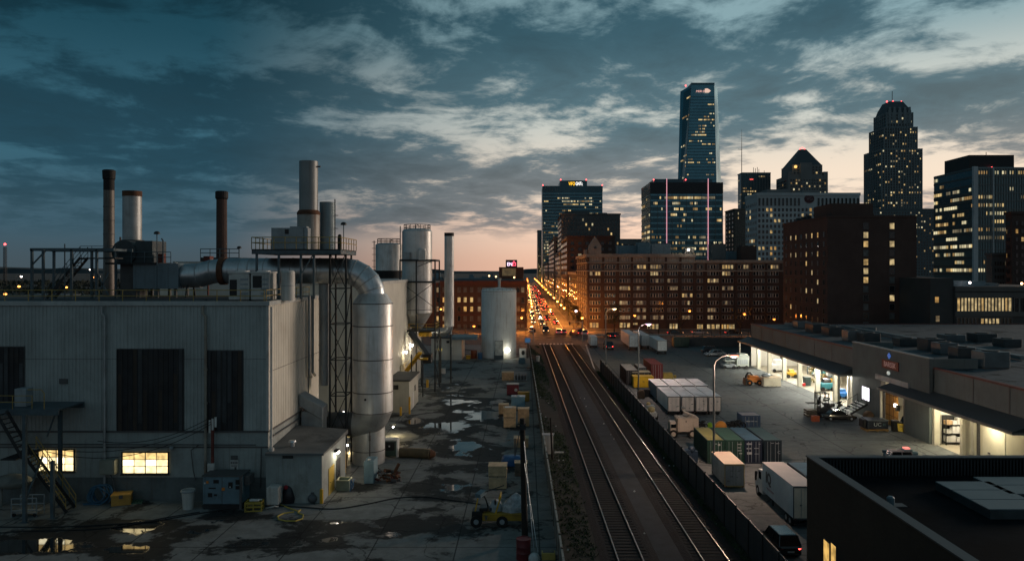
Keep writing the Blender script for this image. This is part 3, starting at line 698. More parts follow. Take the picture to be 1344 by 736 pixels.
# coil of blue hose
m_ = MB()
cx_, cy_ = g2(132,661)
for i in range(9):
    r = .75+R.uniform(-.15,.12); tilt = R.uniform(-.25,.25); ph = R.uniform(0,6); c_ = Vector((cx_+R.uniform(-.2,.2), cy_+R.uniform(-.15,.2), .78+R.uniform(-.05,.1)))
    m_.tube([c_+Vector((r*math.cos(a+ph), .25*math.sin(a*2+ph)+tilt*math.sin(a), r*.95*math.sin(a+ph))) for a in [k*2*PI/22 for k in range(23)]],.045,5)
m_.tube([(cx_-.4,cy_-.2,.06),(cx_-1.2,cy_-.4,.06),(cx_-1.5,cy_-.1,.06),(cx_-.6,cy_+.1,.06)],.045,5)
simple('hose_coil', m_, hose_blue, 'tangled coil of blue hose lying against the factory wall', 'hose')
X, Y = g2(160,661)
t = root('supply_box', 'long orange lidded supply box on the wet ground below the lit window', 'box', (0,0,0))
m_ = MB(); m_.box(-.75,.75,-.55,.55,0,.82); m_.build('case', mat('faded_orange_box', (.50,.26,.05), .55, 0, .2, 1.5, 0, .2), t, False, .03)
m_ = MB(); m_.box(-.8,.8,-.6,.6,.82,.95); m_.build('lid', mat('faded_orange_lid', (.62,.34,.07), .5, 0, .15, 1.5), t, False, .02)
m_ = MB(); m_.box(-.15,.15,-.62,-.6,.62,.9); m_.build('latch', seam, t)
t.location = (X,Y,0); t.rotation_euler = (0,0,.35)
def pallet(label, px, py, wd, dp, m, rz=0):
    t = MB(); 
    for i in range(3): t.box(-wd/2,wd/2,-dp/2+i*(dp-.1)/2,-dp/2+.1+i*(dp-.1)/2,0,.1)
    n = 7
    for i in range(n): t.box(-wd/2+i*(wd-.1)/(n-1)-.0,-wd/2+.1+i*(wd-.1)/(n-1),-dp/2,dp/2,.1,.13)
    o = t.build('pallet', m); X, Y = g2(px,py); o.location = (X,Y,0); o.rotation_euler = (0,0,rz); return tag(o, label, 'pallet')
pallet('flat green pallet lying beside the orange supply box', 176, 659, 1.4, 1.0, mat('green_pallet_wood', (.08,.16,.10), .8, 0, .3), .3)
X, Y = g2(247,667)
t = root('waste_bin', 'tall pale open bin beside the generator at the factory wall', 'bin', (0,0,0))
m_ = MB(); m_.lathe([(.42,0),(.52,1.5),(.56,1.5),(.56,1.6),(.48,1.6),(.40,.1)],(0,0),18); m_.build('bin_body', white_dirty, t, True)
m_ = MB(); m_.lathe([(.56,1.42),(.6,1.45),(.6,1.52),(.56,1.55)],(0,0),18); m_.build('rim', grey_unit, t, True)
t.location = (X,Y,0)
# generator
x0, x1 = gx(266,63.6), gx(317,63.6); gyF = 63.6
t = root('generator', 'large blue grey generator cabinet with control panel by the factory corner', 'generator', ((x0+x1)/2,gyF+.8,0))
m_ = MB(); m_.box(x0,x1,gyF,gyF+1.9,.45,2.75); m_.build('cabinet', blue_unit, t, False, .04)
m_ = MB(); m_.box(x0-.06,x1+.06,gyF-.06,gyF+1.96,2.75,2.85); m_.box(x1+.05,x1+.5,gyF+.5,gyF+1.6,1.9,2.7); m_.build('cover', seam, t)
m_ = MB(); m_.box(x0,x1,gyF+.1,gyF+.3,0,.45); m_.box(x0,x1,gyF+1.6,gyF+1.8,0,.45); m_.build('skid', steel_dark, t)
m_ = MB(); m_.box(x1-.18,x1+.02,gyF-.03,gyF+.1,.0,2.75); m_.box((x0+x1)/2-.02,(x0+x1)/2+.02,gyF-.015,gyF,.5,2.7); m_.build('door_seam', seam, t)
m_ = MB()
for a, b_, c_, d_ in ((.9,1.35,2.2,2.5),(.45,.8,1.05,1.4),(.95,1.2,1.15,1.3),(2.15,2.5,1.8,2.3),(2.75,3.1,2.1,2.5),(2.75,3.1,1.7,2.0),(.5,1.1,1.75,1.85)): m_.box(x0+a,x0+b_,gyF-.03,gyF-.004,c_,d_)
m_.build('gauge', black_plastic, t)
m_ = MB(); m_.box(x0+.3,x0+.5,gyF-.03,gyF-.004,2.2,2.4); m_.box(x0+1.6,x0+1.85,gyF-.03,gyF-.004,1.6,1.85); m_.build('warning_label', orange_paint, t)
m_ = MB(); m_.box(x0+.12,x0+.24,gyF-.035,gyF-.004,2.15,2.28); m_.box(x0+2.25,x0+2.35,gyF-.035,gyF-.031,1.85,1.95); m_.build('dial', white_paint, t)
# red vent pole with insulator cap
px_, py_ = g2(279,672)
t = root('vent_pole', 'rust red pipe pole with white insulators standing behind the generator', 'pole', (gx(279,65.6),65.6,0))
X = gx(279,65.6)
m_ = MB(); m_.cyl((X,65.6,0),(X,65.6,7.2),.14,n=8); m_.build('mast', rust_red, t, True)
m_ = MB()
for k in (-.2,.05,.3): m_.cyl((X+k,65.6-.1,6.2+k),(X+k,65.6-.1,7.2+k*.5),.1,n=8)
m_.build('insulator', white_paint, t, True)
m_ = MB(); m_.box(X-.35,X+.25,65.3,65.55,2.7,3.4); m_.build('junction_box', white_dirty, t, False, .03)
# cables from the pole to the stair
m_ = MB()
for k, (xa, za, xb, zb, sag) in enumerate(((X,7.0,gx(70,64),4.9,1.1),(X,6.8,gx(60,64),4.7,1.5),(X,7.4,gx(140,65.6),5.6,.9))):
    pts = [(xa+(xb-xa)*i/14, 65.3+(64.2-65.3)*i/14, za+(zb-za)*i/14-sag*4*(i/14)*(1-i/14)) for i in range(15)]; m_.tube(pts,.03,5)
simple('overhead_cable', m_, wire_black, 'slack cables strung across the factory front from the red pole', 'cable')
# yellow crate with hose ring
X, Y = g2(334,669)
t = root('hose_crate', 'open yellow slatted crate next to the generator', 'crate', (0,0,0))
m_ = MB()
for z in (.05,.4,.72):
    m_.bar((-.65,-.45,z),(.65,-.45,z),.05,.12); m_.bar((-.65,.45,z),(.65,.45,z),.05,.12); m_.bar((-.65,-.45,z),(-.65,.45,z),.05,.12); m_.bar((.65,-.45,z),(.65,.45,z),.05,.12)
for sx_ in (-.65,0,.65):
    for sy_ in (-.45,.45): m_.bar((sx_,sy_,0),(sx_,sy_,.78),.09)
m_.box(-.62,.62,-.42,.42,.55,.6); m_.build('frame', mat('dull_yellow_crate', (.40,.30,.05), .6, 0, .25), t)
t.location = (X,Y,0); t.rotation_euler = (0,0,.12)
m_ = MB(); m_.tube([(X+.42*math.cos(a)*.9,Y+.22*math.sin(a),.84+.02*math.sin(3*a)) for a in [k*2*PI/16 for k in range(17)]],.06,6); m_.tube([(X+.3,Y,.88),(X+.6,Y+.1,.86)],.06,6)
simple('hose_ring', m_, white_paint, 'white hose ring lying on the yellow slatted crate', 'hose')
x0, x1 = gx(350.5,64.2), gx(365,64.2)
t = root('condenser_unit', 'square white condenser box at the corner downpipe', 'air unit', ((x0+x1)/2,64.6,0))
m_ = MB(); m_.box(x0,x1+.1,64.0,65.1,.25,1.75); m_.build('case', white_dirty, t, False, .06)
m_ = MB(); m_.box(x0+.05,x1,64.05,65.05,0,.25); m_.build('base', seam, t)
m_ = MB(); m_.tube([(x0+.1,63.7,.1),(x0+.6,63.5,.25),(x1-.1,63.6,.3),(x1+.1,63.9,.15)],.06,6); m_.build('pipe', white_dirty, t, True)
def sack(name, X, Y, r, h, m, label, cat):
    t = MB(); n = 14; rings = []
    for z, k in ((0,.9),(.25,1.05),(.55,1.0),(.8,.75),(.95,.35),(1.0,.1)):
        rings.append([(X+r*k*math.cos(2*PI*j/n)*(1+.12*math.sin(3*j+z*5)), Y+r*k*math.sin(2*PI*j/n)*(1+.1*math.cos(2*j+z*3)), z*h) for j in range(n)])
    t.loft(rings); return simple(name, t, m, label, cat, 0, True)
X, Y = g2(379,659); sack('rubbish_sack', X, Y, .55, 1.55, mat('black_sack', (.02,.02,.026), .4, 0, .3), 'black rubbish sack between the white condenser and the shed', 'sack')
m_ = MB(); m_.sph((X-.15,Y-.3,1.38),.2,8,5); simple('red_bundle', m_, mat('red_cloth', (.3,.02,.03), .8), 'red cloth bundle on top of the black rubbish sack', 'cloth')
X, Y = g2(396,658)
t = root('fire_extinguisher_stand', 'black stand with bright yellow extinguisher against the shed wall', 'extinguisher', (X,Y,0))
m_ = MB(); m_.lathe([(.16,.3),(.18,.35),(.18,1.0),(.1,1.15),(.05,1.2)],(X,Y-.1),12); m_.build('cylinder', mat('lime_paint', (.55,.6,.05), .4), t, True)
m_ = MB(); m_.box(X-.4,X-.2,Y-.2,Y+.2,0,1.4); m_.box(X+.2,X+.35,Y-.2,Y+.2,0,1.2); m_.box(X-.3,X+.3,Y-.2,Y+.1,0,.3); m_.cyl((X,Y-.1,1.2),(X,Y-.1,1.4),.09,n=8); m_.build('stand', black_plastic, t)
X, Y = g2(410,660)
m_ = MB(); m_.sph((X,Y,.4),.42,12,7,sq=(1,.8,.95)); m_.cyl((X,Y,.7),(X,Y,.95),.13,n=8); simple('gas_bottle', m_, mat('dark_grey_bottle', (.1,.11,.12), .4), 'squat grey bottle on the ground at the shed corner', 'bottle', 0, True)
# yellow hose loop
pts = [g2(a,b_) for a, b_ in ((364,661),(372,664),(382,668),(391,671),(395,669),(391,673),(398,676),(397,681),(388,684),(376,684),(366,682),(364,678),(372,674),(386,672))]
m_ = MB(); m_.tube([(x,y,.05) for x, y in pts],.055,6); simple('garden_hose', m_, hose_yellow, 'yellow hose looped on the concrete in front of the shed', 'hose', 0, True)
def lay(name, pxs, r, m, label, cat='cable'):
    pts = [Vector((*g2(a,b_),.04)) for a, b_ in pxs]; q = []
    for i in range(len(pts)-1):
        p0, p1, p2, p3 = pts[max(0,i-1)], pts[i], pts[i+1], pts[min(len(pts)-1,i+2)]
        for k in range(6):
            t = k/6; q.append(.5*((2*p1)+(p2-p0)*t+(2*p0-5*p1+4*p2-p3)*t*t+(3*p1-p0-3*p2+p3)*t**3))
    q.append(pts[-1]); m_ = MB(); m_.tube(q, r, 6); return simple(name, m_, m, label, cat, 0, True)
lay('ground_cable', ((-40,691),(40,692),(120,690),(200,684),(250,676),(300,668),(350,664),(400,666),(440,668),(480,662),(520,654),(555,652),(590,656),(630,662),(655,668)), .06, wire_black, 'long black cable winding across the wet yard to the yellow tug')
lay('drag_hose', ((-20,702),(30,697),(90,696),(150,692),(215,680),(262,672)), .05, wire_black, 'black hose lying in the dark puddles below the access stair', 'hose')
# cart and drum under the access stair
X, Y = g2(30,676)
t = root('hand_cart', 'grey tube frame cart parked under the access stair', 'cart', (X,Y,0))
m_ = MB(); railing(m_, [(X-.6,Y-.5,0),(X+1.3,Y-.3,0)],1.5,.9,.05,0,(1,.7,.35)); railing(m_, [(X-.6,Y+.6,0),(X+1.3,Y+.7,0)],1.5,.9,.05); m_.box(X-.6,X+1.3,Y-.4,Y+.6,.3,.36); m_.build('frame', grey_unit, t)
for sx_ in (-.5,1.2):
    m_ = MB(); m_.cyl((X+sx_,Y-.4,.15),(X+sx_,Y-.3,.15),.15,n=10); m_.build('wheel', rubber, t)
X, Y = g2(16,664); m_ = MB(); m_.sph((X,Y,2.1),1.25,14,8,sq=(1.3,.8,.5))
for k in ((-.9,0),(.9,0)): m_.cyl((X+k[0],Y,0),(X+k[0],Y,2),.1,n=6)
simple('covered_tank', m_, mat('grey_tarpaulin', (.2,.21,.19), .8, 0, .3, 1), 'rounded grey covered tank on legs behind the hand cart', 'tank', 0, True)
# ------------------------------------------------------------------ plant on the factory roof
RZ = FZ + .02
def stack(name, label, px, Y, zb, prof, m, n=24, cat='chimney', group=None):
    """prof: (pixel half-width, z) steps"""
    X = gx(px, Y); t = root(name, label, cat, (X,Y,zb))
    return t, X
t, X = stack('chimney', 'tall thin steel chimney with black collar at the far end of the factory roof', 143, 82, RZ, None, None)
m_ = MB(); m_.lathe([(.60,RZ),(.60,19.5),(.56,19.6),(.54,gz(250,82))],(X,82),20); m_.build('shaft', mat('browned_stack', (.16,.145,.13), .55, .4, .3, .5, 0, .8, (.05,.03,.02), .5), t, True)
m_ = MB(); m_.lathe([(.545,gz(250,82)),(.545,gz(236,82)),(.62,gz(235,82)),(.66,gz(224,82)),(.5,gz(223,82))],(X,82),20); m_.build('cap', soot, t, True)
m_ = MB()
for py in (272,290,308,326): m_.cyl((X,82,gz(py,82)),(X,82,gz(py,82)+.1),.575,n=20)
m_.build('seam_rings', seam, t)
t, X = stack('exhaust_stack', 'short fat silver exhaust stack with rusty top ring above the blower', 173.5, 80, 20, None, None)
m_ = MB(); m_.lathe([(.92,gz(318,80)),(.92,gz(258,80))],(X,80),24); m_.build('shaft', galv_dull, t, True)
m_ = MB(); m_.lathe([(.95,gz(258,80)),(.95,gz(251,80)),(.85,gz(251,80))],(X,80),24); m_.build('top_ring', rusty, t, True)
m_ = MB()
for py in (270,284,298,312): m_.cyl((X,80,gz(py,80)),(X,80,gz(py,80)+.06),.935,n=24)
m_.build('seam_rings', galv_dull, t)
t, X = stack('brick_chimney', 'slim dark brick chimney rising behind the big duct', 291, 100, 15, None, None)
m_ = MB(); m_.lathe([(.72,10),(.66,gz(262,100))],(X,100),16); m_.build('shaft', dark_brick, t)
m_ = MB(); m_.lathe([(.68,gz(262,100)),(.8,gz(260,100)),(.8,gz(252,100)),(.65,gz(251,100))],(X,100),16); m_.build('cap', soot, t)
# rear roof block carrying the chimney
t = root('rear_roof_deck', 'dark railed roof deck around the brick chimney', 'roof deck', (gx(292,100),100,0))
x0, x1 = gx(267,99), gx(317,99); zd = gz(338,99)
m_ = MB(); m_.box(x0,x1,98,103,zd-.5,zd); m_.build('deck', steel_dark, t)
m_ = MB(); m_.box(x0-4,x1+1,99,104,0,zd-.5); m_.build('base', paint_grey, t)
m_ = MB(); railing(m_, [(x0,98.1,zd),(x1,98.1,zd)],1.1,1.3,.05); m_.build('handrail', steel_blue, t)
def mushroom(label, px, Y, ytop, zb):
    X = gx(px,Y); zt = gz(ytop,Y); t = root('roof_lamp', label, 'lamp', (X,Y,zb))
    m_ = MB(); m_.cyl((X,Y,zb),(X,Y,zt),.05,n=6); m_.build('pole', steel_blue, t)
    m_ = MB(); m_.lathe([(.05,zt-.12),(.3,zt-.1),(.3,zt+.02),(.2,zt+.16),(.05,zt+.2)],(X,Y),12); m_.build('lamp_head', black_plastic, t, True)
mushroom('unlit mushroom roof lamp beside the blower housing', 206, 77, 306, RZ)
mushroom('unlit mushroom roof lamp by the brick chimney deck', 314, 98, 325, zd)
# gantry with steep stair
gY = 73.0
t = root('steel_gantry', 'dark steel gantry frame with an open tread stair on the factory roof', 'gantry', (gx(95,gY),gY,RZ))
m_ = MB()
zt = gz(327.5,gY)
m_.bar((gx(40,gY),gY,zt),(gx(150,gY),gY,zt),.2,.28); m_.bar((gx(40,gY),gY+3.4,zt),(gx(150,gY),gY+3.4,zt),.2,.28)
for px in (41,143): m_.bar((gx(px,gY),gY,zt),(gx(px,gY),gY+3.4,zt),.18,.22)
m_.build('beam', steel_blue, t)
for px, yy in ((42,0),(62,-.6),(94,0),(127,0),(42,3.4),(94,3.4),(127,3.4)):
    m_ = MB(); X = gx(px,gY); m_.bar((X,gY+yy,RZ),(X,gY+yy,zt),.2); m_.build('post', steel_blue, t)
m_ = MB(); m_.bar((gx(43,gY),gY,zt-1.4),(gx(60,gY),gY,zt-.1),.12); m_.build('brace', steel_blue, t)
m_ = MB(); m_.bar((gx(143,gY),gY,RZ+.3),(gx(127,gY),gY,RZ+2.6),.12); m_.bar((gx(127,gY),gY,RZ+.3),(gx(143,gY),gY,RZ+2.6),.12); m_.build('cross_brace', steel_blue, t)
m_ = MB(); zs = gz(338,gY); stair(m_, (gx(60,gY),gY+.8,RZ+.1), (gx(104,gY),gY+.8,zs), 1.3, 12, th=.07); m_.box(gx(103,gY),gx(150,gY),gY+.1,gY+1.6,zs-.12,zs); m_.build('stair_flight', steel_dark, t)
m_ = MB()
for yy in (gY+.15,gY+1.45):
    a, b_ = Vector((gx(60,gY),yy,RZ+.1)), Vector((gx(104,gY),yy,zs))
    for i in range(6): q = a.lerp(b_,i/5); m_.cyl(q,q+Vector((0,0,1.05)),.03,n=5)
    for k in (1.05,.55): m_.cyl(a+Vector((0,0,k)),b_+Vector((0,0,k)),.03,n=5)
railing(m_, [(gx(104,gY),gY+.15,zs),(gx(150,gY),gY+.15,zs)],1.1,1.0); m_.cyl((gx(85,gY),gY,RZ),(gx(85,gY),gY,gz(320,gY)),.06,n=6); m_.build('handrail', steel_blue, t)
# blower housing
bY = 77.5
t = root('blower_housing', 'dark bulky blower housing on a raised frame beneath the silver stack', 'blower', (gx(172,bY),bY,RZ))
m_ = MB(); x0, x1 = gx(146,bY), gx(200,bY)
m_.box(gx(178,bY),x1,bY,bY+3,gz(345,bY),gz(316,bY)); m_.cyl((gx(163,bY),bY-.1,gz(331,bY)),(gx(163,bY),bY+2.6,gz(331,bY)),1.25,n=20); m_.box(gx(150,bY),gx(178,bY),bY+.1,bY+2.5,gz(345,bY),gz(334,bY))
m_.cyl((gx(173.5,80),80,gz(325,80)),(gx(173.5,80),80,gz(315,80)),1.15,n=20); m_.build('casing', mat('dark_blower_paint', (.05,.065,.07), .6, .2, .3), t, True)
m_ = MB(); m_.box(gx(140,bY),gx(205,bY),bY-.3,bY+3.4,gz(347,bY),gz(344.5,bY)); m_.build('deck', steel_dark, t)
m_ = MB(); m_.box(gx(155,bY),gx(176,bY),bY+.4,bY+3,RZ,gz(347,bY)); m_.build('plinth', seam, t)
m_ = MB(); railing(m_, [(gx(140,bY),bY-.3,gz(345,bY)),(gx(226,bY),bY-.3,gz(345,bY))],1.1,1.4,.035); m_.build('handrail', steel_blue, t)
m_ = MB(); m_.cyl((gx(158,bY),bY,gz(318,bY)),(gx(158,bY),bY,gz(311,bY)),.1,n=8); m_.build('valve', black_plastic, t)
m_ = MB(); m_.tube([(gx(214,bY),bY,gz(345,bY)),(gx(214,bY),bY,gz(316,bY)),(gx(212,bY),bY,gz(313,bY))],.08,6); m_.build('vent_pipe', steel_blue, t)
m_ = MB(); m_.box(gx(206,bY),gx(214,bY),bY,bY+.6,gz(345,bY),gz(333,bY)); m_.build('control_box', rust_red, t)
# plenum box + duct
dY = 79.0; zc = gz(355.5,dY); rD = 1.34
t = root('exhaust_duct', 'huge silver exhaust duct bending from the factory roof down into the vertical tank', 'duct', (gx(350,dY),dY,zc))
m_ = MB(); x0, x1 = gx(175,77.5), gx(234,77.5); m_.box(x0,x1,77.5,81,RZ+.9,gz(345.5,77.5)); m_.box(x0-.02,x0+.25,77.47,81.02,RZ+.9,gz(345.5,77.5)); m_.box(gx(220,77.5),gx(220.8,77.5),77.46,77.5,RZ+.9,gz(345.5,77.5)); m_.build('plenum_box', mat('blue_grey_plenum', (.16,.22,.25), .45, .4, .2, .5, 0, .3), t, False, .05)
for px in (180,204,228):
    m_ = MB(); m_.bar((gx(px,77.5),77.9,RZ),(gx(px,77.5),77.9,RZ+.9),.25); m_.bar((gx(px,77.5),80.6,RZ),(gx(px,77.5),80.6,RZ+.9),.25); m_.build('support', seam, t)
tkX, tkY = gx(489.5,79), 79.0; Re = 2.9
pts = [(gx(232,dY),dY,gz(362,dY)),(gx(262,dY),dY,gz(361.5,dY)),(gx(280,dY),dY,gz(356,dY)),(gx(300,dY),dY,zc),(gx(330,dY),dY,zc)]
xe = tkX-Re
pts += [(xe,dY,zc)] + [(xe+Re*math.sin(a),dY,zc-Re+Re*math.cos(a)) for a in [PI/2*k/5 for k in range(1,6)]]
rr = [1.25,1.25,1.25,1.25]+[rD]*(len(pts)-4)
m_ = MB(); m_.tube(pts[:4],rr[:4],28); m_.build('duct_run', galv, t, True)
m_ = MB(); m_.tube(pts[3:],rD,28); m_.build('duct_run', galv, t, True)
m_ = MB()
for i, p in enumerate(pts):
    q0 = Vector(pts[max(0,i-1)]); q1 = Vector(pts[min(len(pts)-1,i+1)]); d = (q1-q0).normalized()
    m_.cyl(Vector(p)-d*.05, Vector(p)+d*.05, rr[i]+(.03 if i else .1), n=28)
for px in (318,350,385,420,445):
    p = Vector((gx(px,dY),dY,zc)); m_.cyl(p-Vector((.04,0,0)),p+Vector((.04,0,0)),rD+.025,n=28)
m_.build('seam_rings', galv_dull, t)
m_ = MB(); p = Vector((gx(296,dY),dY,gz(355.5,dY))); m_.cyl(p-Vector((.45,0,0)),p+Vector((.1,0,0)),rD+.1,n=28); m_.build('expansion_joint', rusty, t)
for px in (250,310,345):
    m_ = MB(); X = gx(px,dY); m_.bar((X,dY-1.1,RZ),(X,dY-.6,zc-1),.16); m_.bar((X,dY+1.1,RZ),(X,dY+.6,zc-1),.16); m_.build('support', steel_dark, t)
# vertical tank
tz1, tz0 = gz(398,79), gz(540,79); tr = 2.05
t = root('scrubber_tank', 'tall silver scrubber tank standing between the factory and the yard', 'tank', (tkX,tkY,0))
m_ = MB(); m_.lathe([(tr,tz0),(tr,tz1),(tr-.02,tz1+.05),(rD+.05,gz(385,79))],(tkX,tkY),40); m_.build('shell', silo_metal, t, True)
m_ = MB()
for py in (398,427,470.5,513,539): m_.cyl((tkX,tkY,gz(py,79)-.05),(tkX,tkY,gz(py,79)+.05),tr+.015,n=40)
m_.build('seam_rings', seam, t)
m_ = MB(); a = -PI/2-.18; X = tkX+tr*math.cos(a); m_.cyl((X,tkY+tr*math.sin(a)-.05,gz(520,79)),(X,tkY+tr*math.sin(a)+.1,gz(520,79)),.12,n=10); m_.build('port', black_plastic, t)
bx_ = gx(483,79)
m_ = MB(); m_.lathe([(1.66,0),(1.66,4.6)],(bx_,79.4),32); m_.build('base_drum', silo_metal, t, True)
m_ = MB(); m_.cyl((bx_,79.4,gz(590,79)-.04),(bx_,79.4,gz(590,79)+.04),1.68,n=32); m_.build('seam_ring', seam, t)
m_ = MB(); zz = gz(553,79); rings = []
for k in range(6):
    a = PI/2*k/5; r_ = tr-.02-(tr-1.32)*k/5; pz = tz0+.02; px_c = tkX-tr+r_*math.cos(a); cz = pz-r_*math.sin(a)
    rings.append([(px_c+r_*math.cos(q)*math.cos(a), tkY+r_*math.sin(q), cz-r_*math.cos(q)*math.sin(a)) for q in [2*PI*j/28 for j in range(28)]])
m_.loft(rings); m_.build('elbow', galv_dull, t, True)
m_ = MB(); zz = tz0+.02-1.32; m_.tube([(tkX-tr+.05,tkY,zz),(gx(425,78.7),tkY,zz)],1.26,24); m_.build('inlet_duct', mat('dark_duct_steel', (.12,.12,.12), .45, .6, .3), t, True)
m_ = MB()
for px in (463,445,428): m_.cyl((gx(px,78.7)-.06,tkY,zz),(gx(px,78.7)+.06,tkY,zz),1.36,n=24)
m_.build('flange', seam, t)
m_ = MB(); m_.cyl((bx_+.45,79.4-1.68,.2),(bx_+.45,79.4-1.68,4),.07,n=6); m_.box(bx_+.35,bx_+.55,79.4-1.8,79.4-1.6,2.6,3.1); m_.build('sample_pipe', seam, t)
# tower + platform
t = root('support_tower', 'cross braced steel tower and railed platform carrying the main stack beside the factory', 'steel tower', (gx(437,79),79,0))
zp = gz(327.5,76)
px0, px1 = gx(334,75), gx(454.5,76.5)
m_ = MB(); m_.box(px0,px1,74.2,81,zp-.12,zp); m_.build('deck', steel_dark, t)
m_ = MB()
for yy in (74.3,80.9): m_.bar((px0,yy,zp-.3),(px1,yy,zp-.3),.16,.38)
for X in (px0+.1,px1-.1,(px0+px1)/2): m_.bar((X,74.3,zp-.3),(X,80.9,zp-.3),.16,.36)
m_.build('edge_beam', steel_blue, t)
m_ = MB(); truss(m_, gx(433,77.2), gx(454,77.2), 77.2, 79.6, .0, zp-.3, 6, .17, 0, .07); m_.build('tower_frame', steel_dark, t)
for px, yy in ((337,74.4),(366,74.4),(395,74.4),(337,80.8),(366,80.8),(412,74.5)):
    m_ = MB(); X = gx(px,yy); m_.bar((X,yy,RZ),(X,yy,zp-.3),.2); m_.build('leg', steel_blue, t)
m_ = MB(); m_.bar((gx(380,74.4),74.4,RZ+.5),(gx(412,74.4),74.4,zp-.4),.1); m_.build('brace', steel_blue, t)
m_ = MB(); railing(m_, [(px1,81,zp),(px1,74.2,zp),(px0,74.2,zp),(px0,81,zp)],1.15,1.1,.04,0,(1,.55)); m_.build('handrail', yellow_rail, t)
mm_ = MB(); X = gx(425.5,79.5); mm_.cyl((X,79.6,gz(505,79.6)),(X,79.6,gz(372,79.6)),.58,n=16); mm_.cyl((X,79.6,gz(372,79.6)),(X,79.6,gz(362,79.6)),.66,n=16)
for py in (392,412,432,452,472,492): mm_.cyl((X,79.6,gz(py,79.6)-.05),(X,79.6,gz(py,79.6)+.05),.62,n=16)
tag(mm_.build('riser_duct', galv_dull, None, True), 'ribbed grey riser duct inside the cross braced tower', 'duct')
# chute against the wall
t = root('intake_hood', 'bent grey intake hood leaning out from the factory side wall', 'hood', (gx(412,76),76,0))
m_ = MB(); xa, xb = FX+.15, gx(424,75)
m_.add([(xa,74.8,gz(516,75)),(xa,76.8,gz(516,75)),(xa,76.8,gz(532,75)),(xa,74.8,gz(532,75)),(xb,74.8,gz(534,75)),(xb,76.8,gz(534,75)),(xb,76.8,gz(551,75)),(xb,74.8,gz(551,75))],[(0,1,5,4),(1,2,6,5),(2,3,7,6),(3,0,4,7),(0,3,2,1),(4,5,6,7)]); m_.build('hood', grey_unit, t, False, .05)
m_ = MB(); m_.box(FX+.3,gx(424,75)-.05,75,76.6,0.5,gz(540,75)); m_.build('shaft', grey_unit, t, False, .04)
# main stack and its boxes
sY = 77.5
t, X = stack('main_stack', 'tallest grey stack with rust stained collar on the steel platform', 405, sY, zp, None, None)
m_ = MB(); m_.lathe([(.93,gz(278,sY)),(.93,gz(212,sY)),(.85,gz(212,sY))],(X,sY),28); m_.build('upper_shaft', mat('grey_stack_paint', (.24,.26,.26), .5, .35, .15, .4, 0, .5, (.1,.07,.05), .3), t, True)
m_ = MB(); m_.lathe([(1.12,zp),(1.12,gz(281,sY)),(.95,gz(277,sY))],(X,sY),28); m_.build('lower_shaft', mat('rust_streaked_stack', (.30,.28,.25), .55, .3, .2, .5, 0, .85, (.11,.045,.02), .5), t, True)
m_ = MB(); m_.lathe([(1.15,gz(282,sY)),(1.15,gz(279,sY)),(.98,gz(276,sY))],(X,sY),28); m_.build('collar', rusty, t, True)
m_ = MB(); m_.bar((X+.9,sY-.1,gz(219,sY)),(X+1.25,sY-.1,gz(219,sY)),.14); m_.build('sampling_nozzle', seam, t)
m_ = MB(); m_.box(gx(356,75.5),gx(404,75.5),75.5,78.8,zp+.05,gz(299,75.5)); bx = m_.box(gx(380,75.5),gx(402,75.5),75.6,78.7,gz(299,75.5),gz(297,75.5)).build('filter_box', grey_unit); tag(bx, 'large grey filter box on the platform in front of the main stack', 'filter unit')
m_ = MB(); m_.box(gx(374,75.5),gx(379,75.5),75.46,75.497,gz(307,75.5),gz(301,75.5)); m_.build('vent', black_plastic, bx)
m_ = MB(); m_.box(gx(398.5,75.5),gx(399.2,75.5),75.47,75.497,zp+.05,gz(299,75.5)); m_.build('panel_seam', seam, bx)
t, X = stack('side_stack', 'shorter pale blue stack with side ladder on the platform edge', 429.5, 79.3, zp, None, None)
m_ = MB(); m_.lathe([(.78,zp),(.78,gz(265.5,79.3)),(.7,gz(265.5,79.3))],(X,79.3),24); m_.build('shaft', mat('pale_blue_stack', (.24,.31,.34), .5, .3, .15, .4, 0, .3), t, True)
m_ = MB()
for k in (-.16,.16): m_.bar((X+.9,78.9+k,zp),(X+.9,78.9+k,gz(262,79.3)),.05)
z = zp
while z < gz(265,79.3): m_.bar((X+.9,78.74,z),(X+.9,79.06,z),.04); z += .3
for py in (283,300): m_.tube([(X+.9+.35*math.cos(a),78.9+.35*math.sin(a),gz(py,79.3)) for a in [k*PI/8-PI/2 for k in range(9)]],.03,4)
m_.build('ladder', steel_blue, t)
mushroom('unlit mushroom lamp on the outer corner of the stack platform', 451, 76, 294, zp)
m_ = MB(); m_.box(gx(444,75.5),gx(448,75.5),75.2,75.7,zp,gz(312,75.5)); m_.sph((gx(446,75.5),75.45,gz(310,75.5)),.2); tag(m_.build('gas_meter', black_plastic), 'small black meter box on the platform railing', 'meter')
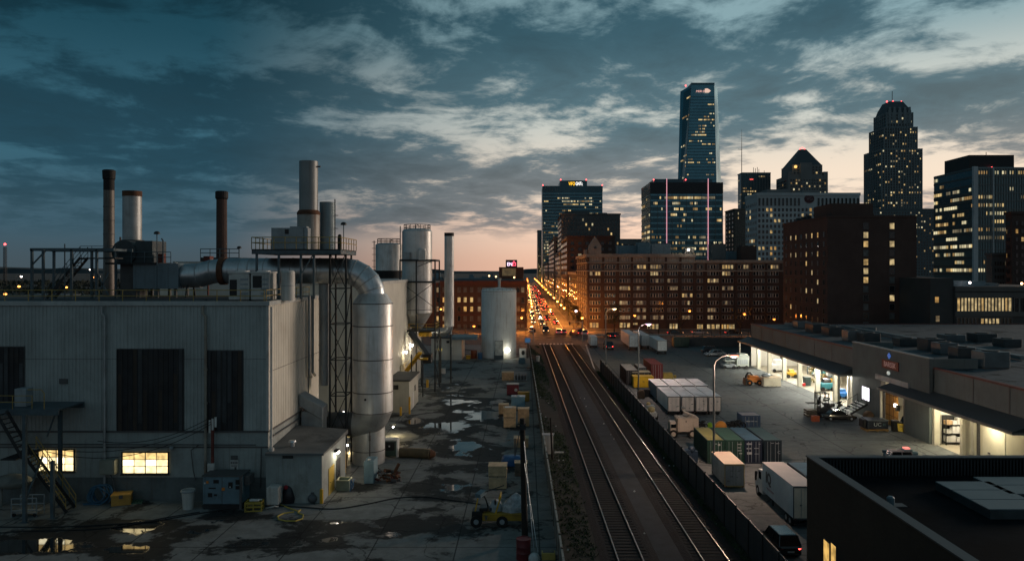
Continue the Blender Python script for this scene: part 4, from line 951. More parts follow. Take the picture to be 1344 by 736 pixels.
# AC units
def ac(label, px0, px1, Y, dup_open):
    x0, x1 = gx(px0,Y), gx(px1,Y); zt = gz(357.5,Y); t = root('rooftop_air_conditioner', label, 'air conditioner', ((x0+x1)/2,Y+1,RZ))
    m_ = MB(); m_.box(x0,x1,Y,Y+1.9,RZ+.1,zt-.06); m_.build('case', white_dirty, t, False, .04)
    m_ = MB(); m_.box(x0-.06,x1+.06,Y-.06,Y+1.96,zt-.06,zt+.06); m_.cyl(((x0+x1)/2,Y+.95,zt+.06),((x0+x1)/2,Y+.95,zt+.16),.6,n=18); m_.build('fan_top', white_paint, t)
    m_ = MB(); m_.box(x0+.1,x0+.75,Y-.03,Y,RZ+.5,zt-.65) if dup_open else m_.box(x0+.2,x0+1.0,Y-.03,Y,RZ+1.2,zt-.3); m_.build('grille', black_plastic, t)
    m_ = MB()
    for k in range(4): m_.box(x1-.8,x1-.1,Y-.03,Y,RZ+.6+k*.42,RZ+.78+k*.42)
    m_.build('louvre', grey_unit, t)
    m_ = MB(); m_.box(x0+.05,x1-.05,Y+.1,Y+1.8,RZ,RZ+.1); m_.build('base', seam, t)
ac('white rooftop air conditioner with dark side opening', 300, 327, 69, True)
ac('white rooftop air conditioner with round fan grille nearer the roof tank', 329, 354, 69, False)
X = gx(378,70); t = root('roof_tank', 'upright pale cylinder tank on the factory roof beside the air conditioners', 'tank', (X,70,RZ))
m_ = MB(); m_.lathe([(.62,RZ),(.62,gz(357,70)),(.5,gz(355,70))],(X,70),20); m_.build('shell', white_dirty, t, True)
m_ = MB(); m_.cyl((X,70,gz(375,70)),(X,70,gz(375,70)+.05),.64,n=20); m_.build('seam_ring', grey_unit, t)
m_ = MB(); X = gx(255,68); m_.box(X-.8,X+.9,67.6,68.6,RZ,RZ+.15); tag(m_.build('roof_scrap', seam), 'flat dark scrap lying on the roof behind the front rail', 'scrap')
m_ = MB(); m_.box(gx(252,79)-.3,gx(252,79)+.4,82.5,83.5,RZ+3.5,RZ+4.3); m_.bar((gx(252,79),83,RZ),(gx(252,79),83,RZ+3.5),.15); tag(m_.build('roof_box', rust_red), 'small red box peeking over the duct on the factory roof', 'box')

# ------------------------------------------------------------------ beige process hall, silos and stack behind
t = root('process_hall', 'beige windowless process hall behind the silver tank', 'building', (-30,120,0))
MB().box(-48,-19.5,100,142,0,gz(371,100)).build('wall', paint_beige, t)
m_ = MB(); m_.box(-48.1,-19.35,99.9,142.1,gz(371,100)-.3,gz(371,100)+.12); m_.build('roof_edge', white_dirty, t)
MB().box(-24,-19.3,99.8,104,6,8.2).build('wall_panel', white_dirty, t)
m_ = MB(); X = -19.3; m_.box(X-.1,X,118,126,0.1,5.2); m_.build('lit_wall_patch', mat('lit_cream_wall', (.6,.55,.4), .7), t)  # sheet on the wall; the yellowish lamplight there is put into its cream
def bulb(label, px, py, Y, X=None, power=60, col=(1,.88,.62)):
    X = gx(px,Y) if X is None else X; z = gz(py,Y); t = root('work_light', label, 'lamp', (X,Y,z))
    m_ = MB(); m_.sph((X,Y,z),.2 if Y > 115 else .1); m_.build('bulb', white_tube, t)
    m_ = MB(); m_.bar((X-.5,Y+.1,z+.25),(X+.3,Y+.1,z+.25),.08); m_.build('bracket', steel_dark, t)
    lamp('work_light_glow', (X+.3,Y-.3,z-.2), col, power, .2, t)
bulb('lit white work light at the top of the silo conveyor', 549, 449, 126, None, 130)
bulb('lit white work light behind the silo conveyor', 541, 453, 129, None, 110)
bulb('lit warm work light under the silo legs', 533, 462, 121.5, None, 90, (1,.8,.45))
bulb('bright pinkish weld light between the support tower and the scrubber tank', 451, 541, 84, None, 60, (1,.75,.8))
bulb('warm work light low behind the scrubber tank base', 456, 584, 83.5, None, 260, (1,.72,.32))
bulb('warm work light on the wall above the ribbed hose roll', 516, 560, 92, None, 150, (1,.78,.42))
# silo 1
siX, siY = gx(547.5,128), 128.0
t = root('silo', 'tall pale silo with hopper bottom in a braced steel frame', 'silo', (siX,siY,0))
m_ = MB(); m_.lathe([(2.5,gz(410,siY)),(2.5,gz(304,siY)),(2.2,gz(301,siY)),(.4,gz(299.5,siY))],(siX,siY),36); m_.build('shell', silo_metal, t, True)
m_ = MB(); m_.lathe([(.5,9.6),(2.5,gz(410,siY))],(siX,siY),36); m_.build('hopper', silo_metal, t, True)
m_ = MB()
for py in (341,370,406): m_.cyl((siX,siY,gz(py,siY)-.05),(siX,siY,gz(py,siY)+.05),2.52,n=36)
m_.build('seam_rings', seam, t)
m_ = MB()
pr = [(siX+2.2*math.cos(a),siY+2.2*math.sin(a),gz(303,siY)) for a in [k*PI/8 for k in range(17)]]; railing(m_, pr, 1.0, .9, .05)
for k in (-.25,.25): m_.bar((siX-2.7,siY-.8+k,gz(341,siY)),(siX-2.7,siY-.8+k,gz(297,siY)),.07)
z = gz(341,siY)
while z < gz(298,siY): m_.bar((siX-2.7,siY-1.05,z),(siX-2.7,siY-.55,z),.06); z += .4
m_.tube([(siX-.2,siY,gz(300,siY)),(siX-.2,siY,gz(294,siY)),(siX+.3,siY,gz(296,siY))],.08,5)
m_.build('top_railing', steel_blue, t)
m_ = MB(); x0, x1, ya, yb = gx(525,125), gx(571,125), 125, 131.2; zd1, zd2 = gz(341.5,125), gz(434,125)
for X in (x0,x1,(x0+x1)/2-.2):
    for yy in (ya,yb): m_.bar((X,yy,0),(X,yy,zd1),.22)
for z in (zd1,gz(370,125),zd2):
    for yy in (ya,yb): m_.bar((x0,yy,z),(x1,yy,z),.18,.3)
    for X in (x0,x1): m_.bar((X,ya,z),(X,yb,z),.18,.3)
m_.bar((x0,ya,gz(370,125)),(x1,ya,gz(404,125)),.09); m_.bar((x1,ya,gz(370,125)),(x0,ya,gz(404,125)),.09)
m_.bar(((x0+x1)/2,ya,gz(350,125)),(x1,ya,gz(341,125)),.09)
for z0_, z1_ in ((0,zd2/2),(zd2/2,zd2)):
    m_.bar((x1,ya,z0_),(x1,yb,z1_),.1); m_.bar((x1,yb,z0_),(x1,ya,z1_),.1); m_.bar((x0,ya,z0_),(x0,yb,z1_),.1)
m_.box(x0,x1,ya,yb,zd2-.1,zd2)
m_.build('frame', steel_dark, t)
m_ = MB(); m_.box(siX+.7,siX+1.8,ya-.3,ya+1,gz(341,125),gz(328,125)); m_.cyl((siX+1.2,ya+.3,gz(328,125)),(siX+1.2,ya+.3,gz(326.5,125)),.6,n=14); m_.build('dust_filter', silo_metal, t)
m_ = MB(); m_.box(siX-1.8,siX-.8,ya,ya+1,gz(340,125),gz(331,125)); m_.build('pump', grey_unit, t)
m_ = MB(); railing(m_, [(x0,ya,zd2),(x1,ya,zd2),(x1,yb,zd2)],1.1,1.3,.05); m_.build('handrail', yellow_rail, t)
m_ = MB(); m_.lathe([(1.1,gz(441,126)),(1.1,gz(436,126)),(.6,gz(434,126))],(siX+1.6,126),14); m_.build('outlet', yellow_paint, t, True)
# conveyor
t = root('inclined_conveyor', 'inclined yellow conveyor running up under the silo', 'conveyor', (gx(545,122),122,0))
m_ = MB(); m_.bar((gx(538,122),123,gz(437,122)),(gx(562,122),121,gz(466,122)),1.0,.5); m_.build('trough', steel_dark, t)
m_ = MB(); m_.bar((gx(532,120),121.5,gz(488,120)),(gx(552,120),119.5,gz(462,120)),.7,.35); m_.bar((gx(550,120),119.5,gz(470,120)),(gx(562,120),119.5,gz(470,120)),.7,.3); m_.build('lower_trough', yellow_paint, t)
for px in (540,555):
    m_ = MB(); m_.bar((gx(px,120),120,0),(gx(px,120),120,gz(465,120)),.15); m_.build('leg', steel_dark, t)
m_ = MB(); m_.box(gx(556,121),gx(567,121),120.2,122,gz(476,121),gz(464,121)); m_.build('gearbox', black_plastic, t, False, .08)
# silo 2 on the hall roof
s2X, s2Y = gx(510.5,140), 140.0
t = root('roof_silo', 'squat silo with dark skirt on the process hall roof left of the tall silo', 'silo', (s2X,s2Y,18))
m_ = MB(); m_.lathe([(2.45,gz(355,s2Y)),(2.45,gz(321,s2Y)),(1.8,gz(319,s2Y))],(s2X,s2Y),32); m_.build('shell', silo_metal, t, True)
m_ = MB(); m_.lathe([(2.1,gz(371,s2Y)),(2.3,gz(355,s2Y))],(s2X,s2Y),32); m_.build('skirt', soot, t, True)
m_ = MB(); railing(m_, [(s2X+2.1*math.cos(a),s2Y+2.1*math.sin(a),gz(320,s2Y)) for a in [k*PI/6 for k in range(13)]],.9,1.1,.05)
for k in (-.25,.25): m_.bar((s2X-2.6,s2Y-.6+k,gz(372,s2Y)),(s2X-2.6,s2Y-.6+k,gz(316,s2Y)),.07)
for py in (318,326,334,342,350): m_.tube([(s2X-2.6+.4*math.cos(a),s2Y-.6+.4*math.sin(a),gz(py,s2Y)) for a in [k*PI/5 for k in range(11)]],.04,4)
m_.tube([(s2X+.2,s2Y,gz(320,s2Y)),(s2X+.2,s2Y,gz(314,s2Y)),(s2X+.6,s2Y,gz(315,s2Y))],.1,5); m_.build('ladder_cage', steel_dark, t)
# plain tall stack with elbow
kX, kY = gx(589.5,135), 135.0
t = root('pale_stack', 'plain pale stack with black rim rising from an elbow beside the silo', 'chimney', (kX,kY,0))
m_ = MB(); m_.lathe([(.86,gz(428,kY)),(.84,gz(308,kY))],(kX,kY),24); m_.build('shaft', silo_metal, t, True)
m_ = MB(); m_.lathe([(.86,gz(310,kY)),(.86,gz(305.5,kY)),(.75,gz(305.5,kY))],(kX,kY),24); m_.build('rim', soot, t, True)
m_ = MB(); m_.tube([(kX,kY,gz(427,kY)),(kX-.15,kY,gz(432,kY)),(kX-.9,kY,gz(435.5,kY)),(gx(556,kY),kY,gz(435.5,kY))],.78,20); m_.build('elbow', galv, t, True)
m_ = MB(); m_.bar((kX-1.5,kY,0),(kX-1.5,kY,9),.25); m_.bar((kX+.3,kY,0),(kX+.3,kY,8.6),.25); m_.build('support', steel_dark, t)
# small gatehouse sheds
def shedbox(name, label, px0, px1, Y, zt, depth, side_m, roof_m, extra=None):
    x0, x1 = gx(px0,Y), gx(px1,Y); t = root(name, label, 'shed', ((x0+x1)/2,Y+depth/2,0))
    MB().box(x0,x1,Y,Y+depth,0,zt).build('wall', side_m, t)
    MB().box(x0-.2,x1+.2,Y-.2,Y+depth+.2,zt,zt+.18).build('roof', roof_m, t)
    return t, x0, x1
t, x0, x1 = shedbox('yard_shed', 'small cream shed with small dark window behind the silver tank', 505, 537, 107, gz(500,107), 9, mat('cream_shed_paint', (.46,.45,.38), .6, 0, .15, .5, 0, .3), roof_tar)
m_ = MB(); m_.box(gx(516,107),gx(523,107),106.93,106.99,gz(511,107),gz(505,107)); m_.build('window', glass_dark, t)
m_ = MB(); m_.box(x1+.005,x1+.05,110,111,.05,2.3); m_.build('door', white_paint, t)
m_ = MB(); m_.box(x1+.005,x1+.06,112.2,113,2.2,3); m_.build('vent', black_plastic, t)
bollard(537.5,543,'yellow bollard at the corner of the cream shed', 2.4, .14)
bollard(526,545,'short yellow post between the silver tank and the cream shed', 1.2)
bollard(561,508,'yellow footing post under the silo frame', 1.3, .22)
t, x0, x1 = shedbox('low_store', 'low beige store building behind the pale stack', 566, 606, 169, gz(444,169), 8, paint_beige, roof_tar)
m_ = MB(); m_.box(gx(575,169),gx(580,169),168.9,168.99,gz(460,169),gz(457,169)); m_.build('lit_sign', emit('yellow_glow_panel', (1,.8,.2), .5), t)
m_ = MB(); m_.box(gx(586,169),gx(590,169),168.9,168.99,gz(450,169),gz(447,169)); m_.build('vent', black_plastic, t)
m_ = MB(); m_.cyl((gx(592,168.5),168.5,0),(gx(592,168.5),168.5,6.5),.2,n=8); m_.build('downpipe', galv, t)
m_ = MB(); m_.box(gx(592,169),gx(617,169)+1.5,168.5,176,gz(444,169)-.3,gz(444,169)+.35); m_.build('canopy', blue_unit, t)
# white tank
wX, wY = gx(654,171), 171.0
t = root('storage_tank', 'wide white storage tank with small door and steps at the end of the yard', 'tank', (wX,wY+3.9,0))
cY = wY+3.5; rW = 4.0; zT = gz(381,cY)
m_ = MB(); m_.lathe([(rW,0),(rW,zT),(rW-.15,zT+.15),(.3,zT+.7)],(wX,cY),44); m_.build('shell', tank_paint, t, True)
m_ = MB()
for z in (zT-.15,.1): m_.cyl((wX,cY,z-.08),(wX,cY,z+.08),rW+.03,n=44)
m_.build('rim', white_dirty, t)
m_ = MB(); railing(m_, [(wX+3.8*math.cos(a),cY+3.8*math.sin(a),zT) for a in [k*PI/12 for k in range(25)]],.45,.9,.07,0,(1,)); m_.build('top_railing', white_dirty, t)
m_ = MB(); m_.cyl((wX+.1,cY,zT),(wX+.1,cY,gz(365,cY)),.3,n=10); m_.cyl((wX+.1,cY,gz(367,cY)),(wX+.1,cY,gz(365,cY)),.45,n=10); m_.build('vent_pipe', white_dirty, t, True)
m_ = MB(); xd = gx(655,wY); m_.box(xd-.85,xd+.85,wY-.75,wY+.1,.9,4.1); dr = m_.build('door', mat('pale_door_paint', (.5,.54,.52), .5), t)
m_ = MB(); 
for a in (-.9,.85): m_.box(xd+a,xd+a+.05,wY-.8,wY,.9,4.15)
m_.box(xd-.9,xd+.9,wY-.8,wY,4.1,4.16); m_.build('frame', seam, dr)
m_ = MB()
for k in range(4): m_.box(xd-1.0,xd+1.0,wY-1.0-k*.35,wY-.65-k*.35,0,.9-k*.22)
m_.build('steps', steel_blue, t)
m_ = MB(); railing(m_, [(xd-1,wY-.8,.9),(xd-1,wY-2,.1)],1,1.2,.05); railing(m_, [(xd+1,wY-.8,.9),(xd+1,wY-2,.1)],1,1.2,.05); m_.build('handrail', steel_blue, t)
m_ = MB(); xl = gx(667.5,wY); m_.sph((xl,wY-.35,gz(459.5,wY)),.28); m_.build('lamp', white_tube, t)
lamp('tank_lamp', (xl,wY-1.0,gz(460,wY)), (1,.86,.55), 60, .2, t)
m_ = MB(); m_.box(gx(684,wY),gx(689,wY),cY-3.5,cY-3.4,gz(397,wY)-.2,gz(397,wY)); m_.build('gauge_board', seam, t)
def drum(label, px, py, r, h, m, name='drum', cat='drum'):
    X, Y = g2(px,py); t = root(name, label, cat, (X,Y,0))
    m_ = MB(); m_.lathe([(r,0),(r,h*.33),(r*1.03,h*.35),(r,h*.37),(r,h*.64),(r*1.03,h*.66),(r,h*.68),(r,h)],(X,Y),20); m_.build('barrel', m, t, True)
    m_ = MB(); m_.lathe([(r*1.03,h-.04),(r*1.03,h+.03),(r*.93,h+.03),(r*.93,h-.02)],(X,Y),20); m_.build('rim', m, t, True)
blue_drum = mat('blue_drum_plastic', (.04,.13,.26), .4, 0, .2)
drum('blue drum at the foot of the white storage tank', 630, 471, .5, 1.4, blue_drum)
drum('orange red bin between the beige store and the white tank', 622, 470, .7, 1.8, mat('orange_red_bin', (.30,.07,.02), .5))
m_ = MB(); X, Y = g2(614.5,471); m_.box(X-.5,X+.5,Y,Y+.8,0,.75); m_.box(X-.55,X+.55,Y-.05,Y+.85,.75,.85); simple('grit_box', m_, yellow_paint, 'low yellow lidded grit box beside the beige store', 'box', .03)
m_ = MB(); X, Y = g2(582,490.5); m_.box(X-.4,X+.4,Y-.3,Y+.3,.1,1.0); m_.box(X-.45,X+.45,Y-.35,Y+.35,1.0,1.08); m_.box(X-.3,X+.3,Y-.2,Y+.2,0,.1); simple('chest', m_, white_paint, 'lone white chest standing on the open concrete near the silo', 'box', .03)
X, Y = g2(686,470)
t = root('white_cabinet', 'white cabinet with dark opening right of the storage tank', 'cabinet', (X,Y,0)); m_ = MB(); m_.box(X-.75,X+.75,Y,Y+.9,0,2.2); m_.build('case', white_paint, t, False, .04)
m_ = MB(); m_.sph((X+.1,Y-.02,1.25),.38,12,6,sq=(1,.2,1.4)); m_.build('opening', black_plastic, t)
X, Y = g2(692.5,470); t = root('blue_sign', 'small blue board on a post by the plank fence', 'sign', (X,Y,0))
m_ = MB(); m_.cyl((X,Y,0),(X,Y,gz(449,Y)),.06,n=6); m_.build('post', steel_dark, t)
m_ = MB(); m_.box(X-.6,X+.6,Y-.06,Y-.01,gz(449.5,Y),gz(443.5,Y)); m_.build('board', emit('blue_board', (.1,.3,.7), .12, 0, 1, (.08,.22,.45)), t)
X, Y = g2(685,477); m_ = MB(); m_.box(X-.7,X+.7,Y,Y+1,0,.9); m_.box(X-.6,X+.6,Y+.1,Y+.9,.9,1.2); simple('grey_bin', m_, blue_unit, 'low grey bin in the corner below the white cabinet', 'bin', .05)
# ------------------------------------------------------------------ yard clutter by the tank
X, Y = g2(511,600)
t = root('portable_compressor', 'white framed green compressor box standing behind the tank base', 'compressor', (X,Y,0))
m_ = MB(); m_.box(X-.75,X+.75,Y,Y+1.2,.12,1.75); m_.build('case', mat('dark_green_machine', (.06,.10,.07), .5, 0, .3), t, False, .04)
m_ = MB(); m_.box(X-.82,X+.82,Y-.06,Y+1.26,1.75,1.87); m_.box(X+.72,X+.86,Y-.06,Y+1.26,0,1.75); m_.build('frame', white_paint, t)
m_ = MB(); m_.box(X-.6,X+.55,Y-.04,Y-.003,.75,1.6); op = m_.build('opening', black_plastic, t)
m_ = MB(); m_.sph((X+.0,Y-.06,1.2),.1); m_.build('gauge', white_paint, op)
x0, Y = g2(524,600); x1 = gx(566,Y)
t = root('ribbed_hose_roll', 'brown ribbed duct hose lying on the concrete beside the compressor', 'duct hose', (x0,Y,0))
m_ = MB(); pr = []
n = 26
for i in range(n*2+1):
    q = i/(n*2); pr.append((x0+(x1-x0)*q, Y+.1*math.sin(q*4)-.5*q, .52))
m_.tube(pr, [.5+(.05 if i%2 else -.03) for i in range(n*2+1)], 16); m_.build('hose', mat('brown_duct_hose', (.20,.145,.08), .7, 0, .3, 2, 0, .2), t, True)
m_ = MB(); m_.tube([pr[-1],(pr[-1][0]+.5,pr[-1][1],.5)],[.5,.25],14); m_.build('end_cap', rusty, t, True)
x0, Y = g2(477.5,635.5); x1 = gx(489,Y)
t = root('transformer_cabinet', 'narrow blue grey metal cabinet beside the scrap heap', 'cabinet', ((x0+x1)/2,Y+.8,0))
m_ = MB(); m_.box(x0,x1+.1,Y,Y+2.0,.08,2.15); m_.build('case', mat('light_blue_grey_unit', (.2,.31,.36), .5, .1, .2, 1, 0, .25), t, False, .03)
m_ = MB(); m_.box(x0+.05,x1,Y+.1,Y+1.9,0,.08); m_.build('base', seam, t)
m_ = MB(); m_.box(x0+.2,x1-.3,Y+.4,Y+.9,2.16,2.2); m_.build('label_plate', white_paint, t)
X, Y = g2(508,633)
m_ = MB()
for i in range(60):
    a = Vector((X+R.uniform(-.9,1.1), Y+R.uniform(-.5,1.0), R.uniform(.1,.95))); d = Vector((R.uniform(-1,1),R.uniform(-.6,.6),R.uniform(-.25,.35)))*R.uniform(.4,1.0)
    if R.random() < .5: m_.bar(a, a+d, R.uniform(.08,.3), R.uniform(.08,.2), R.randrange(3))
    else: m_.cyl(a, a+d, R.uniform(.05,.16), n=7, m=R.randrange(3))
m_.bar((X+.5,Y+.6,.6),(X+1.0,Y+.8,1.6),.2,.25,0); m_.bar((X-.8,Y-.3,1.5),(X,Y-.5,.9),.08,.08,2)
o = simple('scrap_heap', m_, [rusty, rust_red, seam], 'rusty heap of machine scrap beside the blue grey cabinet', 'scrap')
x0, Y = g2(441,645); x1 = gx(458,Y)
t = root('evaporative_cooler', 'open topped green grey cooler box in front of the shed door', 'air unit', ((x0+x1)/2,Y+.6,0))
m_ = MB()
for a in ((x0,x1,Y,Y+.08),(x0,x1,Y+1.15,Y+1.23),(x0,x0+.08,Y+.08,Y+1.15),(x1-.08,x1,Y+.08,Y+1.15)): m_.box(*a,.06,.98)
m_.box(x0+.08,x1-.08,Y+.08,Y+1.15,.06,.7); m_.build('case', mat('green_grey_unit', (.22,.27,.22), .6, 0, .2), t)
m_ = MB(); m_.box(x0,x1,Y-.03,Y+.1,.98,1.03); m_.box(x0,x1,Y+1.13,Y+1.26,.98,1.03); m_.box(x0-.03,x0+.1,Y+.1,Y+1.13,.98,1.03); m_.box(x1-.1,x1+.03,Y+.1,Y+1.13,.98,1.03); m_.build('rim', mat('cream_paint', (.5,.48,.34), .6), t)
m_ = MB(); m_.tube([(x1+.02+.02*k,Y+.6+.4*math.cos(k*.7),.5+.4*math.sin(k*.7)) for k in range(10)],.05,5); m_.bar((x1+.05,Y+.1,0),(x1+.25,Y+1.0,.9),.08); m_.build('fan_guard', blue_drum, t)
# crates stacked along the fence
def crate(label, px, py, wpx, h, z0=0, dp=None, m=None, rz=0, group=None, name='wooden_crate', cat='crate', Yof=None):
    X, Y = g2(px, py); Y = Yof or Y
    X = gx(px, Y); wd = wpx*Y/F; dp = dp or wd*.9
    t = root(name, label, cat, (0,0,0), 0, group); m = m or wood
    b_ = MB(); b_.box(-wd/2+.04,wd/2-.04,.04,dp-.04,.1,h-.04); b_.build('side_panel', m, t)
    b_ = MB()
    for a in (-wd/2,wd/2-.12):
        for y in (0,dp-.12): b_.box(a,a+.12,y,y+.12,.1,h-.05)
    for z in (.1,h/2-.05,h-.17):
        b_.box(-wd/2+.12,wd/2-.12,.0,.035,z,z+.12); b_.box(-wd/2+.0,-wd/2+.035,.12,dp-.12,z,z+.12); b_.box(wd/2-.035,wd/2,.12,dp-.12,z,z+.12)
    b_.build('batten', m, t)
    b_ = MB(); b_.box(-wd/2-.03,wd/2+.03,-.03,dp+.03,h-.05,h+.02)
    b_.build('lid', mat('pale_crate_lid', (.55,.42,.27), .8, 0, .25, 2), t)
    b_ = MB()
    for a in (-wd/2+.05,-.06,wd/2-.17): b_.box(a,a+.12,.02,dp-.02,0,.1)
    b_.build('skid', wood_grey, t)
    t.location = (X,Y,z0); t.rotation_euler = (0,0,rz); return t, X, Y, wd
cw = mat('crate_wood_pale', (.56,.41,.24), .8, 0, .25, 2.5, .1, .3, (.2,.12,.06), .3)
_, X, Y, wd = crate('lower of the two stacked wooden crates beside the yellow tug', 653, 642.5, 23, 1.12, m=cw)
crate('upper of the two stacked wooden crates beside the yellow tug', 653, 642.5, 24, 1.0, 1.14, m=cw)
crate('wooden crate farthest up the yard beside steel stillages', 666.5, 499.5, 15.5, 1.5)
_, X, Y, wd = crate('lower wooden crate of the tall pair beside the fence', 669, 561.5, 16, 1.25, m=cw)
crate('upper wooden crate of the tall pair with white sheet on its lid', 669, 561.5, 16.5, 1.25, 1.27, m=cw)
m_ = MB(); m_.box(X-.6,X+.3,Y+.1,Y+.9,2.55,2.6); simple('plastic_sheet', m_, white_paint, 'white sheet lying on the tall pair of crates', 'sheet')
crate('wooden crate right of the tall pair against the plank fence', 687, 560, 15, 2.3)
crate('squat wooden crate behind the tall pair', 661, 544, 13, 1.4)
crate('low wooden crate half hidden behind the dark pole', 684, 588, 19, 1.1)
crate('dark stillage crate below the blue tarp', 684, 625, 17, 1.3, m=wood_grey)
X, Y = g2(683.5,500.5)
t = root('stillage', 'grey steel stillage cage beside the farthest wooden crate', 'stillage', (X,Y,0))
m_ = MB(); m_.box(X-1.2,X+1.2,Y,Y+1.6,.15,.25)
for k in range(5): m_.box(X-1.2+k*.57,X-1.08+k*.57,Y,Y+.08,0,1.5); m_.box(X-1.2+k*.57,X-1.08+k*.57,Y+1.5,Y+1.58,0,1.5)
m_.box(X-1.2,X+1.2,Y,Y+.08,1.4,1.5); m_.box(X-1.2,X+1.2,Y+1.5,Y+1.58,1.4,1.5); m_.build('frame', grey_unit, t)
m_ = MB(); m_.box(X-1.0,X+.9,Y+.2,Y+1.4,.25,1.0); m_.build('load', mat('dark_load', (.05,.055,.06), .6), t)
X, Y = g2(673,519)
t = root('red_bin', 'dark red bin with white heap on top near the fence', 'bin', (X,Y,0))
m_ = MB(); m_.box(X-.95,X+.95,Y,Y+1.3,.1,1.75); m_.build('case', mat('dark_red_bin_paint', (.17,.02,.03), .5, 0, .2), t, False, .06)
m_ = MB(); m_.box(X-1.0,X+1.0,Y-.04,Y+1.34,1.75,1.85); m_.build('lid', white_dirty, t)
m_ = MB(); m_.sph((X+.5,Y-.02,.9),.26,10,6,sq=(1,.15,1)); m_.build('badge', white_dirty, t)
X, Y = g2(687.5,527); m_ = MB(); m_.box(X-.9,X+.85,Y,Y+1.2,.1,1.3); m_.box(X-.95,X+.9,Y-.04,Y+1.24,1.3,1.42); m_.box(X-.8,X+.7,Y+.1,Y+1,0,.1); simple('yellow_chest', m_, mat('mustard_paint', (.32,.2,.03), .6), 'mustard yellow chest behind the blue tank', 'box', .04)
X, Y = g2(680,537)
t = root('blue_tote', 'pale blue square tote tank beside the stacked crates', 'tank', (X,Y,0))
m_ = MB(); m_.box(X-.98,X+.98,Y,Y+1.5,.15,1.75); m_.build('bottle', mat('pale_blue_tote', (.17,.33,.42), .45, 0, .2, 1), t, False, .1)
m_ = MB(); m_.box(X-1.0,X+1.0,Y-.02,Y+1.52,0,.15); m_.build('base', seam, t)
m_ = MB(); m_.box(X-1.02,X+1.02,Y-.03,Y+1.53,1.76,1.82); m_.cyl((X,Y+.7,1.82),(X,Y+.7,1.95),.25,n=12); m_.build('lid', mat('pale_blue_lid', (.35,.5,.56), .5), t)
X, Y = g2(672,612)
m_ = MB(); n = 16; rings = []
for z, k in ((0,1.0),(.5,1.02),(.8,.96),(.95,.8),(1.0,.3)): rings.append([(X+1.05*k*max(-1,min(1,1.3*math.cos(2*PI*j/n)))+.05*math.sin(j*2.1), Y+.8+.7*k*max(-1,min(1,1.3*math.sin(2*PI*j/n))), z*.95+.03*math.cos(j*1.7)) for j in range(n)])
m_.loft(rings); simple('blue_tarp', m_, mat('blue_tarpaulin', (.02,.09,.24), .4, 0, .3, 2), 'bright blue tarpaulin over a load behind the stacked crates', 'tarpaulin', 0, True)
# yellow tug
Yt = gy(692); x0 = gx(618,Yt)
t = root('yard_tug', 'yellow yard tug carrying a plastic wrapped load beside the wooden pole', 'tug', (x0+1.9,Yt+.7,0))
def pt(px): return gx(px,Yt)
m_ = MB(); m_.extr([(Yt,.5),(Yt,1.05),(Yt+1.5,1.05),(Yt+1.5,.5)], pt(633), pt(692)); m_.box(pt(633),pt(692),Yt-.03,Yt+1.53,.98,1.08); m_.build('chassis', mat('tug_yellow', (.36,.22,.02), .5, 0, .3, 1.5, 0, .4, (.08,.05,.03), .5), t, False, .04)
m_ = MB(); m_.box(pt(619),pt(634),Yt+.2,Yt+1.3,.45,1.2); m_.box(pt(629),pt(640),Yt+.2,Yt+1.3,1.2,1.45); m_.build('engine_cover', black_plastic, t, False, .05)
for px in (625,659):
    for yy in (-.05,1.25):
        m_ = MB(); m_.cyl((pt(px),Yt+yy,.45),(pt(px),Yt+yy+.3,.45),.45,n=18); wh = m_.build('wheel', rubber, t, True)
        m_ = MB(); m_.cyl((pt(px),Yt+yy-.02,.45),(pt(px),Yt+yy,.45),.2,n=12); m_.build('rim', grey_unit, wh)
m_ = MB()
m_.bar((pt(650),Yt+.1,1.0),(pt(657),Yt+.1,2.35),.12); m_.bar((pt(650),Yt+1.4,1.0),(pt(657),Yt+1.4,2.35),.12); m_.bar((pt(657),Yt+.1,2.35),(pt(657),Yt+1.4,2.35),.1)
m_.bar((pt(623),Yt+.3,1.1),(pt(627),Yt+.3,2.2),.1); m_.build('roll_bar', yellow_paint, t)
m_ = MB(); m_.bar((pt(627),Yt+.2,2.4),(pt(634),Yt+.9,2.55),.5,.3); m_.build('control_box', blue_unit, t)
m_ = MB(); m_.tube([(pt(640),Yt+.7,1.4),(pt(637),Yt+.7,2.0),(pt(634),Yt+.7,2.3)],.06,6); m_.tube([(pt(633.5)+.05*math.cos(a),Yt+.7+.25*math.sin(a),2.35+.2*math.cos(a)) for a in [k*PI/6 for k in range(13)]],.035,5); m_.bar((pt(634),Yt+.6,2.55),(pt(661),Yt+1.2,2.95),.06); m_.build('steering_column', black_plastic, t)
m_ = MB(); m_.box(pt(643),pt(651),Yt+.4,Yt+1.1,1.15,1.4); m_.box(pt(648.5),pt(651),Yt+.4,Yt+1.1,1.4,2.0); m_.build('seat', black_plastic, t, False, .05)
m_ = MB(); m_.quad((pt(636),Yt-.032,.95),(pt(640),Yt-.032,.95),(pt(639),Yt-.032,.6),(pt(637),Yt-.032,.6)); m_.build('badge', seam, t)
m_ = MB(); rings = []; n = 18
for z, k in ((1.08,1.0),(1.5,.98),(1.9,.72),(2.2,.42),(2.42,.14)):
    rings.append([(pt(675)+.25*(z-1.08)/1.3-.1+1.0*k*math.cos(2*PI*j/n)*(1+.13*math.sin(j*2.3+z)), Yt+.75+.62*k*math.sin(2*PI*j/n)*(1+.1*math.cos(j*1.9)), z+.06*math.sin(j*2.9)) for j in range(n)])
m_.loft(rings); simple('wrapped_load', m_, mat('cloudy_plastic_wrap', (.34,.38,.40), .22, 0, .4, 3, .3), 'cloudy plastic wrapped load heaped on the yellow tug', 'load')
rings = []; m_ = MB()
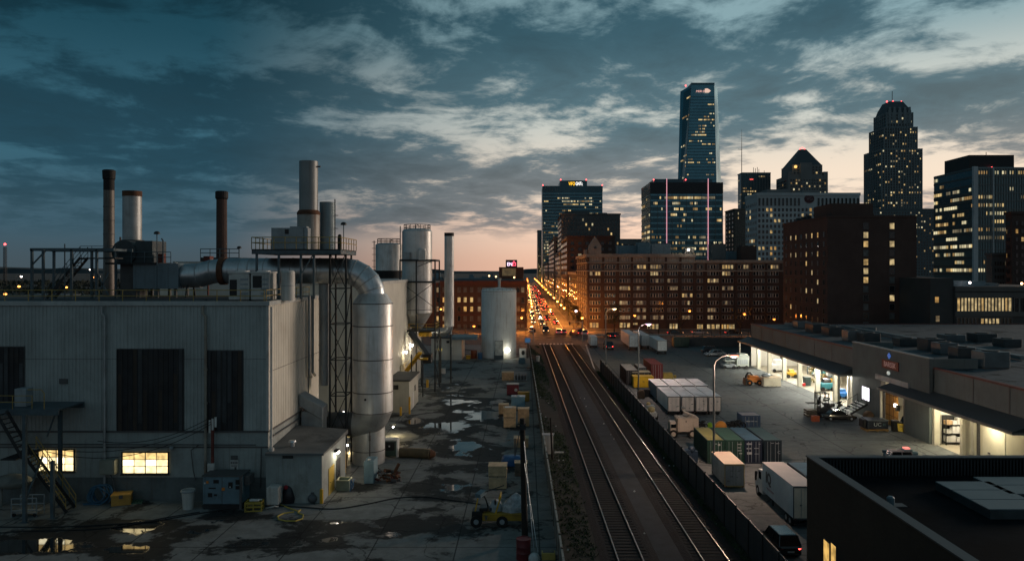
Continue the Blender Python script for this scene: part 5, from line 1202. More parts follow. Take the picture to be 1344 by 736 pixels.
for z, k in ((1.1,1.0),(1.5,.95),(1.85,.6),(1.95,.2)): rings.append([(pt(650)+.55*k*math.cos(2*PI*j/12)*(1+.1*math.sin(j*2.3)), Yt+.8+.5*k*math.sin(2*PI*j/12), z+.04*math.sin(j*2)) for j in range(12)])
m_.loft(rings); simple('small_wrapped_load', m_, mat('cloudy_plastic_wrap', (1,1,1)), 'smaller grey wrapped bundle in front of the roll bar of the tug', 'load')
# wooden pole, its stay, barrel, sacks
Yp = gy(709); X = gx(689,Yp)
t = root('utility_pole', 'thick black wooden utility pole by the plank fence', 'pole', (X,Yp,0))
m_ = MB(); m_.cyl((X,Yp,0),(gx(685.5,Yp),Yp,gz(549,Yp)),.24,.19,n=14); m_.build('shaft', pole_wood, t, True)
m_ = MB(); m_.box(gx(682,Yp),gx(690,Yp),Yp-.3,Yp-.15,gz(563,Yp),gz(556,Yp)); m_.bar((gx(685,Yp)-.35,Yp,gz(556,Yp)),(gx(685,Yp)+.3,Yp,gz(556,Yp)),.08); m_.build('bracket', steel_dark, t)
m_ = MB(); m_.bar((gx(676,Yp),Yp+.05,gz(598,Yp)),(gx(684,Yp),Yp,gz(556,Yp)),.07); m_.bar((gx(676,Yp),Yp,gz(598,Yp)),(gx(676,Yp),Yp,gz(575,Yp)),.1); m_.build('strut', seam, t)
m_ = MB(); m_.cyl((gx(687,Yp),Yp,gz(570,Yp)),(*g2(701,726),.1),.025,n=5); m_.cyl((gx(687,Yp),Yp,gz(600,Yp)),(*g2(706,727),.1),.02,n=5); m_.build('stay_wire', galv, t)
drum('rust red barrel at the foot of the black utility pole', 687, 733, .5, 1.4, mat('red_barrel_paint', (.13,.014,.018), .5, 0, .3, 1.5, 0, .3))
X, Y = g2(701,737); sack('white_sack', X, Y, .38, .65, mat('white_sack_plastic', (.55,.57,.56), .5, 0, .25, 3), 'crumpled white sack beside the rust red barrel', 'sack')
X, Y = g2(720,735); t = root('battery_box', 'small yellow open box at the foot of the plank fence', 'box', (X,Y,0))
m_ = MB(); m_.box(X-.48,X+.48,Y,Y+.6,0,.5); m_.build('case', mat('pale_yellow_box', (.5,.38,.1), .5, 0, .2), t, False, .03)
m_ = MB(); m_.box(X-.38,X+.38,Y+.1,Y+.5,.501,.52); m_.build('opening', seam, t)
# trackside cabinet, posts
Yc = gy(597); t = root('signal_cabinet', 'white signal cabinet standing on the verge beside the plank fence', 'cabinet', (gx(720,Yc),Yc,0))
m_ = MB(); m_.box(gx(712.5,Yc),gx(726,Yc),Yc,Yc+1.0,.1,gz(571.5,Yc)); m_.build('case', white_dirty, t, False, .04)
m_ = MB(); m_.box(gx(712,Yc)-.04,gx(726.5,Yc)+.04,Yc-.05,Yc+1.05,gz(571.5,Yc),gz(570.5,Yc)); m_.box(gx(719,Yc),gx(719.4,Yc),Yc-.02,Yc,.15,gz(572,Yc)); m_.box(gx(712.6,Yc),gx(725.5,Yc),Yc+.1,Yc+.9,0,.1); m_.build('cap', grey_unit, t)
Yc2 = gy(603); m_ = MB(); X = gx(725,Yc2); m_.cyl((X,Yc2,0),(gx(722.5,Yc2),Yc2,gz(548,Yc2)),.12,.09,n=8); m_.bar((X-.2,Yc2,3),(X+.1,Yc2,3),.08)
simple('signal_post', m_, pole_wood, 'short dark leaning post in front of the signal cabinet', 'post')
m_ = MB(); X, Y = g2(734,594); m_.box(X-.5,X+.5,Y-.2,Y+.2,0,.12); simple('concrete_slab', m_, white_dirty, 'pale slab lying beside the signal cabinet', 'slab', .02)
X, Y = g2(706,474); m_ = MB(); m_.lathe([(.35,0),(.42,1.0),(.46,1.0),(.46,1.12),(.3,1.2)],(X,Y),14); simple('litter_bin', m_, white_dirty, 'round white litter bin on the grass at the far end of the plank fence', 'bin', 0, True)
m_ = MB()
for i in range(34):
    Yl = R.uniform(50,130); X = tx(R.choice((R.uniform(3.2,5.5),R.uniform(9.6,11.6),R.uniform(15.3,16))),Yl); s_ = R.uniform(.05,.13)
    m_.add([(X-s_,Yl,.02+s_*.3),(X,Yl-s_,.03),(X+s_,Yl+.3*s_,.02+s_*.6),(X,Yl+s_,.05+s_)],[(0,1,2,3)])
o = m_.build('litter', white_dirty); tag(o, 'scraps of pale litter scattered along the tracks', 'litter', None, 'stuff')

# ------------------------------------------------------------------ fences
fw = mat('grey_fence_plank', (.26,.28,.26), .8, 0, .35, 1.2, .05, .5, (.04,.04,.035), .4)
t = root('plank_fence', 'long grey plank fence between the yard and the railway verge', 'fence', (2.3,120,0))
yy = 44.0
pnl = 2.6
while yy < 196:
    m_ = MB(); n = 10; dz = R.uniform(-.06,.06)
    for k in range(n):
        ya, yb = yy+pnl*k/n+.01, yy+pnl*(k+1)/n-.01; h_ = 2.0+dz+R.uniform(-.03,.03); xo = R.uniform(-.012,.012)
        m_.add([(tx(2.87,ya)-.025+xo,ya,.03),(tx(2.87,ya)+.025+xo,ya,.03),(tx(2.87,yb)+.025+xo,yb,.03),(tx(2.87,yb)-.025+xo,yb,.03),(tx(2.87,ya)-.025+xo,ya,h_),(tx(2.87,ya)+.025+xo,ya,h_),(tx(2.87,yb)+.025+xo,yb,h_),(tx(2.87,yb)-.025+xo,yb,h_)],
               [(0,3,2,1),(4,5,6,7),(0,1,5,4),(1,2,6,5),(2,3,7,6),(3,0,4,7)])
    for z in (.4,1.6): m_.bar((tx(2.93,yy),yy,z),(tx(2.93,yy+pnl),yy+pnl,z),.05,.1)
    m_.bar((tx(2.87,yy),yy,2.04+dz),(tx(2.87,yy+pnl),yy+pnl,2.04+dz),.14,.06)
    m_.build('panel', fw, t)
    m_ = MB(); m_.box(tx(2.87,yy)-.08,tx(2.87,yy)+.08,yy-.08,yy+.08,0,2.12); m_.build('post', wood_grey, t)
    yy += pnl
pf = mat('black_fence_panel', (.042,.048,.052), .55, .15, .3, .8, 0, .4, (.02,.018,.015), .4)
t = root('panel_fence', 'black sheet panel fence between the tracks and the trailer lot', 'fence', (16,100,0))
yy = 44.0; pnl = 3.1
while yy < 147:
    m_ = MB(); h_ = 2.5+R.uniform(-.04,.04); a, b_ = (tx(16.2,yy),yy), (tx(16.2,yy+pnl-.08),yy+pnl-.08)
    corrug(m_, b_, a, .06, h_, .24, .035); corrug(m_, (a[0]+.05,a[1]), (b_[0]+.05,b_[1]), .06, h_, .24, .02)
    m_.bar((*a,h_),(*b_,h_),.1,.06); m_.build('panel', pf, t)
    m_ = MB(); m_.box(tx(16.2,yy)-.12,tx(16.2,yy)+.03,yy-.1,yy,0,2.62); m_.build('post', steel_dark, t)
    yy += pnl
t = root('boundary_wall', 'dark low boundary wall at the back of the lot along the cross street', 'wall', (45,201,0))
m_ = MB(); m_.box(gx(882,199),70,199,199.4,0,2.3); m_.build('wall', mat('dark_concrete', (.06,.06,.06), .9, 0, .3, .3, .1), t)
for i in range(14):
    m_ = MB(); X = 39+i*2.4; m_.cyl((X,199.2,2.3),(X,199.2,4.0),.06,n=5); m_.build('post', steel_dark, t)
m_ = MB(); m_.bar((38.5,199.2,4.0),(70,199.2,4.0),.06); m_.bar((38.5,199.2,3.2),(70,199.2,3.2),.05); m_.build('rail', steel_dark, t)
t = root('guard_rail', 'pale guard rail along the orange lit cross street', 'guard rail', (60,232,0))
m_ = MB(); m_.box(20,120,226,226.25,.55,.95); m_.build('rail', conc_wall, t)
for i in range(26):
    m_ = MB(); m_.box(20+i*4,20.2+i*4,226.25,226.4,0,.95); m_.build('post', seam, t)

# ------------------------------------------------------------------ trailers and containers on the lot
red_light = emit('small_red_marker', (1,.06,.04), 2)
def wheels(t, xs, ys, r, wd, rim=True):
    for x in xs:
        for y in ys:
            m_ = MB(); m_.cyl((x-wd/2,y,r),(x+wd/2,y,r),r,n=16); wh = m_.build('wheel', rubber, t, True)
            if rim:
                s_ = 1 if x > 0 else -1
                m_ = MB(); m_.cyl((x+s_*wd/2,y,r),(x+s_*(wd/2+.02),y,r),r*.5,n=10); m_.build('rim', grey_unit, wh)
def trailer(label, Ln, W, Ht, fl, side, rear, roof, group=None, frame=None, door_marks=True, seed=0):
    """closed semi-trailer: its rear doors face -Y at y = 0"""
    rr = random.Random(seed); t = root('semi_trailer', label, 'trailer', (0,0,0), 0, group); frame = frame or seam
    m_ = MB(); m_.box(-W/2,W/2,.03,Ln,fl,Ht-.02)
    for i in range(int(Ln/.7)): m_.box(-W/2-.015,-W/2,.4+i*.7,.46+i*.7,fl+.1,Ht-.1); m_.box(W/2,W/2+.015,.4+i*.7,.46+i*.7,fl+.1,Ht-.1)
    m_.build('body', side, t)
    m_ = MB(); m_.box(-W/2-.02,W/2+.02,.0,Ln+.02,Ht-.02,Ht+.03); m_.build('roof', roof, t)
    m_ = MB(); m_.box(-W/2,-W/2+.07,-.02,.03,fl,Ht-.02); m_.box(W/2-.07,W/2,-.02,.03,fl,Ht-.02); m_.box(-W/2+.07,W/2-.07,-.02,.03,Ht-.12,Ht-.02); m_.box(-W/2,W/2,-.04,.03,fl-.12,fl); m_.build('rear_frame', frame, t)
    for s_ in (-1,1):
        m_ = MB(); a, b_ = (-W/2+.08,-.012) if s_ < 0 else (.012,W/2-.08); m_.box(a,b_,-.01,.03,fl,Ht-.13); d_ = m_.build('door', rear, t)
        m_ = MB(); xm = (a+b_)/2+s_*(-.15)*(b_-a); m_.cyl((xm,-.03,fl+.05),(xm,-.03,Ht-.18),.018,n=5); m_.build('lock_rod', galv_dull, d_)
        m_ = MB()
        for k in range(rr.randrange(1,4)):
            x = rr.uniform(a+.05,b_-.3); z = rr.uniform(fl+.1,Ht*.75); m_.box(x,x+rr.uniform(.12,.28),-.016,-.0101,z,z+rr.uniform(.04,.1))
        m_.build('decal', seam, d_)
    m_ = MB(); m_.box(-W/2+.35,-W/2+.5,.3,Ln-.3,fl-.3,fl); m_.box(W/2-.5,W/2-.35,.3,Ln-.3,fl-.3,fl); m_.box(-W/2+.1,W/2-.1,-.02,.08,fl*.42,fl*.5)
    for x in (-W/2+.4,W/2-.4): m_.box(x,x+.06,0,.06,fl*.45,fl)
    m_.build('chassis', steel_dark, t)
    m_ = MB()
    for x in (-W/2+.35,W/2-.45): m_.box(x,x+.1,Ln*.78,Ln*.78+.12,0,fl)
    m_.build('landing_gear', steel_dark, t)
    wheels(t, (-W/2+.18,W/2-.18), (.9,1.75), fl*.47, .24)
    for s_ in (-1,1):
        m_ = MB(); m_.box(s_*(W/2-.16)-.07,s_*(W/2-.16)+.07,-.05,-.04,fl-.1,fl-.03); m_.build('tail_light', tail_off, t)
    return t
tr_white = mat('trailer_white', (.76,.75,.73), .45, 0, .14, .5, 0, .35, (.25,.22,.18), .3)
tr_door = mat('trailer_door_pink_lit', (.92,.80,.72), .5, 0, .14, .9, 0, .4, (.2,.14,.1), .35)  # pinkish light on the trailer fronts is put into this door colour
tr_roof = mat('trailer_roof_white', (.76,.77,.78), .55, 0, .2, .5, 0, 0, (.2,.2,.19), .5)
tr_blue = mat('trailer_side_blue', (.10,.17,.22), .5, 0, .2, .5, 0, .3)
lefts = (876.5,894.7,913.2,930.2); wds = (1.70,1.72,1.62,1.70)
lab_f = ('white trailer at the fence end of the front row in the parked block','second white trailer from the fence in the front row of the parked block','third white trailer from the fence in the front row of the parked block','white trailer at the warehouse end of the front row in the parked block')
for i in range(4):
    t = trailer(lab_f[i], 8.4, wds[i], 2.62, .62, tr_white if i else tr_white, tr_door, tr_roof, 'parked trailer block', seed=i+1)
    t.location = (gx(lefts[i],104.7)+wds[i]/2, 104.7, 0)
lab_b = ('blue sided trailer at the fence end of the back row of parked trailers','second trailer from the fence in the back row of the parked block','third trailer from the fence in the back row of the parked block','trailer at the warehouse end of the back row in the parked block')
for i in range(4):
    t = trailer(lab_b[i], 7.2, 1.76, 2.62, .62, tr_blue if i == 0 else tr_white, tr_door, tr_roof, 'parked trailer block', seed=i+9)
    t.location = (20.45+i*2.02, 114.2+(.4 if i > 1 else 0), 0)
tr_cool = mat('trailer_cool_white', (.52,.58,.60), .45, 0, .14, .5, 0, .3)
for lab, px0, px1, pyb, Ht, fl, Ln, dx_ in (('long white semi trailer near the cross street with a pinkish side',826,837.5,460,3.85,1.0,17,0),
        ('white trailer nearest the camera in the pair by the boundary wall',863,875.5,465,3.3,.9,13,0),('white trailer standing behind the nearer one of the pair by the boundary wall',842,852.5,458,3.5,.9,15,0)):
    Yb = gy(pyb); W = (px1-px0)*Yb/F; t = trailer(lab, Ln, W, Ht, fl, tr_cool, tr_cool, tr_roof, seed=int(px0)); t.location = (gx((px0+px1)/2,Yb),Yb,0)
def container(label, Ln, W, Ht, m, roof_m, group=None, name='shipping_container', seed=0, txt=None, marks=None):
    rr = random.Random(seed); t = root(name, label, 'container', (0,0,0), 0, group)
    m_ = MB(); m_.box(-W/2+.06,W/2-.06,.06,Ln-.06,.12,Ht-.08)
    corrug(m_, (-W/2+.03,Ln-.1), (-W/2+.03,.1), .15, Ht-.1, .26, .03); corrug(m_, (W/2-.03,.1), (W/2-.03,Ln-.1), .15, Ht-.1, .26, .03); m_.build('body', m, t)
    m_ = MB(); m_.box(-W/2+.02,W/2-.02,.02,Ln-.02,Ht-.08,Ht-.02)
    for i in range(int(Ln/.4)): m_.box(-W/2+.15,W/2-.15,.25+i*.4,.42+i*.4,Ht-.02,Ht)
    m_.build('roof', roof_m, t)
    m_ = MB()
    for x in (-W/2,W/2-.11):
        for y in (0,Ln-.11): m_.box(x,x+.11,y,y+.11,0,Ht+.01)
    for y in (0,Ln-.09):
        m_.box(-W/2+.11,W/2-.11,y+.01,y+.09,Ht-.12,Ht); m_.box(-W/2+.11,W/2-.11,y+.01,y+.09,0,.13)
    for x in (-W/2+.005,W/2-.09): m_.box(x,x+.085,.11,Ln-.11,Ht-.1,Ht); m_.box(x,x+.085,.11,Ln-.11,0,.13)
    m_.build('frame', m, t)
    for s_ in (-1,1):
        a, b_ = (-W/2+.12,-.01) if s_ < 0 else (.01,W/2-.12)
        m_ = MB(); m_.box(a,b_,.02,.07,.14,Ht-.13); d_ = m_.build('door', m, t)
        for f_ in (.3,.72):
            x = a+(b_-a)*f_; r_ = MB(); r_.cyl((x,.0,.16),(x,.0,Ht-.15),.02,n=5); r_.build('lock_rod', galv_dull, d_)
    if marks:
        m_ = MB()
        for x, z, a, b_ in marks: m_.box(x,x+a,.012,.0195,z,z+b_)
        m_.build('stencil', mat('stencil_white', (.5,.52,.52), .6), t)
    return t
green_c = mat('dark_green_container', (.014,.05,.036), .5, 0, .25, .8, 0, .35, (.04,.03,.02), .3)
green_y = mat('yellow_green_roof', (.28,.26,.09), .6, 0, .25, .8, 0, 0, (.1,.08,.03), .4)
green_r = mat('green_roof', (.04,.10,.07), .6, 0, .25, .8)
navy_c = mat('navy_container', (.010,.020,.045), .5, 0, .25, .8, 0, .35, (.03,.025,.02), .3)
blue_r = mat('faded_blue_roof', (.06,.13,.19), .6, 0, .3, .8)
teal_c = mat('dark_teal_container', (.014,.028,.040), .5, 0, .25, .8, 0, .3)
teal_r = mat('dark_teal_roof', (.05,.10,.11), .6, 0, .3, .8)
Yk = 78.7
for lab, a, b_, m, rf, seed, mk_ in (('green container with yellow roof at the fence end of the row of four',928.4,951.2,green_c,green_y,1,[(-.3,2.0,.4,.08),(.2,1.85,.25,.2)]),
        ('green container with green roof second in the row of four',952,977,green_c,green_r,2,[(.25,1.95,.45,.1),(.3,1.6,.35,.1),(.3,1.3,.4,.1),(.45,1.0,.3,.1)]),
        ('navy blue container with stencilled white lettering third in the row of four',978,1000.5,navy_c,blue_r,3,[(-.72,1.95,.55,.16),(-.72,1.5,.2,.12),(-.45,1.5,.2,.12),(.05,1.55,.5,.06),(-.68,.95,.5,.24),(.1,.98,.5,.06),(.5,2.0,.2,.05)]),
        ('near black teal container at the open end of the row of four',1003,1026,teal_c,teal_r,4,[(.3,2.05,.35,.06),(-.2,2.1,.3,.04)])):
    W = (b_-a)*Yk/F; t = container(lab, 6.4, W, 2.42, m, rf, 'row of four containers', seed=seed, marks=mk_); t.location = (gx((a+b_)/2,Yk),Yk,0)
    if seed == 4:
        text_part('logo', 'C', .42, mat('stencil_white', (.5,.5,.5)), t, (.62,.0,1.15), ROT_F, .004).location = (.62,.0,1.15)
# group near the fence farther back
dk_c = mat('black_container', (.02,.022,.024), .55, 0, .3, .8, 0, .3)
pink_r = mat('dusty_white_roof', (.45,.42,.38), .6, 0, .25, .8)
for lab, a, b_, pyb, Ln, Ht, m, rf in (('black container with dusty white roof nearest the fence in the mixed group',822,838,505,9,2.55,dk_c,pink_r),
        ('black container with white roof between the fence container and the red one',838.5,849,500,6,2.4,dk_c,pink_r),
        ('dark red container with red roof in the mixed group',854.5,870,498.5,9,2.9,mat('dark_red_container', (.16,.02,.02), .5, 0, .25, .8, 0, .3),mat('red_roof_paint', (.30,.05,.04), .55, 0, .25, .8)),
        ('low black container with cream roof behind the yellow skip',829.5,855,506,3,2.3,dk_c,mat('cream_roof', (.55,.45,.28), .6, 0, .2))):
    Yb = gy(pyb); W = (b_-a)*Yb/F; t = container(lab, Ln, W, Ht, m, rf, seed=int(a)); t.location = (gx((a+b_)/2,Yb),Yb,0)
def skip(label, a, b_, pyb, h, m, depth=2.0):
    Yb = gy(pyb); x0, x1 = gx(a,Yb), gx(b_,Yb); t = root('waste_skip', label, 'skip', ((x0+x1)/2,Yb+1,0))
    m_ = MB(); m_.prism([(x0+.1,Yb+.1),(x1-.1,Yb+.1),(x1-.1,Yb+depth-.1),(x0+.1,Yb+depth-.1)],.15,h,0,[(x0,Yb),(x1,Yb),(x1,Yb+depth),(x0,Yb+depth)]); m_.build('body', m, t, False, .03)
    m_ = MB(); n = 6
    for i in range(n): x = x0+.15+(x1-x0-.4)*i/(n-1); m_.box(x,x+.08,Yb-.02,Yb+.08,.25,h-.05)
    m_.box(x0-.05,x1+.05,Yb-.06,Yb+.06,h-.06,h+.04); m_.box(x0-.05,x1+.05,Yb+depth-.06,Yb+depth+.06,h-.06,h+.04); m_.build('rib', m, t)
    m_ = MB(); m_.box(x0+.3,x0+.6,Yb+.2,Yb+depth-.2,0,.15); m_.box(x1-.6,x1-.3,Yb+.2,Yb+depth-.2,0,.15); m_.build('runner', seam, t)
    return t, x0, x1, Yb
t, x0, x1, Yb = skip('bright yellow skip at the front of the mixed container group', 831, 858, 509.5, 2.0, mat('bright_yellow_skip', (.62,.40,.02), .45, 0, .2, .8, 0, .3, (.15,.08,.03), .3))
text_part('emblem', 'x', .5, seam, t, ((x0+x1)/2,Yb-.03,1.2), ROT_F, .01)
m_ = MB(); Yb = gy(497.5); m_.prism([(gx(870,Yb),Yb),(gx(884,Yb),Yb),(gx(884,Yb),Yb+1.6),(gx(870,Yb),Yb+1.6)],.1,1.15,0,[(gx(870.5,Yb),Yb+.1),(gx(883,Yb),Yb+.1),(gx(883,Yb),Yb+1.5),(gx(870.5,Yb),Yb+1.5)]); m_.box(gx(870,Yb),gx(884,Yb),Yb+.2,Yb+1.4,0,.1); m_.box(gx(885,Yb),gx(888,Yb),Yb+.2,Yb+1,0,.7)
simple('feed_bin', m_, mat('dull_mustard_bin', (.34,.25,.04), .5, 0, .25), 'low mustard bin to the right of the dark red container', 'bin', .05)
m_ = MB(); X, Y = g2(852,521); m_.box(X-1.0,X+1.1,Y,Y+1.5,.1,1.15); m_.box(X-1.05,X+1.15,Y-.05,Y+1.55,1.15,1.25); m_.box(X-.8,X+.8,Y+.2,Y+1.2,0,.1); simple('tool_chest', m_, dk_c, 'low black chest between the yellow skip and the trailer block', 'box', .05)
m_ = MB(); X, Y = g2(842,523); m_.box(X-.5,X+.5,Y,Y+.9,0,1.1); m_.sph((X,Y+.4,1.15),.5,10,6,sq=(1,.8,.4)); simple('small_bin', m_, mat('brown_bin', (.12,.07,.04), .6), 'small brown bin against the black panel fence', 'bin', .04)
# single box trailer
Yb = gy(641); t = trailer('small cream roofed box trailer by the fence with grey ribbed rear', 4.8, 1.82, 2.22, .28, white_dirty, mat('grey_ribbed_rear', (.26,.27,.27), .6, 0, .2, 1, 0, .5), mat('lamplit_cream_roof', (.66,.52,.40), .55, 0, .12, .8), frame=mat('ochre_frame', (.40,.27,.09), .5), seed=33)  # cream roof tinted orange; the street lamp's light is in its colour
t.location = (gx(964,Yb),Yb,0)
# big box truck
def boxtruck(label, Ln, W, Ht, fl, side, rear, roof, seed, logo=None):
    t = trailer(label, Ln, W, Ht, fl, side, rear, roof, seed=seed); t.name = 'box_truck'; t['category'] = 'truck'
    y = Ln+.15; cw_ = W*.94
    m_ = MB(); m_.add([(-cw_/2,y,.45),(cw_/2,y,.45),(cw_/2,y+2.0,.45),(-cw_/2,y+2.0,.45),(-cw_/2,y,Ht*.78),(cw_/2,y,Ht*.78),(cw_/2,y+1.1,Ht*.74),(-cw_/2,y+1.1,Ht*.74),(-cw_/2,y+1.5,Ht*.48),(cw_/2,y+1.5,Ht*.48),(-cw_/2,y+2.1,Ht*.44),(cw_/2,y+2.1,Ht*.44)],
          [(0,1,5,4),(4,5,6,7),(7,6,9,8),(8,9,11,10),(10,11,2,3),(0,3,2,1),(0,4,7,8,10,3),(1,2,11,9,6,5)]); m_.build('cab', white_paint, t, False, .04)
    m_ = MB(); m_.box(-cw_/2-.01,cw_/2+.01,y+.3,y+1.0,Ht*.5,Ht*.7); m_.build('cab_window', car_glass, t)
    for s_ in (-1,1):
        m_ = MB(); m_.box(s_*(W/2+.12)-.08,s_*(W/2+.12)+.08,y+1.2,y+1.3,Ht*.42,Ht*.66); m_.bar((s_*cw_/2,y+1.3,Ht*.6),(s_*(W/2+.12),y+1.25,Ht*.6),.04); m_.build('mirror', black_plastic, t)
    wheels(t, (-W/2+.16,W/2-.16), (y+1.3,), fl*.55, .24)
    return t
Yb = gy(694); t = boxtruck('white box truck with dark letters on its side next to the near brick building', 7.4, 1.82, 3.3, .85, tr_cool, mat('warm_lit_rear_door', (.84,.68,.52), .5, 0, .12, .9, 0, .3), mat('pink_lit_truck_roof', (.66,.58,.54), .55, 0, .12, .6), 51)  # white truck; warm light put into the rear door and roof colours
t.location = (gx(1041,Yb)+.91,Yb,0); t.rotation_euler = (0,0,.012)
o = text_part('lettering', 'IQ', 1.25, seam, t, (0,0,0), ROT_L, .012, 1, .045); o.location = (-.95,5.7,2.3)
m_ = MB(); m_.box(-.945,-.932,4.3,6.2,1.45,1.5); m_.box(-.945,-.932,4.5,6.0,1.36,1.39); o = m_.build('stripe', mat('faded_red_stripe', (.25,.05,.05), .6), None); o.parent = t
Yb = gy(456.5); W = (784-774.5)*Yb/F; t = boxtruck('small white box truck waiting at the edge of the cross street', 7, W, 2.8, .7, tr_cool, tr_cool, tr_roof, 61); t.location = (gx(779.3,Yb),Yb,0)
t = container('dark blue container half hidden behind the white box truck', 7.6, 1.9, 2.4, navy_c, blue_r, seed=70); t.location = (24.9,62.2,0)
Yb = gy(560.5); W = (998-974)*Yb/F; t = container('small blue container with pink lit roof behind the row of four', 2.4, W, 1.5, mat('mid_blue_container', (.05,.09,.16), .5, 0, .25), mat('pink_lit_pale_roof', (.5,.45,.45), .6, 0, .2), seed=71, marks=[(-.6,.7,.5,.14),(0,.72,.4,.12),(.5,.7,.3,.1)]); t.location = (gx(986,Yb),Yb,0)  # pink light on the roof is put into its pale colour
# green skip far back
t, x0, x1, Yb = skip('dark green skip in front of the boundary wall', 884, 905, 456, 2.6, mat('dark_green_skip', (.02,.05,.035), .5, 0, .2), 2.5)
# ------------------------------------------------------------------ cars
def car(label, paint, kind='sedan', group=None, lights='off', Ln=4.3, W=1.75, far=False):
    """nose points +Y, origin at the middle on the ground"""
    t = root('car', label, 'car', (0,0,0), 0, group)
    suv = kind == 'suv'; h0 = .95 if suv else .82; h1 = 1.68 if suv else 1.36; hw = W/2; b = Ln/2
    def ring(y, w_, zl, zh): return [(-w_,y,zl+.08),(-w_*.93,y,zl),(w_*.93,y,zl),(w_,y,zl+.08),(w_,y,zl+(zh-zl)*.6),(w_*.93,y,zh),(-w_*.93,y,zh),(-w_,y,zl+(zh-zl)*.6)]
    m_ = MB()
    st = [(-b,.84,.36,h0-.12),(-b+.12,.95,.26,h0-.02),(-b+.7,1,.2,h0+.02),(0,1,.19,h0),(b-1.15,1,.2,h0-.06),(b-.3,.95,.24,h0-.16),(b-.05,.86,.3,h0-.26),(b,.74,.36,h0-.34)]
    m_.loft([ring(y,hw*k,zl,zh) for y,k,zl,zh in st]); m_.build('body', paint, t, True)
    ya, yb, yc, yd = (-b+.12,-b+.45,.35,b-1.35) if suv else (-b+.55,-b+1.15,.25,b-1.25)
    m_ = MB(); wl, wt = hw*.92, hw*.74
    m_.add([(-wl,ya,h0-.03),(wl,ya,h0-.03),(wl,yd,h0-.08),(-wl,yd,h0-.08),(-wt,yb,h1-.04),(wt,yb,h1-.04),(wt,yc,h1-.04),(-wt,yc,h1-.04)],[(0,1,5,4),(1,2,6,5),(2,3,7,6),(3,0,4,7),(4,5,6,7),(0,3,2,1)]); m_.build('windows', car_glass, t)
    m_ = MB(); m_.add([(-wt,yb-.02,h1-.05),(wt,yb-.02,h1-.05),(wt,yc+.05,h1-.05),(-wt,yc+.05,h1-.05),(-wt*.93,yb+.1,h1),(wt*.93,yb+.1,h1),(wt*.93,yc-.06,h1),(-wt*.93,yc-.06,h1)],[(0,1,5,4),(1,2,6,5),(2,3,7,6),(3,0,4,7),(4,5,6,7)])
    if not far:
        for s_ in (-1,1):
            for (y0_, y1_) in ((ya,yb),(yd,yc)): m_.bar((s_*wl,y0_,h0-.05),(s_*wt,y1_,h1-.04),.07)
            ym = (yb+yc)/2; m_.bar((s_*wl,ym,h0-.05),(s_*wt,ym,h1-.04),.07)
    m_.build('roof', paint, t)
    if not far: wheels(t, (-hw+.1,hw-.1), (-b+.78,b-.82), .32, .2)
    else:
        m_ = MB()
        for x in (-hw+.1,hw-.1):
            for y in (-b+.78,b-.82): m_.cyl((x-.1,y,.32),(x+.1,y,.32),.32,n=10)
        w_ = m_.build('wheels', rubber, t)
    hl = headlight if lights in ('front','both') else chrome; tl = taillight if lights in ('rear','both') else tail_off
    rr = .11 if not far else .17
    for s_ in (-1,1):
        m_ = MB(); m_.sph((s_*hw*.66,b-.05,h0-.4+.08),rr,8,5,sq=(1.3,.5,.7)); m_.build('headlight', hl, t)
        m_ = MB(); m_.sph((s_*hw*.72,-b+.03,h0-.18),rr*.9,8,5,sq=(1.3,.5,.7)); m_.build('tail_light', tl, t)
    if not far:
        m_ = MB(); m_.box(-.25,.25,-b-.01,-b+.03,.5,.62); m_.build('number_plate', white_dirty, t)
        for s_ in (-1,1):
            m_ = MB(); m_.sph((s_*(hw+.05),yd-.15,h0+.08),.1,8,5,sq=(.9,.6,.8)); m_.build('mirror', paint, t)
    return t
cp_black = mat('black_car_paint', (.010,.011,.013), .22, .0, .1, .5, coat=.7)
cp_navy = mat('dark_navy_car_paint', (.014,.02,.03), .25, 0, .1, .5, coat=.6)
cp_silver = mat('silver_car_paint', (.32,.34,.36), .3, .5, .1, .5, coat=.5)
cp_white = mat('white_car_paint', (.55,.55,.55), .3, 0, .1, .5, coat=.5)
cp_red = mat('dark_red_car_paint', (.2,.02,.02), .3, 0, .1, .5, coat=.5)
def put(t, x, y, rz=0, sc=1): t.location = (x,y,0); t.rotation_euler = (0,0,rz); t.scale = (sc,)*3; return t
put(car('black car parked between the panel fence and the box truck with one red tail light', cp_black, 'suv', None, 'off', 4.6, 1.8), 18.25, 54.8, .04, .93)
c_ = [o for o in COL.objects if o.name == 'car'][0]
tl_ = [o for o in c_.children if o.name.startswith('tail_light')]; tl_[1].data.materials[0] = taillight
Yv = gy(552.5); put(car('black hatchback parked side on in front of the dock steps', cp_black, 'sedan', None, 'off', 4.4, 1.7), gx(1101,Yv+.8), Yv+.8, -PI/2, .98)
put(car('dark car behind in the pair parked by the boundary wall', cp_navy, 'suv', None, 'off', 4.6, 1.8), gx(934,183), 183, -PI/2+.1, 1.05)
put(car('silver grey car in front in the pair parked by the boundary wall', cp_silver, 'sedan', None, 'off', 4.5, 1.75), gx(938,177), 177, PI/2+.08, 1.1)
put(car('dark car with red tail lights waiting beside the small box truck', cp_navy, 'suv', None, 'rear', 4.4, 1.8), gx(799,190.5), 192, 0, 1.25)
Yv = gy(611); put(car('pinkish car beyond the near flat roof showing only its upper half', mat('pink_grey_car_paint', (.36,.30,.30), .35, .2, .1, .5, coat=.4), 'suv', None, 'off', 4.2, 1.7), gx(1172,Yv), Yv, PI/2, .95)
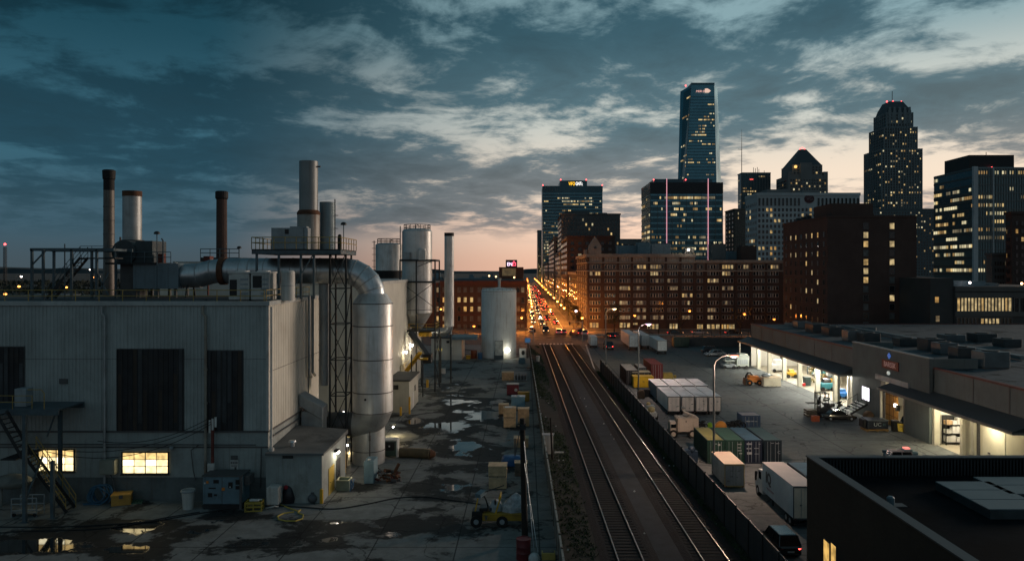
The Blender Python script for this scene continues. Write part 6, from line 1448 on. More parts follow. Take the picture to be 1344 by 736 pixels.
m_ = MB(); Yv2 = Yv-.2; m_.box(gx(1182,Yv),gx(1202,Yv),Yv-.6,Yv+.5,.05,1.55); m_.box(gx(1184,Yv),gx(1196,Yv),Yv-.5,Yv+.4,1.55,1.75); simple('covered_cart', m_, blue_unit, 'blue grey covered cart parked against the pinkish car', 'cart', .1)
m_ = MB(); m_.box(gx(1186,Yv),gx(1193,Yv),Yv-.3,Yv+.3,1.76,1.9); simple('beacon_bar', m_, emit('red_beacon_bar', (1,.25,.2), 1.4), 'glowing red beacon bar on top of the covered cart', 'beacon', .03)

# ------------------------------------------------------------------ work machines on the lot
# beige service truck
Yt_ = gy(575); X = gx(900,Yt_)
t = root('service_truck', 'old beige service truck with open box behind the panel fence', 'truck', (X,Yt_+.8,0))
bm_ = mat('beige_truck_paint', (.60,.50,.40), .5, 0, .15, .8, 0, .35, (.25,.16,.09), .35)
def pxs(px): return gx(px,Yt_)
m_ = MB(); m_.box(pxs(889),pxs(917),Yt_,Yt_+1.7,.75,2.3); m_.box(pxs(888.5),pxs(917.5),Yt_-.04,Yt_+1.74,2.3,2.42); m_.build('box', bm_, t, False, .04)
m_ = MB(); m_.extr([(Yt_+.1,.5),(Yt_+.1,1.4),(Yt_+.3,1.9),(Yt_+1.5,1.9),(Yt_+1.7,1.4),(Yt_+1.7,.5)], pxs(880), pxs(888.5)); m_.build('cab', bm_, t, False, .08)
m_ = MB(); m_.box(pxs(881),pxs(887.5),Yt_+.03,Yt_+.12,1.25,1.65); m_.build('cab_window', car_glass, t)
for px in (884,909):
    for yy in (-.02,1.45):
        m_ = MB(); m_.cyl((pxs(px),Yt_+yy,.5),(pxs(px),Yt_+yy+.3,.5),.5,n=16); wh = m_.build('wheel', rubber, t, True)
        m_ = MB(); m_.cyl((pxs(px),Yt_+yy-.03,.5),(pxs(px),Yt_+yy,.5),.27,n=12); m_.build('rim', bm_, wh)
m_ = MB(); m_.box(pxs(882),pxs(917),Yt_+.2,Yt_+1.5,.42,.6); m_.box(pxs(908),pxs(912),Yt_-.03,Yt_,.45,.65); m_.build('chassis', steel_dark, t)
m_ = MB(); m_.box(pxs(888.5),pxs(889.4),Yt_-.02,Yt_,.8,2.3); m_.box(pxs(900),pxs(901),Yt_-.02,Yt_,1.9,2.1); m_.build('door_seam', steel_dark, t)
m_ = MB(); z = 2.45; a, b_, c__ = pxs(890), pxs(899), pxs(914)
m_.add([(a,Yt_+.2,z),(a+.1,Yt_+.2,z+.1),(a+.1,Yt_+1.4,z+.1),(a,Yt_+1.4,z),(b_+.05,Yt_+.5,z+.6),(c__,Yt_+.2,z+.12),(c__,Yt_+1.4,z+.12),(b_+.05,Yt_+1.7,z+.6)],[(0,1,2,3),(4,5,6,7)])
o = m_.build('hatch_lid', bm_, t); s_ = o.modifiers.new('thick','SOLIDIFY'); s_.thickness = .09
m_ = MB(); m_.sph((pxs(902),Yt_+.8,z+.2),.35,10,6,sq=(1.2,1,.7)); m_.sph((pxs(899),Yt_+1.2,z+.95),.3,10,6,sq=(1.3,.8,.5)); simple('bundled_gear', m_, mat('grey_gear', (.25,.25,.24), .7, 0, .3), 'grey bundled gear under the open hatch of the beige truck', 'gear', 0, True)
# dark drums behind fence
X, Y = g2(905,606); m_ = MB(); m_.lathe([(.5,0),(.55,.9),(.45,1.3),(.15,1.4)],(X-.3,Y),12); m_.box(X+.1,X+.8,Y-.3,Y+.4,0,1.2); m_.sph((X+.2,Y,1.3),.4,10,6); simple('covered_pump', m_, mat('dark_blue_cover', (.02,.04,.07), .5, 0, .3), 'dark blue covered pump between the panel fence and the green container', 'pump', 0, True)
X, Y = g2(857,551)
t = root('compact_loader', 'small pale loader with yellow load parked along the panel fence', 'loader', (X,Y,0))
m_ = MB(); m_.box(X-.8,X+.6,Y,Y+2.4,.35,1.0); m_.box(X-.6,X+.5,Y+1.2,Y+2.2,1.0,1.7); m_.build('body', white_dirty, t, False, .1)
m_ = MB(); m_.sph((X-.1,Y+.7,1.25),.5,10,6,sq=(1,1.2,.9)); m_.sph((X-.3,Y+1.9,1.8),.3,10,6); m_.build('load', mat('pale_yellow_load', (.55,.42,.2), .7, 0, .2), t, True)
wheels(t, (0,), (), .3, .2)
for xx in (-.75,.6):
    for yy in (.4,2.0):
        m_ = MB(); m_.cyl((X+xx-.1,Y+yy,.38),(X+xx+.1,Y+yy,.38),.38,n=14); m_.build('wheel', rubber, t, True)
# orange domed thing and motorbikes behind container row
Yo = gy(564.5); X = gx(946,Yo); m_ = MB(); m_.sph((X,Yo,.45),.75,14,8,sq=(1,.8,1.0)); simple('orange_cover', m_, mat('orange_cover', (.75,.28,.03), .5, 0, .15), 'bright orange domed cover behind the green container', 'cover', 0, True)
def bike(label, px, py, m):
    Y = gy(py); X = gx(px,Y); t = root('motorbike', label, 'motorbike', (X,Y,0))
    for k in (-.65,.65):
        m_ = MB(); m_.tube([(X+k+.36*math.cos(a),Y,.4+.36*math.sin(a)) for a in [j*PI/8 for j in range(17)]],.08,6); m_.build('wheel', rubber, t)
    m_ = MB(); m_.tube([(X-.65,Y,.4),(X-.2,Y,.75),(X+.4,Y,.95),(X+.65,Y,.4)],.09,6); m_.box(X-.25,X+.25,Y-.14,Y+.14,.35,.75); m_.build('frame', m, t)
    m_ = MB(); m_.sph((X+.12,Y,.98),.24,10,6,sq=(1.3,.7,.7)); m_.build('fuel_tank', m, t, True)
    m_ = MB(); m_.sph((X-.4,Y,.92),.25,10,6,sq=(1.5,.7,.35)); m_.build('seat', black_plastic, t, True)
    m_ = MB(); m_.tube([(X+.45,Y-.4,1.2),(X+.48,Y,1.1),(X+.45,Y+.4,1.2)],.035,5); m_.build('handlebar', steel_dark, t)
bike('black motorbike parked behind the containers beside the orange cover', 960, 563.5, black_plastic)
bike('black motorbike nearest the small blue container', 968, 562, steel_dark)
bike('dark motorbike behind the light pole next to the green containers', 922, 563, black_plastic)
m_ = MB(); Yo = gy(565); X = gx(932,Yo); m_.lathe([(.28,0),(.3,.9),(.1,1.05)],(X,Yo),10); simple('lime_drum', m_, mat('lime_green_drum', (.25,.5,.03), .5), 'small lime green drum behind the green container', 'drum', 0, True)
# white machine + lift near the warehouse
Yw = gy(484); 
t = root('generator_trailer', 'white green generator trailer standing at the far corner of the canopy', 'generator', (gx(974,Yw),Yw+1,0))
m_ = MB(); m_.box(gx(967,Yw),gx(983.5,Yw),Yw,Yw+3,.5,gz(467,Yw)); m_.box(gx(971,Yw),gx(982,Yw),Yw+.3,Yw+2.5,gz(467,Yw),gz(464.5,Yw)); m_.build('case', mat('pale_green_machine', (.42,.47,.42), .5, 0, .15, 1, 0, .25), t, False, .06)
m_ = MB()
for k in range(5): m_.box(gx(968.5+k*2.7,Yw),gx(970.5+k*2.7,Yw),Yw-.03,Yw,.9,1.9)
m_.build('grille', grey_unit, t)
for px in (970,980):
    m_ = MB(); m_.cyl((gx(px,Yw),Yw-.05,.35),(gx(px,Yw),Yw+.2,.35),.35,n=12); m_.build('wheel', rubber, t)
t = root('platform_lift', 'low grey platform lift beside the white green generator trailer', 'lift', (gx(958,Yw),Yw+1,0))
m_ = MB(); m_.box(gx(949,Yw),gx(966,Yw),Yw-.2,Yw+2,.35,.9); m_.build('chassis', grey_unit, t, False, .06)
m_ = MB(); m_.box(gx(952,Yw),gx(965,Yw),Yw,Yw+1.9,1.5,1.75); m_.bar((gx(953,Yw),Yw+.9,.9),(gx(964,Yw),Yw+.9,1.5),.12); m_.bar((gx(964,Yw),Yw+.9,.9),(gx(953,Yw),Yw+.9,1.5),.12); m_.build('platform', mat('pale_green_machine', (1,1,1)), t)
m_ = MB(); railing(m_, [(gx(952,Yw),Yw,1.75),(gx(965,Yw),Yw,1.75)],.9,1,.04); m_.build('handrail', grey_unit, t)
for px in (951,963):
    m_ = MB(); m_.cyl((gx(px,Yw),Yw-.3,.35),(gx(px,Yw),Yw,.35),.35,n=12); m_.build('wheel', rubber, t)
# orange loader
Yo = gy(506)
t = root('wheel_loader', 'orange wheel loader with black roll hoop on the lit apron', 'loader', (gx(990,Yo),Yo+1,0))
def po(px): return gx(px,Yo)
m_ = MB(); m_.box(po(982),po(999),Yo+.1,Yo+1.7,.6,1.25); m_.box(po(984),po(993),Yo+.3,Yo+1.5,1.25,1.7); m_.sph((po(992),Yo+.9,1.35),.6,10,6,sq=(1.5,1,.6)); m_.build('body', orange_paint, t, False, .05)
m_ = MB(); m_.tube([(po(980.5),Yo+.9,.8),(po(981),Yo+.9,1.6),(po(983.5),Yo+.9,2.15),(po(987),Yo+.9,2.1),(po(990),Yo+.9,1.6)],.14,6); m_.build('roll_hoop', black_plastic, t)
m_ = MB(); m_.prism([(po(978.5),Yo),(po(981),Yo),(po(981),Yo+1.9),(po(978.5),Yo+1.9)],.1,1.2,0,[(po(979.5),Yo),(po(981),Yo),(po(981),Yo+1.9),(po(979.5),Yo+1.9)]); m_.build('bucket', black_plastic, t)
for px in (984,997):
    for yy in (0,1.55):
        m_ = MB(); m_.cyl((po(px),Yo+yy,.5),(po(px),Yo+yy+.3,.5),.5,n=14); wh = m_.build('wheel', rubber, t, True)
        m_ = MB(); m_.cyl((po(px),Yo+yy-.02,.5),(po(px),Yo+yy,.5),.2,n=10); m_.build('rim', orange_paint, wh)
pale = mat('pale_crate_wood', (.60,.55,.42), .7, 0, .15, 1.5)
for i, (px, z0, lab) in enumerate(((1008,0,'pale low slatted crate beside the orange loader'),(1019.5,0,'pale low slatted crate nearest the second canopy post'))):
    crate(lab, px, 507.5, 11.2, 1.55, z0, 2.2, pale, 0, None, 'slatted_crate')
m_ = MB(); Yo2 = gy(507.5); X = gx(1008,Yo2); m_.sph((X,Yo2+1.1,1.85),.55,10,6,sq=(1.5,1.2,.7)); simple('grey_bundle', m_, grey_unit, 'grey bundle lying on the pale slatted crates', 'bundle', 0, True)
# forklift
Yf = gy(548)
t = root('forklift', 'dark forklift with overhead guard and long forks pointing to the lot', 'forklift', (gx(1080,Yf),Yf+.8,0))
def pf_(px): return gx(px,Yf)
m_ = MB(); m_.box(pf_(1077),pf_(1092),Yf,Yf+1.4,.35,1.35); m_.box(pf_(1086),pf_(1094),Yf+.1,Yf+1.3,1.35,1.9); m_.build('body', mat('dark_forklift_paint', (.03,.035,.04), .45, 0, .25), t, False, .08)
m_ = MB()
for px in (1077,1088):
    for yy in (.1,1.3): m_.bar((pf_(px),Yf+yy,1.3),(pf_(px),Yf+yy,3.25),.1)
for yy in (.1,1.3): m_.bar((pf_(1076.5),Yf+yy,3.25),(pf_(1089),Yf+yy,3.25),.12)
for k in range(5): m_.bar((pf_(1077+k*2.7),Yf+.1,3.25),(pf_(1077+k*2.7),Yf+1.3,3.25),.06)
m_.build('overhead_guard', steel_dark, t)
m_ = MB()
for yy in (.35,1.05): m_.bar((pf_(1073.5),Yf+yy,.1),(pf_(1073.5),Yf+yy,3.4),.14)
for z in (.5,1.8,3.3): m_.bar((pf_(1073.5),Yf+.3,z),(pf_(1073.5),Yf+1.1,z),.1)
m_.build('mast', steel_dark, t)
m_ = MB()
for yy in (.3,1.05): m_.bar((pf_(1073),Yf+yy,1.9),(pf_(1061),Yf+yy,1.9),.2,.1)
m_.build('forks', steel_dark, t)
for px in (1077,1090):
    for yy in (-.05,1.2):
        m_ = MB(); m_.cyl((pf_(px),Yf+yy,.4),(pf_(px),Yf+yy+.25,.4),.4,n=14); m_.build('wheel', rubber, t, True)
t2_ = MB(); 
for z in (0,.35,.7): t2_.box(pf_(1060),pf_(1073),Yf+.1,Yf+1.5,.08+z,.3+z)
simple('pallet_stack', t2_, wood_grey, 'stack of dark pallets at the tips of the forklift forks', 'pallets')
m_ = MB(); X, Y = gx(1072,gy(553)), gy(553); m_.box(X-.6,X+.35,Y-.1,Y+.5,0,.75); simple('red_crate', m_, mat('orange_red_crate', (.45,.09,.03), .5), 'orange red crate on the ground in front of the pallets', 'crate', .03)
m_ = MB(); X = gx(1093,103); 
for i in range(22):
    a = Vector((X+R.uniform(-1.3,1.5),104.5+R.uniform(-.6,.8),R.uniform(.3,2.4))); m_.bar(a, a+Vector((R.uniform(-.9,.9),R.uniform(-.4,.4),R.uniform(-.5,1.0))), R.uniform(.12,.45), R.uniform(.1,.3))
simple('scrap_rack', m_, black_plastic, 'tangle of dark machine parts behind the black hatchback', 'scrap')
# navy dumpster with marks
Yd = gy(566)
t = root('dumpster', 'navy dumpster with white lettering standing on a wooden pallet in front of the bay door', 'dumpster', (gx(1150,Yd),Yd+1,0))
dm = mat('navy_dumpster_paint', (.012,.02,.036), .4, 0, .25, .8, 0, .25)
x0, x1 = gx(1138.5,Yd), gx(1166,Yd)
m_ = MB(); m_.add([(x0,Yd,.3),(x1,Yd,.3),(x1,Yd+1.7,.3),(x0,Yd+1.7,.3),(x0,Yd,1.38),(x1,Yd,1.3),(x1,Yd+1.7,1.35),(x0,Yd+1.7,1.5)],[(0,3,2,1),(4,5,6,7),(0,1,5,4),(1,2,6,5),(2,3,7,6),(3,0,4,7)]); m_.build('body', dm, t, False, .05)
m_ = MB(); m_.bar((x0,Yd-.03,1.36),(x1,Yd-.03,1.29),.08); m_.bar((x0,Yd+1.7,1.5),(x1,Yd+1.7,1.36),.08); m_.box(x1-.35,x1+.04,Yd-.06,Yd+1.7,1.3,1.4); m_.build('rim', mat('dumpster_rim', (.1,.12,.13), .4), t)
m_ = MB(); m_.box(x0-.45,x0-.01,Yd+.2,Yd+1.5,.4,1.45); m_.build('lid', black_plastic, t, False, .1)
m_ = MB(); m_.box(x0+.45,x0+.5,Yd-.04,Yd,.35,1.3); m_.build('rib', dm, t)
text_part('lettering', 'UC', .62, mat('dumpster_white', (.5,.55,.55), .5), t, ((x0+x1)/2-.05,Yd-.03,.85), ROT_F, .01, 1.1)
m_ = MB(); m_.box((x0+x1)/2+.65,(x0+x1)/2+.7,Yd-.02,Yd,.7,1.0); m_.box((x0+x1)/2+.85,(x0+x1)/2+.9,Yd-.02,Yd,.7,1.0); m_.build('stripe', mat('dumpster_teal', (.08,.2,.22), .5), t)
m_ = MB(); m_.box(x0-.1,x1+.02,Yd-.1,Yd+1.8,.12,.24)
for k in (0,.48,.95): m_.box(x0-.1+k*(x1-x0),x0+.1+k*(x1-x0),Yd-.1,Yd+1.8,0,.12)
simple('pallet', m_, mat('pallet_wood', (.35,.22,.08), .8, 0, .3), 'wooden pallet under the navy dumpster', 'pallet')
Ys = gy(567); xs_ = gx(1179,Ys)
t = root('yellow_placard', 'yellow printed placard board leaning beside the bay door', 'placard', (gx(1183,Ys),Ys,0))
m_ = MB(); a, b_ = gx(1179,Ys), gx(1188.5,Ys); m_.add([(a,Ys,.15),(b_,Ys-.1,.0),(b_,Ys+.05,1.0),(a,Ys+.2,1.05),(a,Ys+.06,.15),(b_,Ys-.04,.0),(b_,Ys+.11,1.0),(a,Ys+.26,1.05)],[(0,1,2,3),(7,6,5,4),(0,4,5,1),(1,5,6,2),(2,6,7,3),(3,7,4,0)]); m_.build('board', mat('placard_yellow', (.65,.47,.03), .5, 0, .15, 2), t)
m_ = MB()
for i in range(5): z = .25+i*.14; m_.bar((a+.2,Ys-.0+z*.12,z),(b_-.15-.1*(i%2),Ys-.08+z*.12,z-.07),.02,.06)
m_.build('print', seam, t)
for px, h_, lab in ((1174.5,1.3,'black wheeled bin beside the bay door'),(1178,1.15,'dark bin between the black wheeled bin and the yellow placard')):
    m_ = MB(); X = gx(px,Ys+.6); m_.prism([(X-.3,Ys+.3),(X+.3,Ys+.3),(X+.3,Ys+.9),(X-.3,Ys+.9)],.0,h_,0,[(X-.36,Ys+.24),(X+.36,Ys+.24),(X+.36,Ys+.96),(X-.36,Ys+.96)]); m_.box(X-.38,X+.38,Ys+.2,Ys+1.0,h_,h_+.08); simple('wheeled_bin', m_, black_plastic, lab, 'bin', .02)

# ------------------------------------------------------------------ warehouse
WX = 47.0; WZ = 8.65
wh = root('warehouse', 'long flat roofed warehouse with lit open bays, canopies and a raised bay door block', 'building', (70,110,0))
wh_wall = mat('warehouse_block_wall', (.13,.155,.155), .8, 0, .2, .3, .05, .3, (.1,.08,.06), .3)
wh_in = mat('warehouse_inner_wall', (.74,.72,.65), .8, 0, .12, .3)
wh_floor = mat('warehouse_floor', (.40,.36,.28), .6, 0, .2, .3)
WY0, WY1 = 60.0, 159.0
# upper facade, end walls, back wall
fas = MB(); fas.box(WX,WX+.35,108,WY1,4.95,WZ); fas.box(WX,WX+.35,WY0,88,4.95,WZ); fas.build('upper_wall', wh_wall, wh)
m_ = MB(); m_.box(WX,130,WY1-.3,WY1,0,WZ); m_.box(62,62.3,WY0,WY1-.3,0,WZ); m_.box(WX+.35,62,112,112.3,0,WZ-.3); m_.box(WX+.35,62,88,88.3,0,WZ-.3); m_.box(WX+.35,62,WY0,WY0+.3,0,WZ-.3); m_.build('inner_wall', wh_in, wh)
MB().box(WX+.0,62,WY0,WY1-.3,.0,.012).build('floor', wh_floor, wh)
MB().box(WX+.35,62,WY0+.3,WY1-.3,5.6,5.75).build('ceiling', wh_in, wh)
r_ = MB(); r_.box(WX+.3,135,WY0-20,WY1-.1,WZ-.12,WZ-.02); r_.build('roof', wet_yard_mat('roof_membrane', [(60,100,1,1,.0)], -.02, (.11,.14,.155), 4.5, (.07,.085,.095), .12), wh)
m_ = MB(); m_.box(WX-.1,WX+.4,108,WY1+.05,WZ-.05,WZ+.18); m_.box(WX+.4,135,WY1-.3,WY1+.05,WZ-.05,WZ+.15); m_.box(WX-.1,WX+.4,WY0,88,WZ-.05,WZ+.16); m_.build('roof_edge', mat('rust_red_coping', (.13,.045,.04), .7, 0, .3, 1), wh)
m_ = MB()
for yy in (152,145,138,131,124,117): m_.box(WX-.05,WX,yy-.08,yy+.08,5.1,WZ-.05)
for yy in (80,74,67): m_.box(WX-.05,WX,yy-.08,yy+.08,5.1,WZ-.05)
m_.build('wall_rib', seam, wh)
# raised block
BY0, BY1, BX, BZT = 87.6, 108.2, 46.4, 9.75
dY0, dY1, dZ = 93.2, 99.6, 5.6
blk = mat('raised_block_wall', (.11,.135,.135), .85, 0, .2, .3, .05, .25)
m_ = MB(); m_.box(BX,BX+.4,dY1,BY1,0,BZT); m_.box(BX,BX+.4,BY0,dY0,0,BZT); m_.box(BX,BX+.4,dY0,dY1,dZ,BZT); m_.box(BX+.4,52,BY1-.35,BY1,WZ,BZT); m_.box(BX+.4,52,BY0,BY0+.35,WZ,BZT); m_.build('raised_block', blk, wh)
m_ = MB(); m_.box(BX-.08,BX+.48,BY0-.08,BY1+.08,BZT,BZT+.12); m_.build('coping', mat('pale_coping', (.30,.33,.33), .6), wh)
m_ = MB(); m_.box(BX-.25,BX-.01,dY0-1.2,dY1+1.0,dZ+.05,dZ+.75); m_.build('bay_header', grey_unit, wh)
m_ = MB(); 
for y in (dY0,dY1-.3): m_.box(BX-.06,BX+.5,y,y+.3,0,dZ)
m_.build('bay_jamb', seam, wh)
m_ = MB(); m_.box(46.86,46.96,96.0,99.2,.02,5.0); dr = m_.build('inner_door', mat('orange_wood_door', (.50,.24,.05), .6, 0, .2, 1.5, 0, .3), wh)
m_ = MB()
for z in (1.3,2.6,3.9): m_.box(46.83,46.86,96,99.2,z,z+.06)
for y in (97.0,98.1): m_.box(46.84,46.86,y,y+.05,.02,5)
m_.build('panel_joint', rusty, dr)
# posts along both open fronts
post_m = mat('cream_post', (.52,.50,.40), .6, 0, .15, .6, 0, .2)
for yy in (153.6,146.8,138.4,130.6,122.6,115.4):
    m_ = MB(); m_.box(WX-.35,WX+.3,yy-.25,yy+.25,0,4.95); m_.box(WX-.37,WX+.1,yy+.25,yy+.32,0,4.95); m_.build('post', post_m, wh)
m_ = MB(); m_.box(WX-.3,WX+.2,109,109.6,0,4.95); m_.build('post', post_m, wh)
for yy in (87.2,81.6,79.6):
    m_ = MB(); m_.box(WX-.35,WX+.3,yy-.25,yy+.25,0,4.95); m_.build('post', post_m, wh)
m_ = MB(); m_.box(WX-.05,WX+.3,79.9,81.3,0,4.95); m_.box(WX-.05,WX+.3,62,79.3,0,4.95); m_.build('lit_wall', mat('ribbed_cream_wall', (.55,.53,.38), .65, 0, .1, .6), wh)
m_ = MB(); m_.box(WX-.1,WX-.055,74.5,78.2,0.02,4.3); dr = m_.build('sliding_door', mat('cream_door', (.62,.60,.47), .6, 0, .1, .6), wh)
m_ = MB(); m_.box(WX-.2,WX-.1,76.9,77.2,1.4,1.55); m_.build('handle', seam, dr)
m_ = MB(); m_.box(WX-.15,WX-.05,74.3,78.6,4.3,4.45); m_.box(WX-.12,WX-.05,78.7,79.2,.02,4.3); m_.build('door_track', seam, wh)
# canopies
can_m = mat('dark_canopy_metal', (.05,.06,.065), .6, .2, .25, .4)
for lab, ya, yb, xo in (('far',108.6,160.2,44.6),('near',69.8,96.6,44.6)):
    m_ = MB(); m_.add([(xo,ya,4.95),(WX+.0,ya,5.0),(WX+.0,yb,5.0),(xo,yb,4.95),(xo,ya,5.12),(WX-.002,ya,6.0),(WX-.002,yb,6.0),(xo,yb,5.12)],[(0,3,2,1),(4,5,6,7),(0,1,5,4),(1,2,6,5),(2,3,7,6),(3,0,4,7)]); cn = m_.build('canopy', can_m, wh)
    m_ = MB(); m_.box(xo-.08,xo-.01,ya-.08,yb+.08,4.86,5.16); m_.box(xo,WX,ya-.08,ya-.01,4.86,5.1); m_.build('fascia', mat('canopy_fascia', (.16,.18,.18), .5, .2, .2), cn)
m_ = MB(); m_.box(44.7,44.95,109,109.25,0,4.86); m_.box(44.7,44.95,159.4,159.65,0,4.86); m_.box(44.7,44.95,96.0,96.25,0,4.86); m_.build('canopy_post', post_m, wh)
# signs
sg = root('shop_sign', 'dark red wall sign with pale lettering above the bay door', 'sign', (BX-.1,98.5,7.6))
ya, yb = yof(1180,BX), yof(1158.5,BX)
z0_, z1_ = 7.35, 8.45
m_ = MB(); m_.box(BX-.12,BX-.02,ya,yb,z0_,z1_); m_.build('board', mat('sign_red', (.12,.012,.014), .5), sg)
o = text_part('lettering', 'BARSSK', .92, emit('sign_letter', (.9,.5,.45), .1, 0, 1, (.5,.35,.33)), sg, (BX-.14,(ya+yb)/2,(z0_+z1_)/2), ROT_L, .01, 1.0)
m_ = MB(); yc = yof(1167.5,BX); zc_ = 9.05
m_.add([(BX-.1,yc-.45,zc_),(BX-.1,yc,zc_-.4),(BX-.1,yc+.45,zc_),(BX-.1,yc,zc_+.4),(BX-.02,yc-.45,zc_),(BX-.02,yc,zc_-.4),(BX-.02,yc+.45,zc_),(BX-.02,yc,zc_+.4)],[(0,1,2,3),(7,6,5,4),(0,4,5,1),(1,5,6,2),(2,6,7,3),(3,7,4,0)])
simple('diamond_sign', m_, emit('diamond_blue', (.05,.25,.9), .3, 0, 1, (.03,.15,.5)), 'small blue diamond sign above the red wall sign', 'sign')
m_ = MB(); m_.sph((BX-.15,yc,6.85),.32,12,7,sq=(.5,1.1,.8)); simple('oval_lamp', m_, emit('oval_lamp_white', (.9,1,.9), .35, 0, 1, (.5,.5,.5)), 'pale oval lamp under the red wall sign', 'lamp', 0, True)
# lit office window and dock steps
y0_, y1_ = yof(1142,BX), yof(1132,BX)
m_ = MB(); m_.box(BX-.08,BX-.02,y0_,y1_,2.2,4.1); wn = m_.build('office_window', seam, wh)
m_ = MB(); m_.box(BX-.1,BX-.081,y0_+.08,y1_-.08,2.28,4.02); m_.build('pane', emit('office_white_window', (.95,.92,1), 2.2, .15, .8), wn)
t = root('dock_steps', 'pale steel dock steps below the bright office window', 'steps', (45,105,0))
for i in range(7):
    xx = BX-.25-i*.42; z = 1.75-i*.25; m_ = MB(); m_.box(xx-.36,xx,103.2,106.0,z-.07,z); m_.build('tread', mat('pale_step', (.5,.52,.5), .6), t)
m_ = MB()
for yy in (103.15,106.05): m_.bar((BX-.1,yy,1.85),(BX-3.2,yy,0),.08,.25)
m_.build('stringer', steel_dark, t)
m_ = MB()
for yy in (103.2,106):
    m_.cyl((BX-.2,yy,2.8),(BX-3.1,yy,1.05),.035,n=5)
    for f_ in (0,.5,1): m_.cyl((BX-.2-2.9*f_,yy,1.75*(1-f_)),(BX-.2-2.9*f_,yy,2.8-1.75*f_),.035,n=5)
m_.build('handrail', steel_dark, t)
m_ = MB(); m_.sph((BX-.7,101.6,.5),.75,12,7,sq=(.9,1.2,1)); simple('brown_heap', m_, mat('brown_cover', (.12,.07,.035), .8, 0, .3), 'brown covered heap at the foot of the block beside the dock steps', 'heap', 0, True)
m_ = MB(); yl_ = yof(1176.5,BX); m_.box(BX-.25,BX-.02,yl_-.2,yl_+.2,2.9,3.2); wl_ = simple('wall_light', m_, white_tube, 'small lit wall light beside the bay door', 'lamp')
lamp('wall_light_glow', (BX-.5,yl_,2.9), (1,.8,.5), 22, .1, wl_)
m_ = MB(); m_.box(BX-.4,BX-.02,yl_-1.0,yl_-.5,2.5,3.2); simple('alarm_box', m_, black_plastic, 'black box on the wall right of the small lit wall light', 'box')
# ceiling lights in the bays
for i, (x, y, s_) in enumerate([(52,150,1),(52,142.5,1),(52,134.5,1),(52,126.5,1),(52,119,1),(52,111.2,0),(53,97,1),(51.5,84.5,1),(51.5,80.5,0)]):
    if not s_: continue
    t = root('ceiling_light', 'white strip light hanging %s' % ('in the farthest lit warehouse bay','above the yellow floor machine','above the olive timber pile','above the teal low truck','above the bright blue machine','','behind the orange wooden door','above the shop work bench','')[i], 'lamp', (x,y,5.4))
    m_ = MB(); m_.box(x-1.2,x+1.2,y-.12,y+.12,5.35,5.45); m_.build('tube', white_tube, t)
    m_ = MB(); m_.box(x-1.25,x+1.25,y-.2,y+.2,5.46,5.55); m_.build('reflector', white_paint, t)
    lamp('bay_glow', (x-1.5,y,5.0), (1,.94,.80) if i < 5 else (1,.86,.62), 1700 if i < 5 else 900, .5, t)
# lights under the canopies
for i, (y, p) in enumerate(((150,900),(134,1200),(121,1250),(112,1300),(84,750),(76,450))):
    t = root('canopy_light', 'bulkhead light under the %s canopy, %s' % ('far' if i < 4 else 'near', ('near its far end','over the slatted crates','over the fifth bay','by its near end','over the lit shop bay','over the cream sliding door')[i]), 'lamp', (45.6,y,4.8))
    m_ = MB(); m_.box(45.4,45.8,y-.5,y+.5,4.72,4.82); m_.build('lens', white_tube, t)
    m_ = MB(); m_.box(45.35,45.85,y-.55,y+.55,4.83,4.92); m_.build('housing', grey_unit, t)
    lamp('canopy_glow', (45.6,y,4.55), (1,.94,.80) if i < 4 else (1,.84,.52), p, .3, t)
# contents of the bays
def shelf_x(label, x0, x1, y, h, n, seed):
    rr = random.Random(seed); t = root('storage_rack', label, 'rack', ((x0+x1)/2,y,0)); m_ = MB()
    for xx in (x0,x1):
        for yy in (y,y+.8): m_.bar((xx,yy,.012),(xx,yy,h),.09)
    for k in range(n): z = .25+k*(h-.3)/n; m_.box(x0,x1,y,y+.8,z,z+.07)
    m_.box(x0,x1,y+.78,y+.82,.3,h); m_.build('frame', black_plastic, t)
    for k in range(n):
        z = .33+k*(h-.3)/n; xx = x0+.08
        while xx < x1-.3:
            w_ = rr.uniform(.3,.7); m_ = MB(); m_.box(xx,min(xx+w_,x1-.05),y+.05,y+.7,z,z+rr.uniform(.35,.8)); m_.build('stock_box', rr.choice((white_paint,white_paint,black_plastic,wood,white_dirty)), t); xx += w_+rr.uniform(.02,.15)
def shelf(label, x, y0, y1, h, n, seed, deep=1.2):
    rr = random.Random(seed); t = root('storage_rack', label, 'rack', (x,(y0+y1)/2,0))
    m_ = MB()
    for yy in (y0,y1):
        for xx in (x,x+deep): m_.bar((xx,yy,.012),(xx,yy,h),.1)
    for k in range(n):
        z = .3+k*(h-.3)/n; m_.box(x,x+deep,y0,y1,z,z+.08)
    m_.build('frame', steel_blue, t)
    cols = [rust_red, blue_drum, yellow_paint, white_dirty, wood, black_plastic, orange_paint, mat('teal_box', (.04,.2,.22), .6), wood_grey, grey_unit]
    for k in range(n):
        z = .38+k*(h-.3)/n; yy = y0+.1
        while yy < y1-.5:
            w_ = rr.uniform(.4,1.0); hh = rr.uniform(.4,(h-.3)/n-.2)
            if rr.random() < .85:
                m_ = MB(); m_.box(x+rr.uniform(0,.2),x+deep-.1,yy,min(yy+w_,y1-.1),z,z+hh); b_ = m_.build('stock_box', rr.choice(cols), t)
            yy += w_+rr.uniform(.02,.2)
    return t
shelf('tall loaded rack deep in the second lit bay', 54, 139.5, 146, 3.8, 3, 1)
shelf('rack of dark stock in the third lit bay', 53, 131.5, 137.5, 3.4, 3, 2)
shelf('rack of blue and red stock in the fifth lit bay', 53, 116.2, 121, 3.4, 3, 3)
shelf('rack of timber doors against the wall of the sixth bay', 51, 112.4, 114.2, 4.2, 4, 4)
